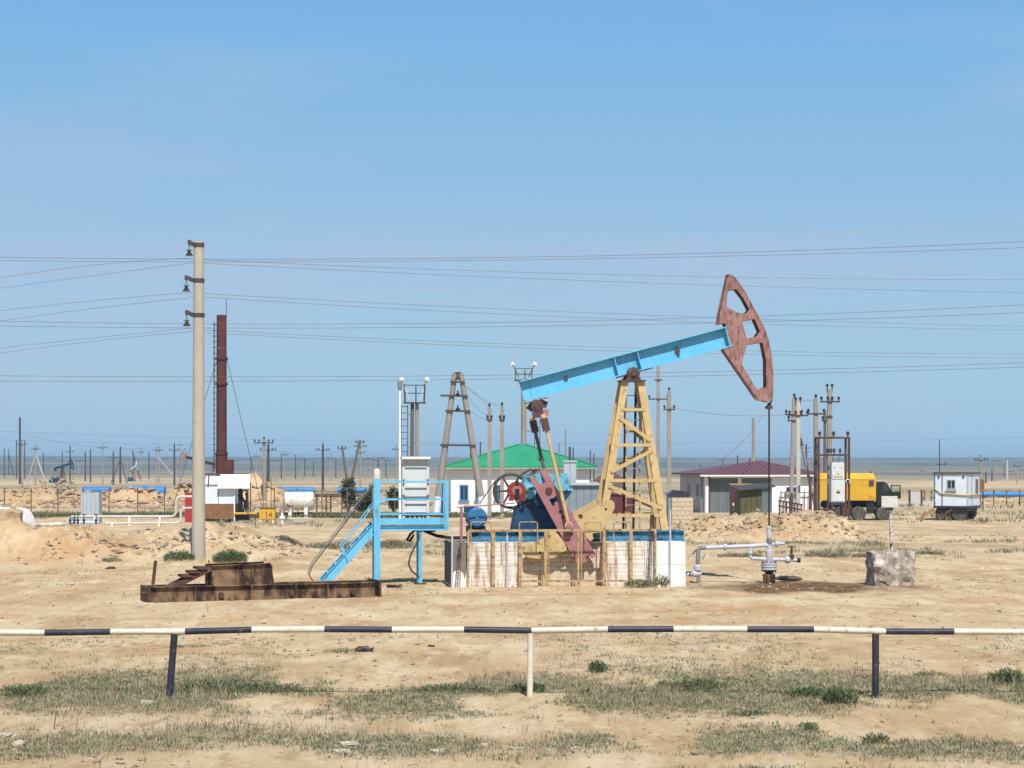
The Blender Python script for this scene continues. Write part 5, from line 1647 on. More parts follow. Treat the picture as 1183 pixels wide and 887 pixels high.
# burner pipework under the canopy
bp_ = B()
xb0, xb1 = bl_(273, 575)[0], bl_(286, 575)[0]
for k in range(7):
    a = Vector((random.uniform(xb0, xb1), random.uniform(0.1, 0.6), random.uniform(0.5, 1.9)))
    c_ = Vector((random.uniform(xb0, xb1), random.uniform(0.1, 0.6), random.uniform(0.3, 1.7)))
    bp_.path([a, (a + c_) / 2 + Vector((0, -0.15, 0.2)), c_], 0.05, 6)
bp_.tube((bl_(277, 575)[0], 0.3, 0.2), (bl_(277, 575)[0], 0.3, 1.95), 0.13, n=10)
bp_.box(xb0 - 0.1, xb1 + 0.05, 0.05, 0.7, 0.1, 0.45)
bp_.build('burner_pipework', M['black'], boil)
B().tube((bl_(271, 593)[0], -0.1, bl_(271, 593)[1]), (bl_(297, 593)[0], -0.1, bl_(297, 593)[1]), 0.06, n=8).build('gas_pipe', M['boxyellow'], boil)

sg_ = ground_at(256, BY + 1.4)
stack = thing('smoke_stack', 'tall rusty red brown smoke stack rising behind the boiler hut', 'chimney', sg_)
h1 = P(256, 364, BY + 1.4).z - sg_.z
def sz(py):
    return P(256, py, BY + 1.4).z - sg_.z
B().lathe([(0.0, 0.33), (sz(522), 0.33), (sz(522), 0.30), (h1, 0.28)], n=20).build('shaft', M['rust_red'], stack)
for py in (524, 443.5, 414):
    B().lathe([(-0.07, 0.3), (-0.06, 0.37), (0.06, 0.37), (0.07, 0.3)], (0, 0, sz(py)), n=20).build('flange', M['rust_red'], stack)
B().box(0.1, 0.66, -0.34, 0.25, sz(549), sz(531)).build('flue_box', M['rust_red'], stack)
lx = -0.42
for yy in (-0.16, 0.16):
    B().bar((lx, yy, sz(545)), (lx, yy, sz(372)), 0.025, 0.025, up=(0, 1, 0)).build('ladder_rail', M['rust'], stack)
for k in range(26):
    z = sz(540) + k * (sz(375) - sz(540)) / 25
    B().bar((lx - 0.06, 0, z), (lx + 0.14, 0, z), 0.33, 0.025).build('ladder_rung', M['rust'], stack)
B().tube((0.27, 0, h1 - 0.1), (0.27, 0, sz(345)), 0.02, n=5).build('lightning_rod', M['dark'], stack)
for (a, fx) in ((415, 306), (418, 196)):
    f = ground_at(fx, BY + (10 if fx < 250 else 8))
    B().tube((0.3 if fx > 256 else -0.3, 0, sz(a)), f - sg_, 0.016, n=5).build('guy_wire', M['wire'], stack)

g_ = ground_at(217, BY + 1.0)
rt = thing('red_fire_cabinet', 'narrow bright red fire cabinet beside the boiler hut', 'cabinet', g_)
ztp = P(217, 569, BY + 1).z - g_.z
B().box(-0.16, 0.35, 0, 0.4, 0.0, ztp).build('case', M['redtank'], rt)
B().box(-0.14, 0.33, -0.02, -0.001, 0.06, ztp - 0.05).build('door', M['redtank'], rt)
B().box(0.24, 0.28, -0.05, -0.021, ztp * 0.5, ztp * 0.5 + 0.12).build('handle', M['black'], rt)

# white pipelines with risers
def pl_obj(name, pts, Y, r, m, label, cat='pipeline', extra=()):
    g_ = ground_at(pts[0][0], Y)
    o = thing(name, label, cat, g_)
    B().path([P(a, b_, Y) - g_ for a, b_ in pts], r, 10).build('pipe', M[m], o)
    for (px, py) in extra:
        q_ = P(px, py, Y) - g_
        gz_ = hz(q_.x + g_.x, Y) - g_.z
        B().box(q_.x - 0.05, q_.x + 0.05, -0.12, 0.12, gz_ - 0.1, q_.z).build('pipe_support', M['white'], o)
    return o
pl_obj('white_pipeline', [(79, 606), (79, 600), (80.5, 597.5), (84, 596.6), (197, 596.6), (201, 595.8), (203.5, 592), (203.5, 578), (205, 574.6), (208.5, 573.6), (222, 573.6)], 100, 0.065, 'pipecream', 'upper white pipeline with a tall riser bending into the boiler hut', extra=((110, 597), (150, 597), (185, 597)))
pl_obj('white_pipeline', [(122, 604.5), (203, 604), (207.5, 602.5), (209, 598), (209, 590), (211, 587), (222, 586.5)], 99, 0.055, 'pipecream', 'lower white pipeline with a short riser bending into the boiler hut', extra=((130, 605), (184, 604)))
pl_obj('white_pipeline', [(33, 606.5), (55, 606), (78, 605)], 99, 0.10, 'pipecream', 'thick white pipe running from the buried tank to the valves', extra=((60, 606),))
g_ = ground_at(90, 99.5)
vm = thing('valve_manifold', 'cluster of small dark blue valves on the white pipeline', 'valves', g_)
for k, px in enumerate((81, 86, 90, 97, 111)):
    q_ = P(px, 601, 99.5) - g_
    B().lathe([(-0.2, 0.04), (-0.06, 0.08), (0.03, 0.08), (0.08, 0.03), (0.25, 0.025)], q_, (0, 0, 1), 10).build('valve', M['blue_dark'], vm)
    B().ring(q_ + Vector((0, -0.02, 0.3)), (0, 0.3, 1), 0.1, 0.02, 12, 5).build('hand_wheel', M['dark'], vm)
B().tube(P(79, 603, 99.5) - g_, P(114, 603, 99.5) - g_, 0.05, n=8).build('header_pipe', M['white'], vm)
g_ = ground_at(104, 104)
rc = thing('ribbed_cabinet', 'pale grey ribbed metal cabinet behind the white pipeline', 'cabinet', g_)
w_, h_c = XW(114.5, 104) - XW(93.5, 104), P(104, 569, 104).z - g_.z
B().box(-w_ / 2, w_ / 2, 0, 0.8, 0, h_c).build('case', M['shedlight'], rc) if 'shedlight' in M else None
M['shedlight'] = mat('pale blue grey ribbed sheet', (0.40, 0.44, 0.46), (0.35, 0.39, 0.42), 1.0, 0.5)
B().box(-w_ / 2, w_ / 2, 0, 0.8, -0.05, h_c).build('case', M['shedlight'], rc)
for k in range(5):
    x = -w_ / 2 + 0.06 + (w_ - 0.12) * k / 4
    B().box(x - 0.05, x + 0.05, -0.07, -0.001, 0.02, h_c - 0.02).build('rib', M['shedlight'], rc)

# half buried tank at the left edge
g_ = ground_at(14, 92)
tk = thing('buried_tank', 'white tank end half buried under a heap of soil', 'tank', g_)
c = P(17, 603, 92) - g_
B().lathe([(-0.03, 0.70), (0.0, 0.78), (0.2, 0.80), (0.26, 0.72), (2.6, 0.72)], Vector((c.x + 0.35, 0, c.z - 0.1)), (-0.8, 0.6, 0.06), 28).build('shell', M['white'], tk)
rough_block('soil_heap', g_ + Vector((-0.5, -0.85, 0.22)), 2.3, 1.5, 1.5, mat('heaped soil', (0.44, 0.32, 0.20), (0.34, 0.23, 0.13), 4.0, 0.95, c3=(0.2, 0.13, 0.08), s3=9, lo3=0.58, hi3=0.66, bump=0.6, bscale=12), 'clod of brown soil heaped against the white buried tank', 'soil', 9, 0.45, R(15))

# fallen-over white tank, yellow gas box, small valve
g_ = ground_at(345, 116)
tn = thing('white_tank', 'horizontal white cylindrical tank with rust spots behind the wire fence', 'tank', g_)
Lh, rr = (XW(363, 116) - XW(329, 116)) / 2, 0.56
cz = P(345, 578.5, 116).z - g_.z
B().lathe([(-Lh - 0.02, 0.02), (-Lh, rr * 0.9), (-Lh + 0.06, rr), (Lh - 0.06, rr), (Lh, rr * 0.9), (Lh + 0.03, 0.02)], (0, 0, cz), (1, 0.18, 0), 24).build('shell', M['tankwhite'] if 'tankwhite' in M else M['white'], tn)
for s in (-0.55, 0.55):
    B().box(s * Lh - 0.1, s * Lh + 0.1, -0.4, 0.4, -0.1, cz - rr * 0.75).build('saddle', M['white'], tn)
B().box(-Lh * 0.8, Lh * 0.9, -0.5, 0.5, -0.08, 0.03).build('plinth', M['white'], tn)
B().path([(-Lh + 0.05, -0.55, cz + 0.1), (-Lh + 0.3, -0.62, cz - 0.25), (-Lh + 0.42, -0.6, cz - 0.35)], 0.05, 6).build('outlet_pipe', M['black'], tn)
g_ = ground_at(308.5, 104)
yb = thing('gas_box', 'bright yellow gas regulator box on white legs with black numbers', 'gas box', g_)
w_, zb_, ztp = XW(317.5, 104) - XW(299.5, 104), P(308, 600, 104).z - g_.z, P(308, 587.3, 104).z - g_.z
B().box(-w_ / 2, w_ / 2, 0, 0.4, zb_, ztp).build('case', M['boxyellow'], yb)
for (a, e) in ((-w_ / 2 + 0.02, -0.012), (0.012, w_ / 2 - 0.02)):
    B().box(a, e, -0.02, -0.001, zb_ + 0.03, ztp - 0.04).build('door', M['boxyellow'], yb)
B().box(-w_ / 2 - 0.03, w_ / 2 + 0.03, -0.04, 0.43, ztp + 0.001, ztp + 0.03).build('lid', M['rust'], yb)
for s in (-1, 1):
    B().box(s * w_ * 0.38 - 0.03, s * w_ * 0.38 + 0.03, 0.02, 0.08, -0.1, zb_).build('leg', M['white'], yb)
text_mesh('14', 0.42, M['ink'], yb, Matrix.Translation((0.08, -0.024, (zb_ + ztp) / 2 - 0.06)))
for dx in (-0.24, -0.05, 0.2):
    B().tube((dx, 0.2, ztp + 0.03), (dx, 0.2, ztp + (1.9 if dx < 0.1 else 1.7)), 0.02, n=5).build('vent_pipe', M['rust_light'], yb)
g_ = ground_at(326, 101)
wv = thing('gas_valve', 'small white gas valve standing by the yellow box', 'valve', g_)
zv = P(326, 590, 101).z - g_.z
B().lathe([(-0.1, 0.09), (zv * 0.4, 0.09), (zv * 0.45, 0.16), (zv * 0.6, 0.16), (zv * 0.65, 0.07), (zv, 0.06)], n=12).build('riser', M['white'], wv)
B().ring((0, -0.02, zv), (0, 0.4, 1), 0.13, 0.025, 14, 5).build('hand_wheel', M['rust'], wv)
rough_block('concrete_slab', ground_at(343, 101.5) + Vector((0, 0, 0.05)), 0.95, 0.6, 0.22, M['concrete_grey'], 'flat pale concrete slab lying near the small gas valve', 'slab', 12, 0.05)

# wire fence and low black pipe behind the boiler
def fence(name, pxs, top, Y, label, m='wood', rails=(), r=0.035):
    g_ = ground_at(pxs[0], Y)
    o = thing(name, label, 'fence', g_)
    tops = []
    for px in pxs:
        b_ = ground_at(px, Y)
        t = P(px, top, Y)
        B().tube(b_ - g_ - Vector((0, 0, 0.1)), t - g_, r, n=6).build('post', M[m], o)
        tops.append((b_, t))
    B().path([t - g_ for _, t in tops], 0.012, 5).build('top_wire', M['wire'], o)
    for f in rails:
        B().path([b_ + (t - b_) * f - g_ for b_, t in tops], 0.009, 5).build('strand', M['wire'], o)
    return o
fence('wire_fence', [-30, 5, 36, 67, 96, 126, 159, 190, 222, 253, 280, 317, 344, 372, 401, 430, 456], 563.5, 121, 'wire fence on thin rusty posts in front of the spoil heaps', rails=(0.55,))
pl_obj('ground_pipeline', [(-60, 593.5), (120, 593.2), (250, 593), (340, 592.6), (470, 592)], 117, 0.055, 'wood', 'long dark pipeline lying along the foot of the wire fence')
g_ = ground_at(385, 124)
rf = thing('pipe_rack', 'rusty pipe rack with legs beside the white tank', 'pipe rack', g_)
for py in (571.5, 573.5):
    B().tube(P(363, py, 124) - g_, P(425, py - 0.5, 124) - g_, 0.05, n=8).build('pipe', M['rust_light'], rf)
for px in (366, 377, 382, 395, 410, 424):
    f = ground_at(px, 124) - g_
    B().bar(f - Vector((0, 0, 0.1)), P(px, 572, 124) - g_, 0.08, 0.08, up=(0, 1, 0)).build('leg', M['rust'], rf)
g_ = ground_at(442, 128)
cg = thing('pipe_fence', 'pale green pipe railing fence behind the platform stairs', 'fence', g_)
for py in (572, 580, 588):
    B().tube(P(405, py, 128) - g_, P(512, py, 128) - g_, 0.035, n=6).build('rail', M['fencegreen'] if 'fencegreen' in M else M['polelight'], cg)
for px in (405, 426, 447, 468, 490, 511):
    f = ground_at(px, 128) - g_
    B().bar(f - Vector((0, 0, 0.1)), P(px, 571, 128) - g_, 0.06, 0.06, up=(0, 1, 0)).build('post', M['polelight'], cg)

# blue pipe lengths lying behind the spoil heaps
for (a, e, py, Y, r, lb) in ((26, 66, 568.5, 205, 0.34, 'short blue pipe length between the far spoil heaps, by the white stay'), (95, 128, 566.5, 200, 0.42, 'middle blue pipe length dipping between two spoil heaps'), (143, 191, 567, 190, 0.5, 'thickest blue pipe length, bowed between the orange spoil heaps'),
                             (286, 363, 566.3, 205, 0.36, 'long blue pipe length behind the white tank and boiler canopy'), (390, 428, 566.2, 205, 0.32, 'blue pipe length behind the small trees'), (1128, 1215, 571, 190, 0.24, 'blue pipe length on the plain beyond the site trailer')):
    g_ = ground_at((a + e) / 2, Y)
    o = thing('blue_pipe', lb, 'pipe', g_)
    pts = []
    for i in range(9):
        t = i / 8
        px = a + (e - a) * t
        pts.append(P(px, py, Y) - g_)
    rs = [r * (0.35 + 0.65 * math.sin(math.pi * min(max(i / 8, 0.08), 0.92))) for i in range(9)] if 143 <= a < 150 else r
    B().path(pts, r if not isinstance(rs, list) else r, 12).build('pipe', M['bluepipe'], o)
    B().lathe([(-0.08, r * 1.06), (0.08, r * 1.06)], pts[4], (1, 0, 0), 12).build('coupling', M['bluepipe'], o)
    for i in (1, 7):
        gz_ = hz(pts[i].x + g_.x, Y) - g_.z
        B().box(pts[i].x - 0.3, pts[i].x + 0.3, -0.5, 0.5, gz_ - 0.2, pts[i].z - r * 0.8).build('sleeper', M['wood'], o)

# far pumping units, copies of the near one
for (px, base, sc_, yaw, lb) in ((66, 557.5, 0.80, R(50), 'small dark blue pumping unit far off on the plain at the left'), (152, 556, 0.72, R(80), 'far grey pumping unit seen nearly end on among the poles'), (242, 561, 1.0, R(186), 'rusty pumping unit half hidden behind the tall concrete pole')):
    Y = fary(base)
    c = copy_tree(pump)
    c.location = ground_at(px, Y)
    c.rotation_euler = (0, 0, yaw)
    c.scale = (sc_,) * 3
    tag(c, lb, 'pumpjack', 'far pumping units')
    for ch in c.children:
        if px == 152 and ch.data.materials[0].name in ('blue paint', 'rusted pink paint'):
            ch.data = ch.data.copy(); ch.data.materials[0] = M['cabinet']
        if px == 66 and ch.data.materials[0].name in ('ochre paint', 'rusted pink paint'):
            ch.data = ch.data.copy(); ch.data.materials[0] = M['rust'] if 'ochre' in ch.data.materials[0].name else M['blue_dark']
        if px != 152 and ch.data.materials[0].name in ('blue paint', 'ochre paint', 'faded maroon paint'):
            ch.data = ch.data.copy(); ch.data.materials[0] = M['blue_dark'] if px == 66 else M['rust']

# ------------------------------------------------------------------ houses
def hip_roof(b, x0, x1, y0, y1, z, ax0, ax1, ay, az, t=0.1):
    c = [V((x0, y0, z)), V((x1, y0, z)), V((x1, y1, z)), V((x0, y1, z)), V((ax0, ay, az)), V((ax1, ay, az))]
    lo = [v - Vector((0, 0, t)) for v in c[:4]]
    b.add(c + lo, [(0, 1, 5, 4), (1, 2, 5), (2, 3, 4, 5), (3, 0, 4), (6, 7, 1, 0), (7, 8, 2, 1), (8, 9, 3, 2), (9, 6, 0, 3), (9, 8, 7, 6)])
def ribs(b, x0, x1, y0, z, ax0, ax1, ay, az, step, w, h):
    """raised seams on the front slope of a hip roof"""
    n = int((x1 - x0) / step)
    for k in range(n):
        x = x0 + (k + 0.5) * step
        if x < ax0: t = (x - x0) / (ax0 - x0)
        elif x > ax1: t = (x1 - x) / (x1 - ax1)
        else: t = 1.0
        t = min(max(t, 0.02), 1)
        p = V((x, y0 - 0.01, z + h * 0.3)); e = V((x, y0 + (ay - y0) * t, z + (az - z) * t + h * 0.3))
        b.bar(p, e, w, h)

GH = Frame(601, 132.0, 4.0)
GH.z0 = hz(GH.X0, GH.Y0)
gh = GH.root('green_roof_house', 'white single storey house under a bright green hipped sheet roof', 'house')
def h_(px, py, yl=0.0):
    return GH.pix(px, py, yl)
x0, x1 = h_(521, 560).x, h_(681, 560).x
ze, za = h_(600, 538.5, -0.55).z, h_(603, 513.5, 4.2).z
D = 8.4
B().box(x0, x1, 0, D, -0.2, ze + 0.02).build('wall', M['plaster'], gh)
rb = B()
ex0, ex1 = h_(513.5, 538, -0.6).x, h_(689.5, 538, -0.6).x
xa_ = h_(603, 514, 4.2).x
hip_roof(rb, ex0, ex1, -0.6, D + 0.6, ze, xa_ - 0.25, xa_ + 0.25, D / 2, za)
rf_ = rb.build('roof', M['green'], gh, smooth=False)
rr_ = B()
ribs(rr_, ex0, ex1, -0.6, ze, xa_ - 0.25, xa_ + 0.25, D / 2, za, 0.32, 0.05, 0.035)
rr_.build('roof_ribs', M['green'], rf_, smooth=False, kind='stuff')
rd = B()
for (a, e) in (((ex0, -0.6, ze), (xa_ - 0.25, D / 2, za)), ((ex1, -0.6, ze), (xa_ + 0.25, D / 2, za))):
    rd.bar(V(a) + Vector((0, 0, 0.03)), V(e) + Vector((0, 0, 0.03)), 0.16, 0.05)
rd.build('hip_cap', M['green'], rf_)
B().box(ex0 + 0.02, ex1 - 0.02, -0.57, -0.50, ze - 0.16, ze - 0.101).build('fascia', M['sheetwhite'], gh)
# dormer vent: dark triangle
dv = B()
dcx = h_(625, 530, 0.8)
zz = ze + 0.25 * (za - ze) / (D / 2 + 0.6) * 4
dv.add([(dcx.x - 0.42, 0.55, dcx.z - 0.3), (dcx.x + 0.42, 0.55, dcx.z - 0.3), (dcx.x, 0.55, dcx.z + 0.42), (dcx.x, 2.6, dcx.z + 0.42)], [(0, 1, 2), (0, 2, 3), (1, 3, 2)])
dv.build('dormer_vent', M['green'], rf_)
B().add([(dcx.x - 0.30, 0.54, dcx.z - 0.24), (dcx.x + 0.30, 0.54, dcx.z - 0.24), (dcx.x, 0.54, dcx.z + 0.28)], [(0, 1, 2)]).build('vent_opening', M['black'], rf_)
def window(parent, x0, x1, z0, z1, y=0.0, fm='bluepipe', sill=True, bars=1):
    f = B()
    t = 0.07
    f.box(x0, x1, y - 0.05, y + 0.02, z1 - t, z1).box(x0, x1, y - 0.05, y + 0.02, z0, z0 + t)
    f.box(x0, x0 + t, y - 0.048, y + 0.02, z0 + t, z1 - t).box(x1 - t, x1, y - 0.048, y + 0.02, z0 + t, z1 - t)
    for k in range(bars):
        xm = x0 + (x1 - x0) * (k + 1) / (bars + 1)
        f.box(xm - 0.03, xm + 0.03, y - 0.045, y + 0.02, z0 + t, z1 - t)
    o = f.build('window', M[fm], parent)
    B().box(x0 + t, x1 - t, y - 0.02, y - 0.004, z0 + t, z1 - t).build('pane', M['glass'], o)
    if sill:
        B().box(x0 - 0.08, x1 + 0.08, y - 0.16, y - 0.052, z0 - 0.07, z0 - 0.002).build('sill', M[fm], o)
    return o
for (a, e) in ((531, 541), (549, 556), (571, 580), (640, 649)):
    window(gh, h_(a, 560).x, h_(e, 560).x, h_(a, 578).z, h_(a, 560).z)
# grey garage in front of it with a vent tower
GS = Frame(672, 118.0, 3.0)
GS.z0 = hz(GS.X0, GS.Y0)
gs = GS.root('grey_metal_shed', 'flat roofed blue grey sheet metal shed between crank and tower', 'shed')
x0, x1 = GS.pix(649, 575).x, GS.pix(700, 575).x
zt = GS.pix(670, 560).z
npan = 6
for k in range(npan):
    a, e = x0 + (x1 - x0) * k / npan, x0 + (x1 - x0) * (k + 1) / npan
    B().box(a + 0.012, e - 0.012, 0, 0.05, -0.1, zt - 0.04).build('panel', M['shedgrey'], gs)
B().box(x0, x1, 0.06, 2.2, -0.1, zt - 0.05).build('wall', M['shedgrey'], gs)
B().box(x0 - 0.15, x1 + 0.1, -0.2, 2.3, zt - 0.03, zt + 0.1).build('roof', M['shedlight'], gs)
g_ = ground_at(658.5, 121)
vt = thing('vent_tower', 'pale sheet metal vent tower with pipes on top beside the grey shed', 'vent tower', g_)
zt = P(658, 534, 121).z - g_.z
hw = (XW(666, 121) - XW(651.5, 121)) / 2
B().box(-hw, hw, 0, 0.9, -0.1, zt).build('shaft', M['shedlight'], vt)
B().box(-hw - 0.06, hw + 0.06, -0.06, 0.96, zt + 0.002, zt + 0.12).build('cap', M['shedlight'], vt)
B().box(-0.015, 0.015, -0.02, -0.001, 0.2, zt).build('seam', M['shedgrey'], vt)
for (px, py, r) in ((658.5, 516, 0.07), (662.5, 517, 0.04), (646, 511, 0.035), (653.5, 496, 0.035)):
    f = P(px, 534, 121) - g_
    B().tube((f.x, 0.4, 0.0 if px < 650 else zt), (f.x, 0.4, P(px, py, 121).z - g_.z), r, n=6).build('pipe', M['dark'] if px > 655 else M['greypipe'], vt)

# maroon kiosk and low structures seen through the tower
g_ = ground_at(716, 128)
mk = thing('maroon_kiosk', 'low maroon metal kiosk seen through the pump tower', 'kiosk', g_)
w_ = (XW(732, 128) - XW(698, 128)) / 2
zt = P(716, 571, 128).z - g_.z
B().box(-w_, w_, 0, 1.6, -0.1, zt).build('wall', M['maroon_dark'], mk)
B().box(-w_ - 0.1, w_ + 0.1, -0.12, 1.7, zt + 0.002, zt + 0.1).build('roof', M['maroon'], mk)
B().box(-0.1, 0.6, -0.03, -0.001, 0.05, zt - 0.25).build('door', M['maroon_dark'], mk)
g_ = ground_at(706, 150)
mk = thing('maroon_shed', 'small maroon roofed shed behind the kiosk, left of the tower', 'shed', g_)
w_ = (XW(718, 150) - XW(690, 150)) / 2
zt = P(716, 556, 150).z - g_.z
B().box(-w_, w_, 0, 3, -0.1, zt).build('wall', M['plaster_grey'], mk)
rb = B(); hip_roof(rb, -w_ - 0.3, w_ + 0.3, -0.4, 3.4, zt + 0.1, -0.3, 0.3, 1.5, zt + 0.75)
rb.build('roof', M['maroon'], mk, smooth=False)
B().box(-0.4, 0.4, -0.04, -0.002, 0, zt * 0.8).build('door', M['doorgrey'], mk)

# maroon roofed garage
RH = Frame(815, 128.0, 9.0)
RH.z0 = hz(RH.X0, RH.Y0)
rh = RH.root('maroon_roof_garage', 'grey and white garage with wide steel doors under a maroon hipped roof', 'garage')
x1 = RH.pix(939.5, 565).x
ze = RH.pix(870, 548.5, -0.3).z
D = 7.0
hh0 = ze
dx1, dx2, dx3 = RH.pix(820, 570).x, RH.pix(855, 570).x, RH.pix(892, 570).x
B().box(0, x1, 0.36, D, -0.2, ze + 0.02).build('wall', M['plaster_grey'], rh)
B().box(0, dx1, 0, 0.355, -0.2, ze).build('corner_pier', M['plaster'], rh)
B().box(dx3, x1, 0, 0.355, -0.2, ze).build('front_wall', M['plaster'], rh)
B().box(dx1 + 0.002, dx3 - 0.002, 0, 0.355, ze - 0.22, ze).build('lintel', M['plaster'], rh)
B().box(dx2 - 0.1, dx2 + 0.1, 0.05, 0.355, -0.2, ze - 0.225).build('mullion', M['plaster'], rh)
B().box(dx1 - 0.09, dx1 + 0.01, -0.03, -0.002, -0.1, ze - 0.02).build('corner_trim', M['maroon_dark'], rh)
for (a, e) in ((dx1 + 0.03, dx2 - 0.12), (dx2 + 0.12, dx3 - 0.03)):
    n = 3
    for k in range(n):
        B().box(a + (e - a) * k / n + 0.01, a + (e - a) * (k + 1) / n - 0.01, 0.29, 0.35, 0, ze - 0.24).build('door_leaf', M['doorgrey'], rh)
B().box(x1 - 0.32, x1 - 0.1, -0.04, -0.002, -0.1, ze - 0.05).build('corner_trim', M['maroon_dark'], rh)
window(rh, RH.pix(907, 565).x, RH.pix(921, 565).x, RH.pix(910, 569.5).z, RH.pix(910, 561.5).z, fm='sheetwhite')
gt = B()
for k in range(7):
    x = RH.pix(901 + k * 5.4, 575).x
    gt.bar((x, -0.25, 0), (x, -0.25, RH.pix(901, 567).z), 0.05, 0.05, up=(0, 1, 0))
gt.bar((RH.pix(900, 575).x, -0.25, RH.pix(901, 569).z), (RH.pix(936, 575).x, -0.25, RH.pix(901, 569).z), 0.05, 0.05)
gt.build('window_grille', M['dark'], rh)
rb = B()
ex0, ex1 = -0.5, x1 + 0.45
ap = RH.pix(877, 532.5, D / 2)
hip_roof(rb, ex0, ex1, -0.5, D + 0.5, ze + 0.12, ap.x - 0.35, ap.x + 0.35, D / 2, ap.z)
rf_ = rb.build('roof', M['maroon'], rh, smooth=False)
rr_ = B(); ribs(rr_, ex0, ex1, -0.5, ze + 0.12, ap.x - 0.35, ap.x + 0.35, D / 2, ap.z, 0.4, 0.05, 0.035)
rr_.build('roof_ribs', M['maroon'], rf_, smooth=False, kind='stuff')
B().box(ex0 + 0.02, ex1 - 0.02, -0.48, -0.42, ze - 0.1, ze + 0.019).build('fascia', M['sheetwhite'], rh)
B().tube((-0.12, 0.6, 0), (-0.12, 0.6, ze), 0.06, n=6).build('downpipe', M['shedgrey'], rh)
for yy in (1.8, 4.2):
    B().box(-0.03, -0.002, yy, yy + 0.7, 1.1, 1.9).build('side_window', M['glass'], rh)
for (px, pz_) in ((852, 526), (866, 529)):
    v = RH.pix(px, 537, 2)
    B().tube((v.x, 2, v.z - 0.2), (v.x, 2, RH.pix(px, pz_, 2).z), 0.04, n=6).build('vent_pipe', M['dark'], rf_)

# shell-stone wall stub with a dark roofed bin behind it
SW = Frame(787, 104.0, 6.0)
SW.z0 = hz(SW.X0, SW.Y0)
sw = SW.root('stone_wall', 'stub of pale sawn stone blocks standing beside the pump foundation end', 'wall')
x0, x1, zt = SW.pix(776, 590).x, SW.pix(800.5, 590).x, SW.pix(788, 574.5).z
rows, colsn = 7, 4
hgt = (zt + 0.25) / rows
for r_ in range(rows):
    off = 0.5 if r_ % 2 else 0.0
    for k in range(colsn + 1):
        a = x0 + (x1 - x0) * (k - off) / colsn
        e = a + (x1 - x0) / colsn
        a, e = max(a, x0), min(e, x1)
        if e - a < 0.08: continue
        jt = random.uniform(-0.02, 0.02)
        B().box(a + 0.01, e - 0.01, -0.1 + jt, 0.24 + jt, -0.25 + r_ * hgt, -0.25 + (r_ + 1) * hgt - 0.02).build('stone_block', M['limestone'], sw)
B().box(x0 + 0.02, x1 - 0.02, -0.06, 0.2, -0.25, zt - 0.05).build('mortar', M['limestone'], sw)
g_ = ground_at(783, 107)
db = thing('dark_bin', 'dark lidded metal bin just behind the stone wall stub', 'bin', g_)
x0, x1 = XW(772, 107) - g_.x, XW(796, 107) - g_.x
zt = P(783, 566, 107).z - g_.z
B().box(x0, x1, 0, 1.3, -0.1, zt - 0.3).build('body', M['shedgrey'], db)
B().prism([(x0 - 0.05, zt - 0.3), (x1 + 0.08, zt - 0.3), (x1 + 0.02, zt - 0.1), (x0 + 0.35, zt)], -0.1, 1.4).build('lid', M['navy'], db)

# olive shed with its red brown neighbour
OS = Frame(868, 100.0, 8.0)
OS.z0 = hz(OS.X0, OS.Y0)
os_ = OS.root('olive_shed', 'leaning olive drab sheet metal shed with slanted dark roof', 'shed')
x0, x1 = OS.pix(855.5, 580).x, OS.pix(880.5, 580).x
zl, zr_ = OS.pix(856, 567.5).z, OS.pix(880, 564.5).z
for k in range(4):
    a, e = x0 + (x1 - x0) * k / 4, x0 + (x1 - x0) * (k + 1) / 4
    za_, zb2 = zl + (zr_ - zl) * k / 4, zl + (zr_ - zl) * (k + 1) / 4
    B().prism([(a + 0.008, -0.3), (e - 0.008, -0.3), (e - 0.008, zb2), (a + 0.008, za_)], 0, 0.04).build('wall_sheet', M['olive'], os_)
B().prism([(x0, -0.3), (x1, -0.3), (x1, zr_ - 0.02), (x0, zl - 0.02)], 0.05, 1.3).build('wall', M['olive'], os_)
ro = B()
a, e = OS.pix(852, 567), OS.pix(894, 562.5)
ro.add([(a.x, -0.3, a.z + 0.0), (e.x, -0.3, e.z), (e.x, 1.5, e.z + 0.15), (a.x, 1.5, a.z + 0.15), (a.x, -0.3, a.z + 0.07), (e.x, -0.3, e.z + 0.07), (e.x, 1.5, e.z + 0.22), (a.x, 1.5, a.z + 0.22)],
       [(0, 1, 2, 3), (7, 6, 5, 4), (0, 4, 5, 1), (1, 5, 6, 2), (2, 6, 7, 3), (3, 7, 4, 0)])
ro.build('roof', M['dark'], os_)
B().box(x1 + 0.35, x1 + 0.42, 0.0, 0.08, -0.3, e.z).build('roof_prop', M['rust'], os_)
g_ = ground_at(853, 104)
rbx = thing('red_brown_box', 'narrow red brown hut with plank roof behind the olive shed', 'hut', g_)
x0, x1 = XW(845.5, 104) - g_.x, XW(868, 104) - g_.x
zt = P(853, 560.5, 104).z - g_.z
B().box(x0, x1, 0, 1.1, -0.3, zt).build('wall', M['maroon_dark'], rbx)
B().box(x0 - 0.1, x1 + 0.1, -0.15, 1.2, zt + 0.002, zt + 0.09).build('roof', M['plank'], rbx)
for k in range(4):
    B().box(x0 + 0.02, x0 + 0.45, -0.25 + 0.01 * k, -0.12, 0.12 + k * 0.28, 0.3 + k * 0.28).build('stacked_crate', M[['shedgrey', 'plank', 'rust_light', 'cabinet'][k]], rbx)
g_ = ground_at(912, 98)
rl_ = thing('rusty_railing', 'short leaning rusty railing at the foot of the pole cluster', 'railing', g_)
for k in range(7):
    px = 900 + k * 4.2
    f = ground_at(px, 98) - g_
    B().bar(f - Vector((0, 0, 0.15)), P(px + 0.6, 577.5 + k * 0.8, 98) - g_, 0.07, 0.05, up=(0, 1, 0)).build('post', M['rust_light'], rl_)
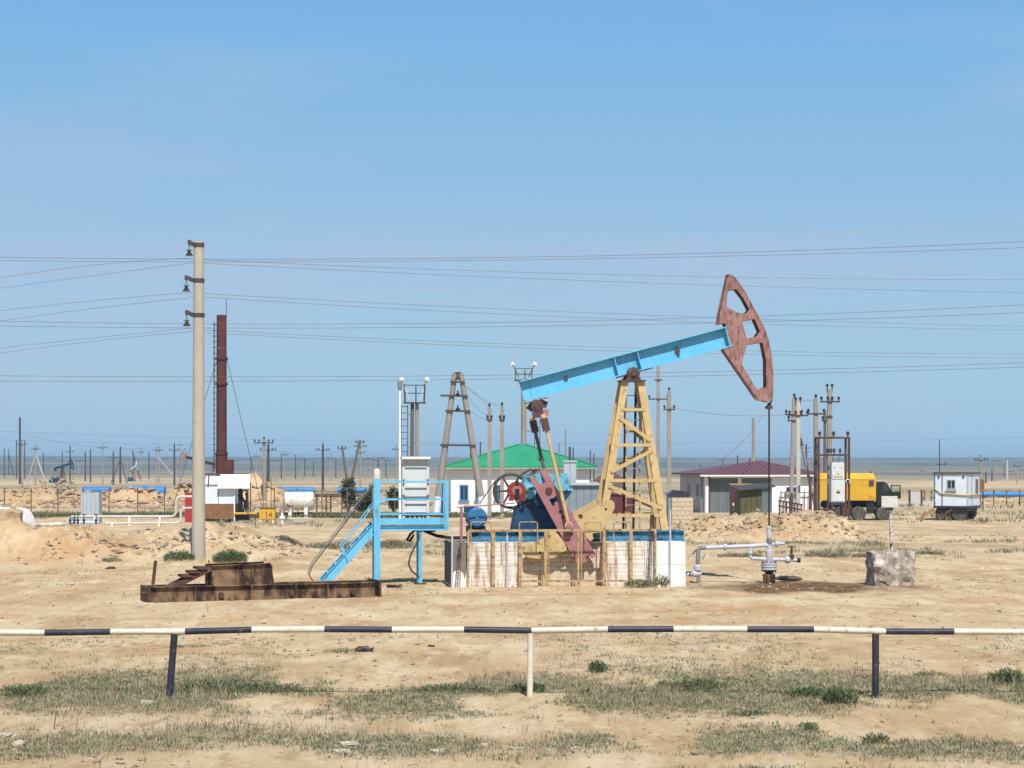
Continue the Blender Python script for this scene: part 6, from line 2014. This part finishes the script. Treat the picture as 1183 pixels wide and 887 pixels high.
for dy in (0, 6):
    B().bar(P(899, 578 + dy, 98) - g_ - Vector((0, 0.06, 0)), P(927, 583 + dy, 98) - g_ - Vector((0, 0.06, 0)), 0.05, 0.08).build('rail', M['rust'], rl_)

# ------------------------------------------------------------------ transformer frame and cabinet
TY = 100.0
g_ = ground_at(963.5, TY)
tf = thing('transformer_frame', 'rusty steel portal frame carrying insulators around a grey switch cabinet', 'frame', g_)
def t_(px, py):
    v = P(px, py, TY) - g_
    return v.x, v.z
x0, x1 = t_(945.8, 505)[0], t_(980.8, 505)[0]
zt, zm = t_(960, 505.5)[1], t_(960, 525.5)[1]
zlow = t_(960, 588)[1]
for x in (x0, x1):
    for yy in (0, 1.0):
        B().bar((x, yy, -0.4), (x, yy, zt), 0.11, 0.11, up=(0, 1, 0)).build('post', M['rust'], tf)
for z in (zt, zm):
    for yy in (0, 1.0):
        B().bar((x0 - 0.05, yy, z), (x1 + 0.05, yy, z), 0.1, 0.09).build('beam', M['rust'], tf)
for x in (x0, x1):
    B().bar((x, 0.05, zt), (x, 0.95, zt), 0.08, 0.08).build('beam', M['rust'], tf)
B().bar((x0, 0, zlow), (t_(962, 588)[0], 0, zlow), 0.08, 0.08).build('beam', M['rust'], tf)
for px in (947, 963, 979.5):
    b = B(); insul(b, V((t_(px, 505)[0], 0, zt + 0.05)), 0.09, 0.28); b.build('insulator', M['porcelain'], tf)
for px in (956, 963.5, 970.5):
    b = B(); insul(b, V((t_(px, 525)[0], 0, zm + 0.05)), 0.07, 0.3)
    b.tube((t_(px, 525)[0], 0.2, zm), (t_(px, 525)[0] - 0.05, 0.3, t_(960, 536)[1]), 0.015, n=5); b.build('insulator', M['porcelain'], tf)
g2 = ground_at(966, TY - 0.1)
tcab = thing('switch_cabinet', 'pale grey transformer switch cabinet with yellow warning triangles', 'cabinet', g2)
def c_(px, py):
    v = P(px, py, TY - 0.1) - g2
    return v.x, v.z
x0, x1 = c_(960.5, 560)[0], c_(976, 560)[0]
za, zb2, zc = c_(960, 534)[1], c_(960, 554)[1], c_(960, 580)[1]
B().box(x0 + 0.02, x1 - 0.03, 0.02, 0.75, zb2 + 0.012, za).build('upper_case', M['cabinet'], tcab)
B().box(x0, x1, 0.0, 0.8, zc, zb2 - 0.012).build('lower_case', M['cabinet'], tcab)
zmid = (za + zb2) / 2 + 0.05
B().box(x0 + 0.05, x1 - 0.06, -0.012, 0.019, zb2 + 0.04, zmid).build('upper_door', M['cabinet'], tcab)
B().box(x0 + 0.05, x1 - 0.05, -0.03, -0.001, zc + 0.05, zb2 - 0.1).build('lower_door', M['cabinet'], tcab)
for px in (964, 972.5):
    B().lathe([(0, 0.025), (0.03, 0.025)], (c_(px, 540)[0], 0.018, c_(px, 540)[1]), (0, -1, 0), 8).build('screw_knob', M['black'], tcab)
for (py, yy, s) in ((547.5, -0.016, 0.09), (566, -0.034, 0.08)):
    x, z = c_(968.3, py)
    B().prism([(x - s, z - s * 0.7), (x + s, z - s * 0.7), (x, z + s)], yy, yy + 0.003).build('warning_triangle', M['warn'], tcab)
    B().prism([(x - s * 0.35, z - s * 0.4), (x + s * 0.3, z - s * 0.4), (x, z + s * 0.4)], yy - 0.003, yy - 0.0005).build('warning_bolt', M['ink'], tcab)
x, z = c_(968.3, 568.8)
B().box(x - 0.1, x + 0.1, -0.036, -0.031, z - 0.05, z + 0.05).build('name_plate', M['ink'], tcab)
B().box(c_(963.5, 551)[0], c_(973.5, 551)[0], -0.016, -0.013, c_(965, 551.6)[1], c_(965, 550.4)[1]).build('notice_strip', M['greypipe'], tcab)
B().box(c_(961.5, 547)[0], c_(963.5, 547)[0], -0.04, -0.013, c_(963, 548.5)[1], c_(963, 546)[1]).build('handle', M['white'], tcab)
B().box(x0 - 0.02, x1 + 0.02, -0.02, 0.82, zc - 0.16, zc - 0.003).build('plinth_beam', M['navy'], tcab)
for x in (x0 + 0.06, x1 - 0.06):
    for yy in (0.05, 0.7):
        B().bar((x, yy, -0.4), (x, yy, zc - 0.162), 0.12, 0.12, up=(0, 1, 0)).build('leg', M['rust'], tcab)
mx, mz = c_(979.3, 556)
B().lathe([(0, 0.12), (0.1, 0.13), (0.12, 0.1)], (mx, 0.0, mz), (0, -1, 0), 14).build('meter', M['cabinet'], tcab)
B().lathe([(0, 0.095), (0.012, 0.09)], (mx, -0.121, mz), (0, -1, 0), 14).build('meter_glass', M['glass'], tcab)
B().bar((mx - 0.25, 0.1, mz), (mx, 0.06, mz), 0.04, 0.04).build('meter_bracket', M['rust'], tcab)

# ------------------------------------------------------------------ truck
TR = Frame(985, 112.0, -8.0)
TR.z0 = hz(TR.X0, TR.Y0)
tr = TR.root('box_truck', 'old truck with yellow box body and dark green cab, its door open', 'truck')
def u_(px, py, yl=-1.1):
    return TR.pix(px, py, yl)
bx0, bx1 = u_(946.5, 560).x, u_(1012, 560).x
zb_, ze_, zt = u_(990, 578).z, u_(990, 553.5).z, u_(990, 546.5).z
prof = [(-1.1, zb_), (1.1, zb_), (1.1, ze_), (0.7, zt), (-0.7, zt), (-1.1, ze_)]
n = len(prof)
vs_ = [V((x, y, z)) for x in (bx0, bx1) for (y, z) in prof]
for i in (n + 3, n + 4):
    vs_[i].x -= 0.14
body = B().add(vs_, [tuple(range(n)), tuple(range(n, 2 * n))[::-1]] + [(i, (i + 1) % n, n + (i + 1) % n, n + i) for i in range(n)]).build('box_body', M['truckyellow'], tr, smooth=False)
for k in range(4):
    x = bx0 + (bx1 - bx0) * (k + 0.5) / 4
    B().box(x - 0.02, x + 0.02, -1.115, -1.101, zb_ + 0.05, ze_ - 0.05).build('seam', M['truckyellow'], body)
window(tr, u_(1004, 560).x, u_(1009.5, 560).x, u_(1006, 561).z, u_(1006, 555).z, y=-1.1, fm='dark', sill=False)
B().box(bx0, bx1, -1.118, -1.101, ze_ - 0.03, ze_ + 0.03).build('eave_trim', M['truckyellow'], body)
B().lathe([(0, 0.06), (0.12, 0.06), (0.14, 0.03)], (u_(1006.5, 547).x, -0.6, zt - 0.03), (0, 0, 1), 8).build('roof_vent', M['dark'], body)
c0, c1 = u_(1012.8, 565).x, u_(1029.5, 565).x
B().box(bx0 + 0.1, c1 - 0.1, -0.45, 0.45, zb_ - 0.42, zb_ - 0.1).build('chassis', M['black'], tr)
B().box(bx0 + 0.2, bx1 - 0.1, -0.95, 0.95, zb_ - 0.1, zb_ - 0.003).build('subframe', M['black'], tr)
B().box(u_(1001, 585).x, u_(1010, 585).x, -0.98, -0.5, 0.42, zb_ - 0.102).build('fuel_tank', M['black'], tr)
B().box(u_(978, 585).x, u_(984, 585).x, -0.95, -0.5, 0.5, zb_ - 0.102).build('tool_box', M['black'], tr)
zc0, zc1 = u_(1015, 584).z, u_(1015, 556.5).z
zw = u_(1015, 567.5).z
cab_ = B().prism([(c0, zc0), (c1, zc0), (c1, zw), (c1 - 0.2, zc1 - 0.12), (c1 - 0.4, zc1), (c0 + 0.1, zc1), (c0, zc1 - 0.1)], -1.02, 1.0).build('cab', M['truckgreen'], tr)
B().prism([(u_(1020.5, 560).x, zw + 0.03), (u_(1028, 560).x, zw + 0.03), (u_(1026, 560).x, zc1 - 0.14), (u_(1020.5, 560).x, zc1 - 0.14)], -1.032, -1.021).build('side_window', M['glass'], cab_)
B().add([(c1 + 0.006, -0.85, zw + 0.05), (c1 + 0.006, 0.85, zw + 0.05), (c1 - 0.18, 0.8, zc1 - 0.14), (c1 - 0.18, -0.8, zc1 - 0.14)], [(0, 1, 2, 3)]).build('windscreen', M['glass'], cab_)
for s in (-1, 1):
    pts = []
    for i in range(9):
        a = math.pi * (0.03 + 0.94 * i / 8)
        pts.append((u_(1020.5, 590).x - 0.56 * math.cos(a), 0.5 + 0.5 * math.sin(a)))
    inner = [(u_(1020.5, 590).x + (x - u_(1020.5, 590).x) * 0.92, 0.5 + (z - 0.5) * 0.92) for x, z in pts]
    B().prism(pts + inner[::-1], s * 0.88 - 0.2, s * 0.88 + 0.2).build('fender', M['truckgreen'], tr)
    B().lathe([(0, 0.1), (0.06, 0.1), (0.08, 0.07)], (c1, s * 0.75, zc0 + 0.25), (1, 0, 0), 12).build('headlight', M['lampglass'], tr)
B().box(c1 + 0.002, c1 + 0.14, -1.05, 1.05, zc0 - 0.14, zc0 + 0.06).build('bumper', M['truckgreen'], tr)
DM = Matrix.Translation((c1 - 0.02, -1.06, 0)) @ Matrix.Rotation(R(-14), 4, 'Z')
zd1 = u_(1035, 560).z
dd = B()
dw = 0.58
dd.box(0, dw, -0.03, 0.03, u_(1035, 576).z, zw - 0.02, DM)
for (a, e, z0_, z1_) in ((0, 0.06, zw - 0.019, zd1 - 0.06), (dw - 0.06, dw, zw - 0.019, zd1 - 0.06), (0, dw, zd1 - 0.059, zd1)):
    dd.box(a, e, -0.028, 0.028, z0_, z1_, DM)
dro = dd.build('open_door', M['truckgreen'], tr)
B().box(0.06, dw - 0.06, -0.006, 0.006, zw - 0.018, zd1 - 0.06, DM).build('door_glass', M['clearglass'], dro)
B().box(0.2, 0.36, -0.06, -0.031, zw - 0.25, zw - 0.2, DM).build('handle', M['dark'], dro)
def wheel(parent, x, y, r, w, name='wheel', hub='dark'):
    o = B().lathe([(-w / 2, r * 0.62), (-w / 2, r * 0.86), (-w * 0.36, r), (w * 0.36, r), (w / 2, r * 0.86), (w / 2, r * 0.62)], (x, y, r - 0.03), (0, 1, 0), 26).build(name, M['rubber'], parent)
    B().lathe([(-w * 0.42, 0.03), (-w * 0.3, r * 0.3), (-w * 0.42, r * 0.55), (-w * 0.46, r * 0.62), (w * 0.46, r * 0.62), (w * 0.42, r * 0.5)], (x, y, r - 0.03), (0, 1, 0), 20).build('rim', M[hub], o)
    return o
for px in (972, 992, 1020.5):
    for s in (-1, 1):
        wheel(tr, u_(px, 590).x, s * 0.9, 0.43, 0.32)
    B().bar((u_(px, 590).x, -0.8, 0.42), (u_(px, 590).x, 0.8, 0.42), 0.1, 0.1).build('axle', M['black'], tr)

# ------------------------------------------------------------------ site trailer
TL = Frame(1118, 110.5, -27.0)
TL.z0 = hz(TL.X0, TL.Y0)
tl = TL.root('site_trailer', 'white boxy site trailer on wheels with a barred window and orange stripe', 'trailer')
x0 = TL.pix(1079.5, 560).x
zb_, zt = TL.pix(1117, 584.5).z, TL.pix(1117, 547.5).z
LD = 2.9
B().box(x0, 0, 0, LD, zb_, zt).build('box', M['panelwhite'], tl)
B().box(x0 - 0.08, 0.08, -0.08, LD + 0.08, zt + 0.002, zt + 0.1).build('roof', M['olive'], tl)
xs_ = TL.pix(1088.5, 560).x
B().box(xs_ - 0.04, xs_ + 0.04, -0.02, -0.001, zb_, zt).build('corner_strip', M['shedgrey'], tl)
B().box(x0 - 0.03, x0 + 0.05, -0.03, -0.001, zb_, zt).build('corner_strip', M['blue_mid'], tl)
B().box(-0.04, 0.03, -0.03, 0.03, zb_, zt).build('corner_strip', M['shedlight'], tl)
wa, wb_ = TL.pix(1094.5, 560).x, TL.pix(1104, 560).x
wz0, wz1 = TL.pix(1100, 565).z, TL.pix(1100, 554).z
wd_ = window(tl, wa, wb_, wz0, wz1, fm='shedlight')
for k in range(4):
    x = wa + (wb_ - wa) * (k + 0.5) / 4
    B().tube((x, -0.08, wz0), (x, -0.08, wz1), 0.018, n=5).build('window_bar', M['navy'], wd_)
for px in (1084.5, 1113):
    v = TL.pix(px, 551)
    B().lathe([(0, 0.06), (0.05, 0.06)], (v.x, -0.001, v.z), (0, -1, 0), 10).build('round_vent', M['black'], tl)
pts = [TL.pix(1080, 564), TL.pix(1087.5, 570), TL.pix(1117, 572)]
B().path([(p.x, -0.05, p.z) for p in pts] + [(0.06, -0.03, pts[-1].z), (0.06, LD, pts[-1].z + 0.02)], 0.045, 6).build('gas_hose', M['chainyellow'], tl)
B().box(0.001, 0.03, 1.9, 2.5, zb_ + 0.7, zt - 0.3).build('side_window', M['glass'], tl)
B().box(0.001, 0.025, 0.9, 0.96, zb_, zt).build('side_seam', M['shedgrey'], tl)
B().box(x0 - 0.05, 0.1, -0.05, LD + 0.05, zb_ - 0.12, zb_ - 0.002).build('floor_frame', M['navy'], tl)
B().box(x0 + 0.15, -0.1, 0.2, LD - 0.2, zb_ - 0.32, zb_ - 0.122).build('chassis', M['black'], tl)
for (px, yy) in ((1090, 0.3), (1108.5, 0.3), (1108.5, 0.62), (1090, LD - 0.3), (1108.5, LD - 0.35)):
    wheel(tl, TL.pix(px, 590, yy).x if yy < 1 else TL.pix(px, 590, 0.3).x, yy, 0.46, 0.3)
B().tube((x0 + 0.2, 0.4, zt + 0.1), (x0 + 0.2, 0.4, TL.pix(1083, 508, 0.4).z), 0.028, n=6).build('antenna_mast', M['dark'], tl)
B().bar((x0 + 0.0, 0.4, TL.pix(1083, 536, 0.4).z), (x0 + 0.55, 0.4, TL.pix(1083, 537, 0.4).z), 0.04, 0.04).build('antenna_arm', M['dark'], tl)
B().tube((x0 + 0.55, 0.4, TL.pix(1083, 537, 0.4).z), (x0 + 0.55, 0.4, TL.pix(1083, 533, 0.4).z), 0.03, n=5).build('antenna_tip', M['dark'], tl)
ld = TL.root('plank_steps', 'rough wooden steps leaning at the left end of the site trailer', 'steps')
for s in (0.1, 0.75):
    a, e = TL.pix(1079, 588, s), TL.pix(1061, 599.5, s)
    B().bar((a.x + 0.1, s - 0.3, a.z), (e.x, s - 0.3, -0.03), 0.06, 0.14).build('stringer', M['plank'], ld)
for k in range(4):
    t = (k + 0.5) / 4
    a, e = TL.pix(1079, 588, 0.4), TL.pix(1061, 599.5, 0.4)
    B().box(e.x + (a.x - e.x) * t - 0.1, e.x + (a.x - e.x) * t + 0.1, -0.22, 0.5, a.z * t + 0.03, a.z * t + 0.07).build('tread', M['plank'], ld)
tb = TL.root('tow_bar', 'rusty drawbar folded up under the front of the trailer', 'drawbar')
a, e = TL.pix(1100, 588, -0.3), TL.pix(1078, 600, -0.5)
B().bar(a, (e.x, -0.5, 0.02), 0.09, 0.09).build('arm', M['rust'], tb)
B().bar((a.x, 0.1, a.z), (e.x, -0.4, 0.03), 0.09, 0.09).build('arm', M['rust'], tb)
B().ring((e.x - 0.06, -0.45, 0.06), (0, 0, 1), 0.1, 0.03, 12, 6).build('tow_eye', M['rust'], tb)

# low wall, gate and tanks far right
g_ = ground_at(1057, 150)
gw = thing('yard_wall', 'low grey yard wall with a pale sheet gate behind the truck', 'wall', g_)
def y_(px, py):
    v = P(px, py, 150) - g_
    return v.x, v.z
for (a, e) in ((1035, 1051), (1064, 1080)):
    x0, zt = y_(a, 579); x1, _ = y_(e, 579)
    B().box(x0, x1, 0, 0.3, -0.2, zt).build('wall_section', M['plaster_grey'], gw)
x0, zt = y_(1052, 568); x1, _ = y_(1063.5, 568)
B().box(x0, x1, 0, 0.08, 0.02, zt).build('gate', M['plaster_grey'], gw)
for x in (x0 - 0.08, x1 + 0.08):
    B().box(x - 0.07, x + 0.07, -0.05, 0.12, -0.2, zt + 0.15).build('gate_post', M['rust'], gw)
fence('rail_fence', [1068, 1076, 1085, 1133, 1148, 1163, 1178, 1195, 1215], 566, 152, 'rusty pipe fence with thin rails running behind the trailer', m='rust_light', rails=(0.3, 0.65), r=0.05)
for (px, top, lb) in ((1132.5, 556, 'pair of brown barrels on posts behind the trailer'),):
    g_ = ground_at(px, 140)
    o = thing('brown_tank', 'small brown tank on a stand just behind the trailer', 'tank', g_)
    z = P(px, 562, 140).z - g_.z
    B().lathe([(z - 0.4, 0.3), (z + 0.5, 0.3), (z + 0.6, 0.1)], (0, 0, 0), n=12).build('shell', M['brown_lag'], o)
    for s in (-0.2, 0.2):
        B().bar((s, 0, -0.1), (s, 0, z - 0.4), 0.07, 0.07, up=(0, 1, 0)).build('leg', M['rust'], o)

# ------------------------------------------------------------------ small trees, shrubs, stones
def bush_tree(px, Y, w, h, label):
    g_ = ground_at(px, Y)
    o = thing('small_tree', label, 'tree', g_, 0, 'small trees by the pipe fence')
    b = B()
    for k in range(6):
        a = k * 1.1
        b.path([(0, 0, -0.1), (math.cos(a) * w * 0.2, math.sin(a) * w * 0.2, h * 0.45), (math.cos(a) * w * 0.42, math.sin(a) * w * 0.42, h * 0.85)], [0.06, 0.035, 0.012], 5)
    b.build('trunk', M['wood'], o)
    n = 900
    u = rng.normal(0, 1, (n, 3))
    u /= np.linalg.norm(u, axis=1)[:, None]
    rad = rng.uniform(0.35, 1, n) ** 0.6
    cl = vnoise(u[:, 0] * 2.3 + px, u[:, 2] * 2.3 + u[:, 1], 3)
    rad *= 0.65 + 0.6 * cl
    p = u * rad[:, None] * np.array([w / 2, w / 2, h * 0.45]) + np.array([0, 0, h * 0.55])
    th = rng.uniform(0.12, 0.3, n)
    col = np.array([(0.045, 0.07, 0.03), (0.06, 0.085, 0.035), (0.085, 0.10, 0.05)])[rng.integers(0, 3, n)] * rng.uniform(0.7, 1.3, (n, 1))
    me = blades_mesh('crown', p, th * 0.5, rng.normal(0, 0.6, (n, 2)) * th[:, None], th * 0.5, col)
    co_ = bpy.data.objects.new('crown', me)
    C.objects.link(co_)
    co_.parent = o
for (px, w, h, lb) in ((402.5, 1.0, 2.5, 'narrow dark green small tree at the foot of the V shaped poles'), (430, 1.0, 1.9, 'dark small tree just left of the platform post'), (418, 0.8, 1.1, 'low dark bush between the two small trees'), (455, 0.9, 1.8, 'dark small tree behind the platform rails')):
    bush_tree(px, 122, w, h, lb)
shrub('green_shrub', 266, 54.6, 0.52, 0.34, GREEN, 1500, 'fresh green rounded shrub at the foot of the concrete pole', width=0.02)
shrub('green_shrub', 207, 54.8, 0.42, 0.28, GREEN, 900, 'smaller green shrub left of the concrete pole foot', width=0.02)
shrub('green_shrub', 128, 54.6, 0.3, 0.12, OLIVE, 350, 'flat green plant at the foot of the orange soil heap', width=0.02)
shrub('green_weed', 740, 43.3, 0.42, 0.2, OLIVE, 900, 'grassy weeds growing at the foundation corner by the railing', width=0.012, ry=0.2)
shrub('green_weed', 765, 43.7, 0.18, 0.3, OLIVE, 300, 'tall weeds at the rusty mesh end of the railing', width=0.012)
vsh = [(690, 776, 0.13, 0.16, GREEN, 420, 'small upright green weed on bare sand behind the barrier'), (1163, 789, 0.22, 0.2, GREEN, 700, 'bushy green weed behind the barrier right end'), (934, 803, 0.30, 0.13, GREEN, 800, 'spreading green weed left of the right dark post'), (968, 812, 0.21, 0.2, GREEN, 700, 'rounded green weed close to the right dark post'),
       (612, 799, 0.22, 0.13, GREEN, 500, 'green weed at the foot of the white post'), (250, 800, 0.5, 0.16, OLIVE, 900, 'wide green weed clump right of the left dark post'), (310, 800, 0.4, 0.13, OLIVE, 700, 'low spreading weed clump beyond the left dark post'), (25, 806, 0.3, 0.15, GREEN, 500, 'green weed clump by the white rail band'),
       (800, 794, 0.5, 0.14, GREEN, 900, 'long green weed clump between the white and dark posts'), (395, 752, 0.3, 0.07, OLIVE, 300, 'flat green patch on the sand behind the barrier'), (215, 747, 0.35, 0.05, OLIVE, 280, 'thin flat weed patch behind the left post'), (860, 826, 0.28, 0.08, GREEN, 400, 'small dark green patch in front of the barrier'), (1072, 782, 0.22, 0.08, GREEN, 300, 'small green weed to the right of the right post'),
       (935, 842, 0.1, 0.1, GREEN, 200, 'tiny green weed standing alone on pale sand'), (1012, 857, 0.14, 0.12, OLIVE, 250, 'small olive weed on pale sand in front'), (520, 800, 0.45, 0.1, OLIVE, 700, 'green weeds left of the white post')]
for (px, py, rx, h, pal, n, lb) in vsh:
    shrub('green_weed', px, HC * FPX / (py - HY), rx, h, pal, n, lb, width=0.013)
for (px, py, rx, h, lb) in ((385, 634, 0.9, 0.24, 'wide grey scrub mound left of the platform stairs'), (450, 631, 0.9, 0.3, 'grey scrub mound behind the platform legs'), (632, 0, 0, 0, ''), (955, 641, 0.8, 0.18, 'grey scrub patch behind the wellhead'), (1005, 641, 0.6, 0.14, 'grey scrub patch left of the concrete block'), (855, 640, 0.8, 0.13, 'grey scrub patch left of the wellhead'), (70, 630, 0.8, 0.22, 'grey scrub mound on the orange heap'), (155, 617, 0.8, 0.22, 'grey scrub on top of the left bank'), (333, 631, 0.5, 0.2, 'grey scrub at the right end of the left bank'), (1075, 637, 0.5, 0.08, 'thin grey scrub right of the concrete block')):
    if h:
        shrub('grey_scrub', px, HC * FPX / (py + 3 - HY), rx, h, GREY, 1300, lb, width=0.02)
# dead twigs by the verge
for (px, py, h, lean, lb) in ((62, 842, 0.2, 0.03, 'thin dark dead twig stuck in the sand at the left'), (408, 830, 0.16, -0.1, 'leaning dark dead twig in the dry weeds')):
    g_ = ground_at(px, HC * FPX / (py - HY))
    o = B().path([(0, 0, -0.02), (lean * 0.5, 0, h * 0.5), (lean, 0, h)], 0.006, 5).build('dead_twig', M['wood'], None)
    o.location = g_
    tag(o, lb, 'twig')
# pale stones
stones = [(170, 814, 0.2, 'largest pale stone by the left dark post'), (8, 850, 0.17, 'flat pale stone in the sand at the far left'), (22, 860, 0.2, None), (505, 872, 0.13, None), (560, 850, 0.08, None), (585, 842, 0.1, None), (597, 868, 0.13, None), (402, 862, 0.2, 'broad pale stone slab among the front weeds'), (395, 872, 0.16, None), (560, 862, 0.1, None), (640, 862, 0.08, None), (665, 868, 0.1, None), (705, 856, 0.1, None), (470, 862, 0.1, None), (1178, 862, 0.12, None), (330, 857, 0.09, None), (890, 722, 0.06, None), (700, 742, 0.06, None), (730, 830, 0.07, None)]
for i, (px, py, s, lb) in enumerate(stones):
    s *= 0.72
    g_ = ground_at(px, HC * FPX / (py - HY))
    rough_block('pale_stone', g_ + Vector((0, 0, s * 0.08)), s * random.uniform(0.9, 1.3), s * random.uniform(0.7, 1), s * 0.36, M['stone'], lb or 'small pale stone lying on the sandy verge', 'stone', 20 + i, s * 0.18, random.uniform(0, 3), None if lb else 'small pale stones on the verge')
for (px, py, s, lb) in ((421, 751.5, 0.16, 'dark crumpled scrap lying on sand behind the barrier'), (456, 679, 0.2, 'dark flat scrap on sand right of the skid'), (128, 657, 0.14, 'dark lump on the track before the left bank'), (498, 747, 0.06, 'tiny dark scrap on the sand behind the barrier')):
    g_ = ground_at(px, HC * FPX / (py - HY))
    rough_block('dark_scrap', g_ + Vector((0, 0, s * 0.1)), s * 1.6, s * 0.8, s * 0.45, M['dark'], lb, 'scrap', int(px), s * 0.5)
# clods on the banks
def clods(name, n, x0, x1, y0, y1, mask, s0, s1, m, label):
    x, y = scatter(n, x0, x1, y0, y1, mask)
    z = H(x, y)
    base = np.array([(1, 0, 0), (-1, 0, 0), (0, 1, 0), (0, -1, 0), (0, 0, 1), (0, 0, -1)], float)
    tri = np.array([(0, 2, 4), (2, 1, 4), (1, 3, 4), (3, 0, 4), (2, 0, 5), (1, 2, 5), (3, 1, 5), (0, 3, 5)])
    k = len(x)
    s = s0 + (s1 - s0) * rng.uniform(0, 1, k) ** 3
    v = base[None] * s[:, None, None] * rng.uniform(0.5, 1.3, (k, 6, 1)) * np.array([1, 1, 0.65]) + rng.normal(0, 0.18, (k, 6, 3)) * s[:, None, None]
    v += np.stack([x, y, z + s * 0.15], 1)[:, None, :]
    f = (tri[None] + (np.arange(k) * 6)[:, None, None]).reshape(-1, 3)
    me = bpy.data.meshes.new(name)
    me.from_pydata(v.reshape(-1, 3).tolist(), [], f.tolist())
    me.materials.append(m)
    o = bpy.data.objects.new(name, me)
    C.objects.link(o)
    tag(o, label, 'soil clods', kind='stuff')
clodm = mat('dry clods', (0.46, 0.36, 0.25), (0.19, 0.12, 0.075), 1.6, 0.95, bump=0.2)
clods('soil_clods', 60000, -19, 20, 53.5, 84, lambda x, y: np.clip((left_berm(x, y) + right_berm(x, y)) * 1.6, 0, 1) * sm(0.36, 0.62, fbm(x * 0.7, y * 0.5, 33, 3)), 0.02, 0.13, clodm, 'loose clods of soil strewn over the spoil banks')
clods('spoil_clods', 9000, -48, -14, 143, 165, lambda x, y: 0.3 + 0.7 * sm(0.4, 0.6, fbm(x * 0.3, y * 0.3, 38, 3)), 0.06, 0.32, clodm, 'dark clods strewn over the far spoil heaps')
clods('gravel', 34000, -13, 14, 16, 53, lambda x, y: 0.15 + 0.85 * sm(0.52, 0.68, fbm(x * 0.5, y * 0.6, 36, 3)), 0.006, 0.045, mat('loose gravel', (0.46, 0.36, 0.25), (0.17, 0.11, 0.07), 3.0, 0.95), 'loose gravel scattered over the sandy ground')

# ------------------------------------------------------------------ haze over the plain
hb = B().box(-4700, 4700, -300, 4750, -50, 32)
hazem = bpy.data.materials.new('thin dusty haze')
hazem.use_nodes = True
hn = hazem.node_tree.nodes
hn.clear()
ho = hn.new('ShaderNodeOutputMaterial')
pv = hn.new('ShaderNodeVolumePrincipled')
pv.inputs['Color'].default_value = (0.50, 0.77, 1.0, 1)
pv.inputs['Density'].default_value = 0.00027
pv.inputs['Anisotropy'].default_value = 0.1
hazem.node_tree.links.new(pv.outputs[0], ho.inputs['Volume'])
hz_o = hb.build('haze', hazem, None, smooth=False)
tag(hz_o, 'thin blue haze over the far plain', 'haze', kind='stuff')
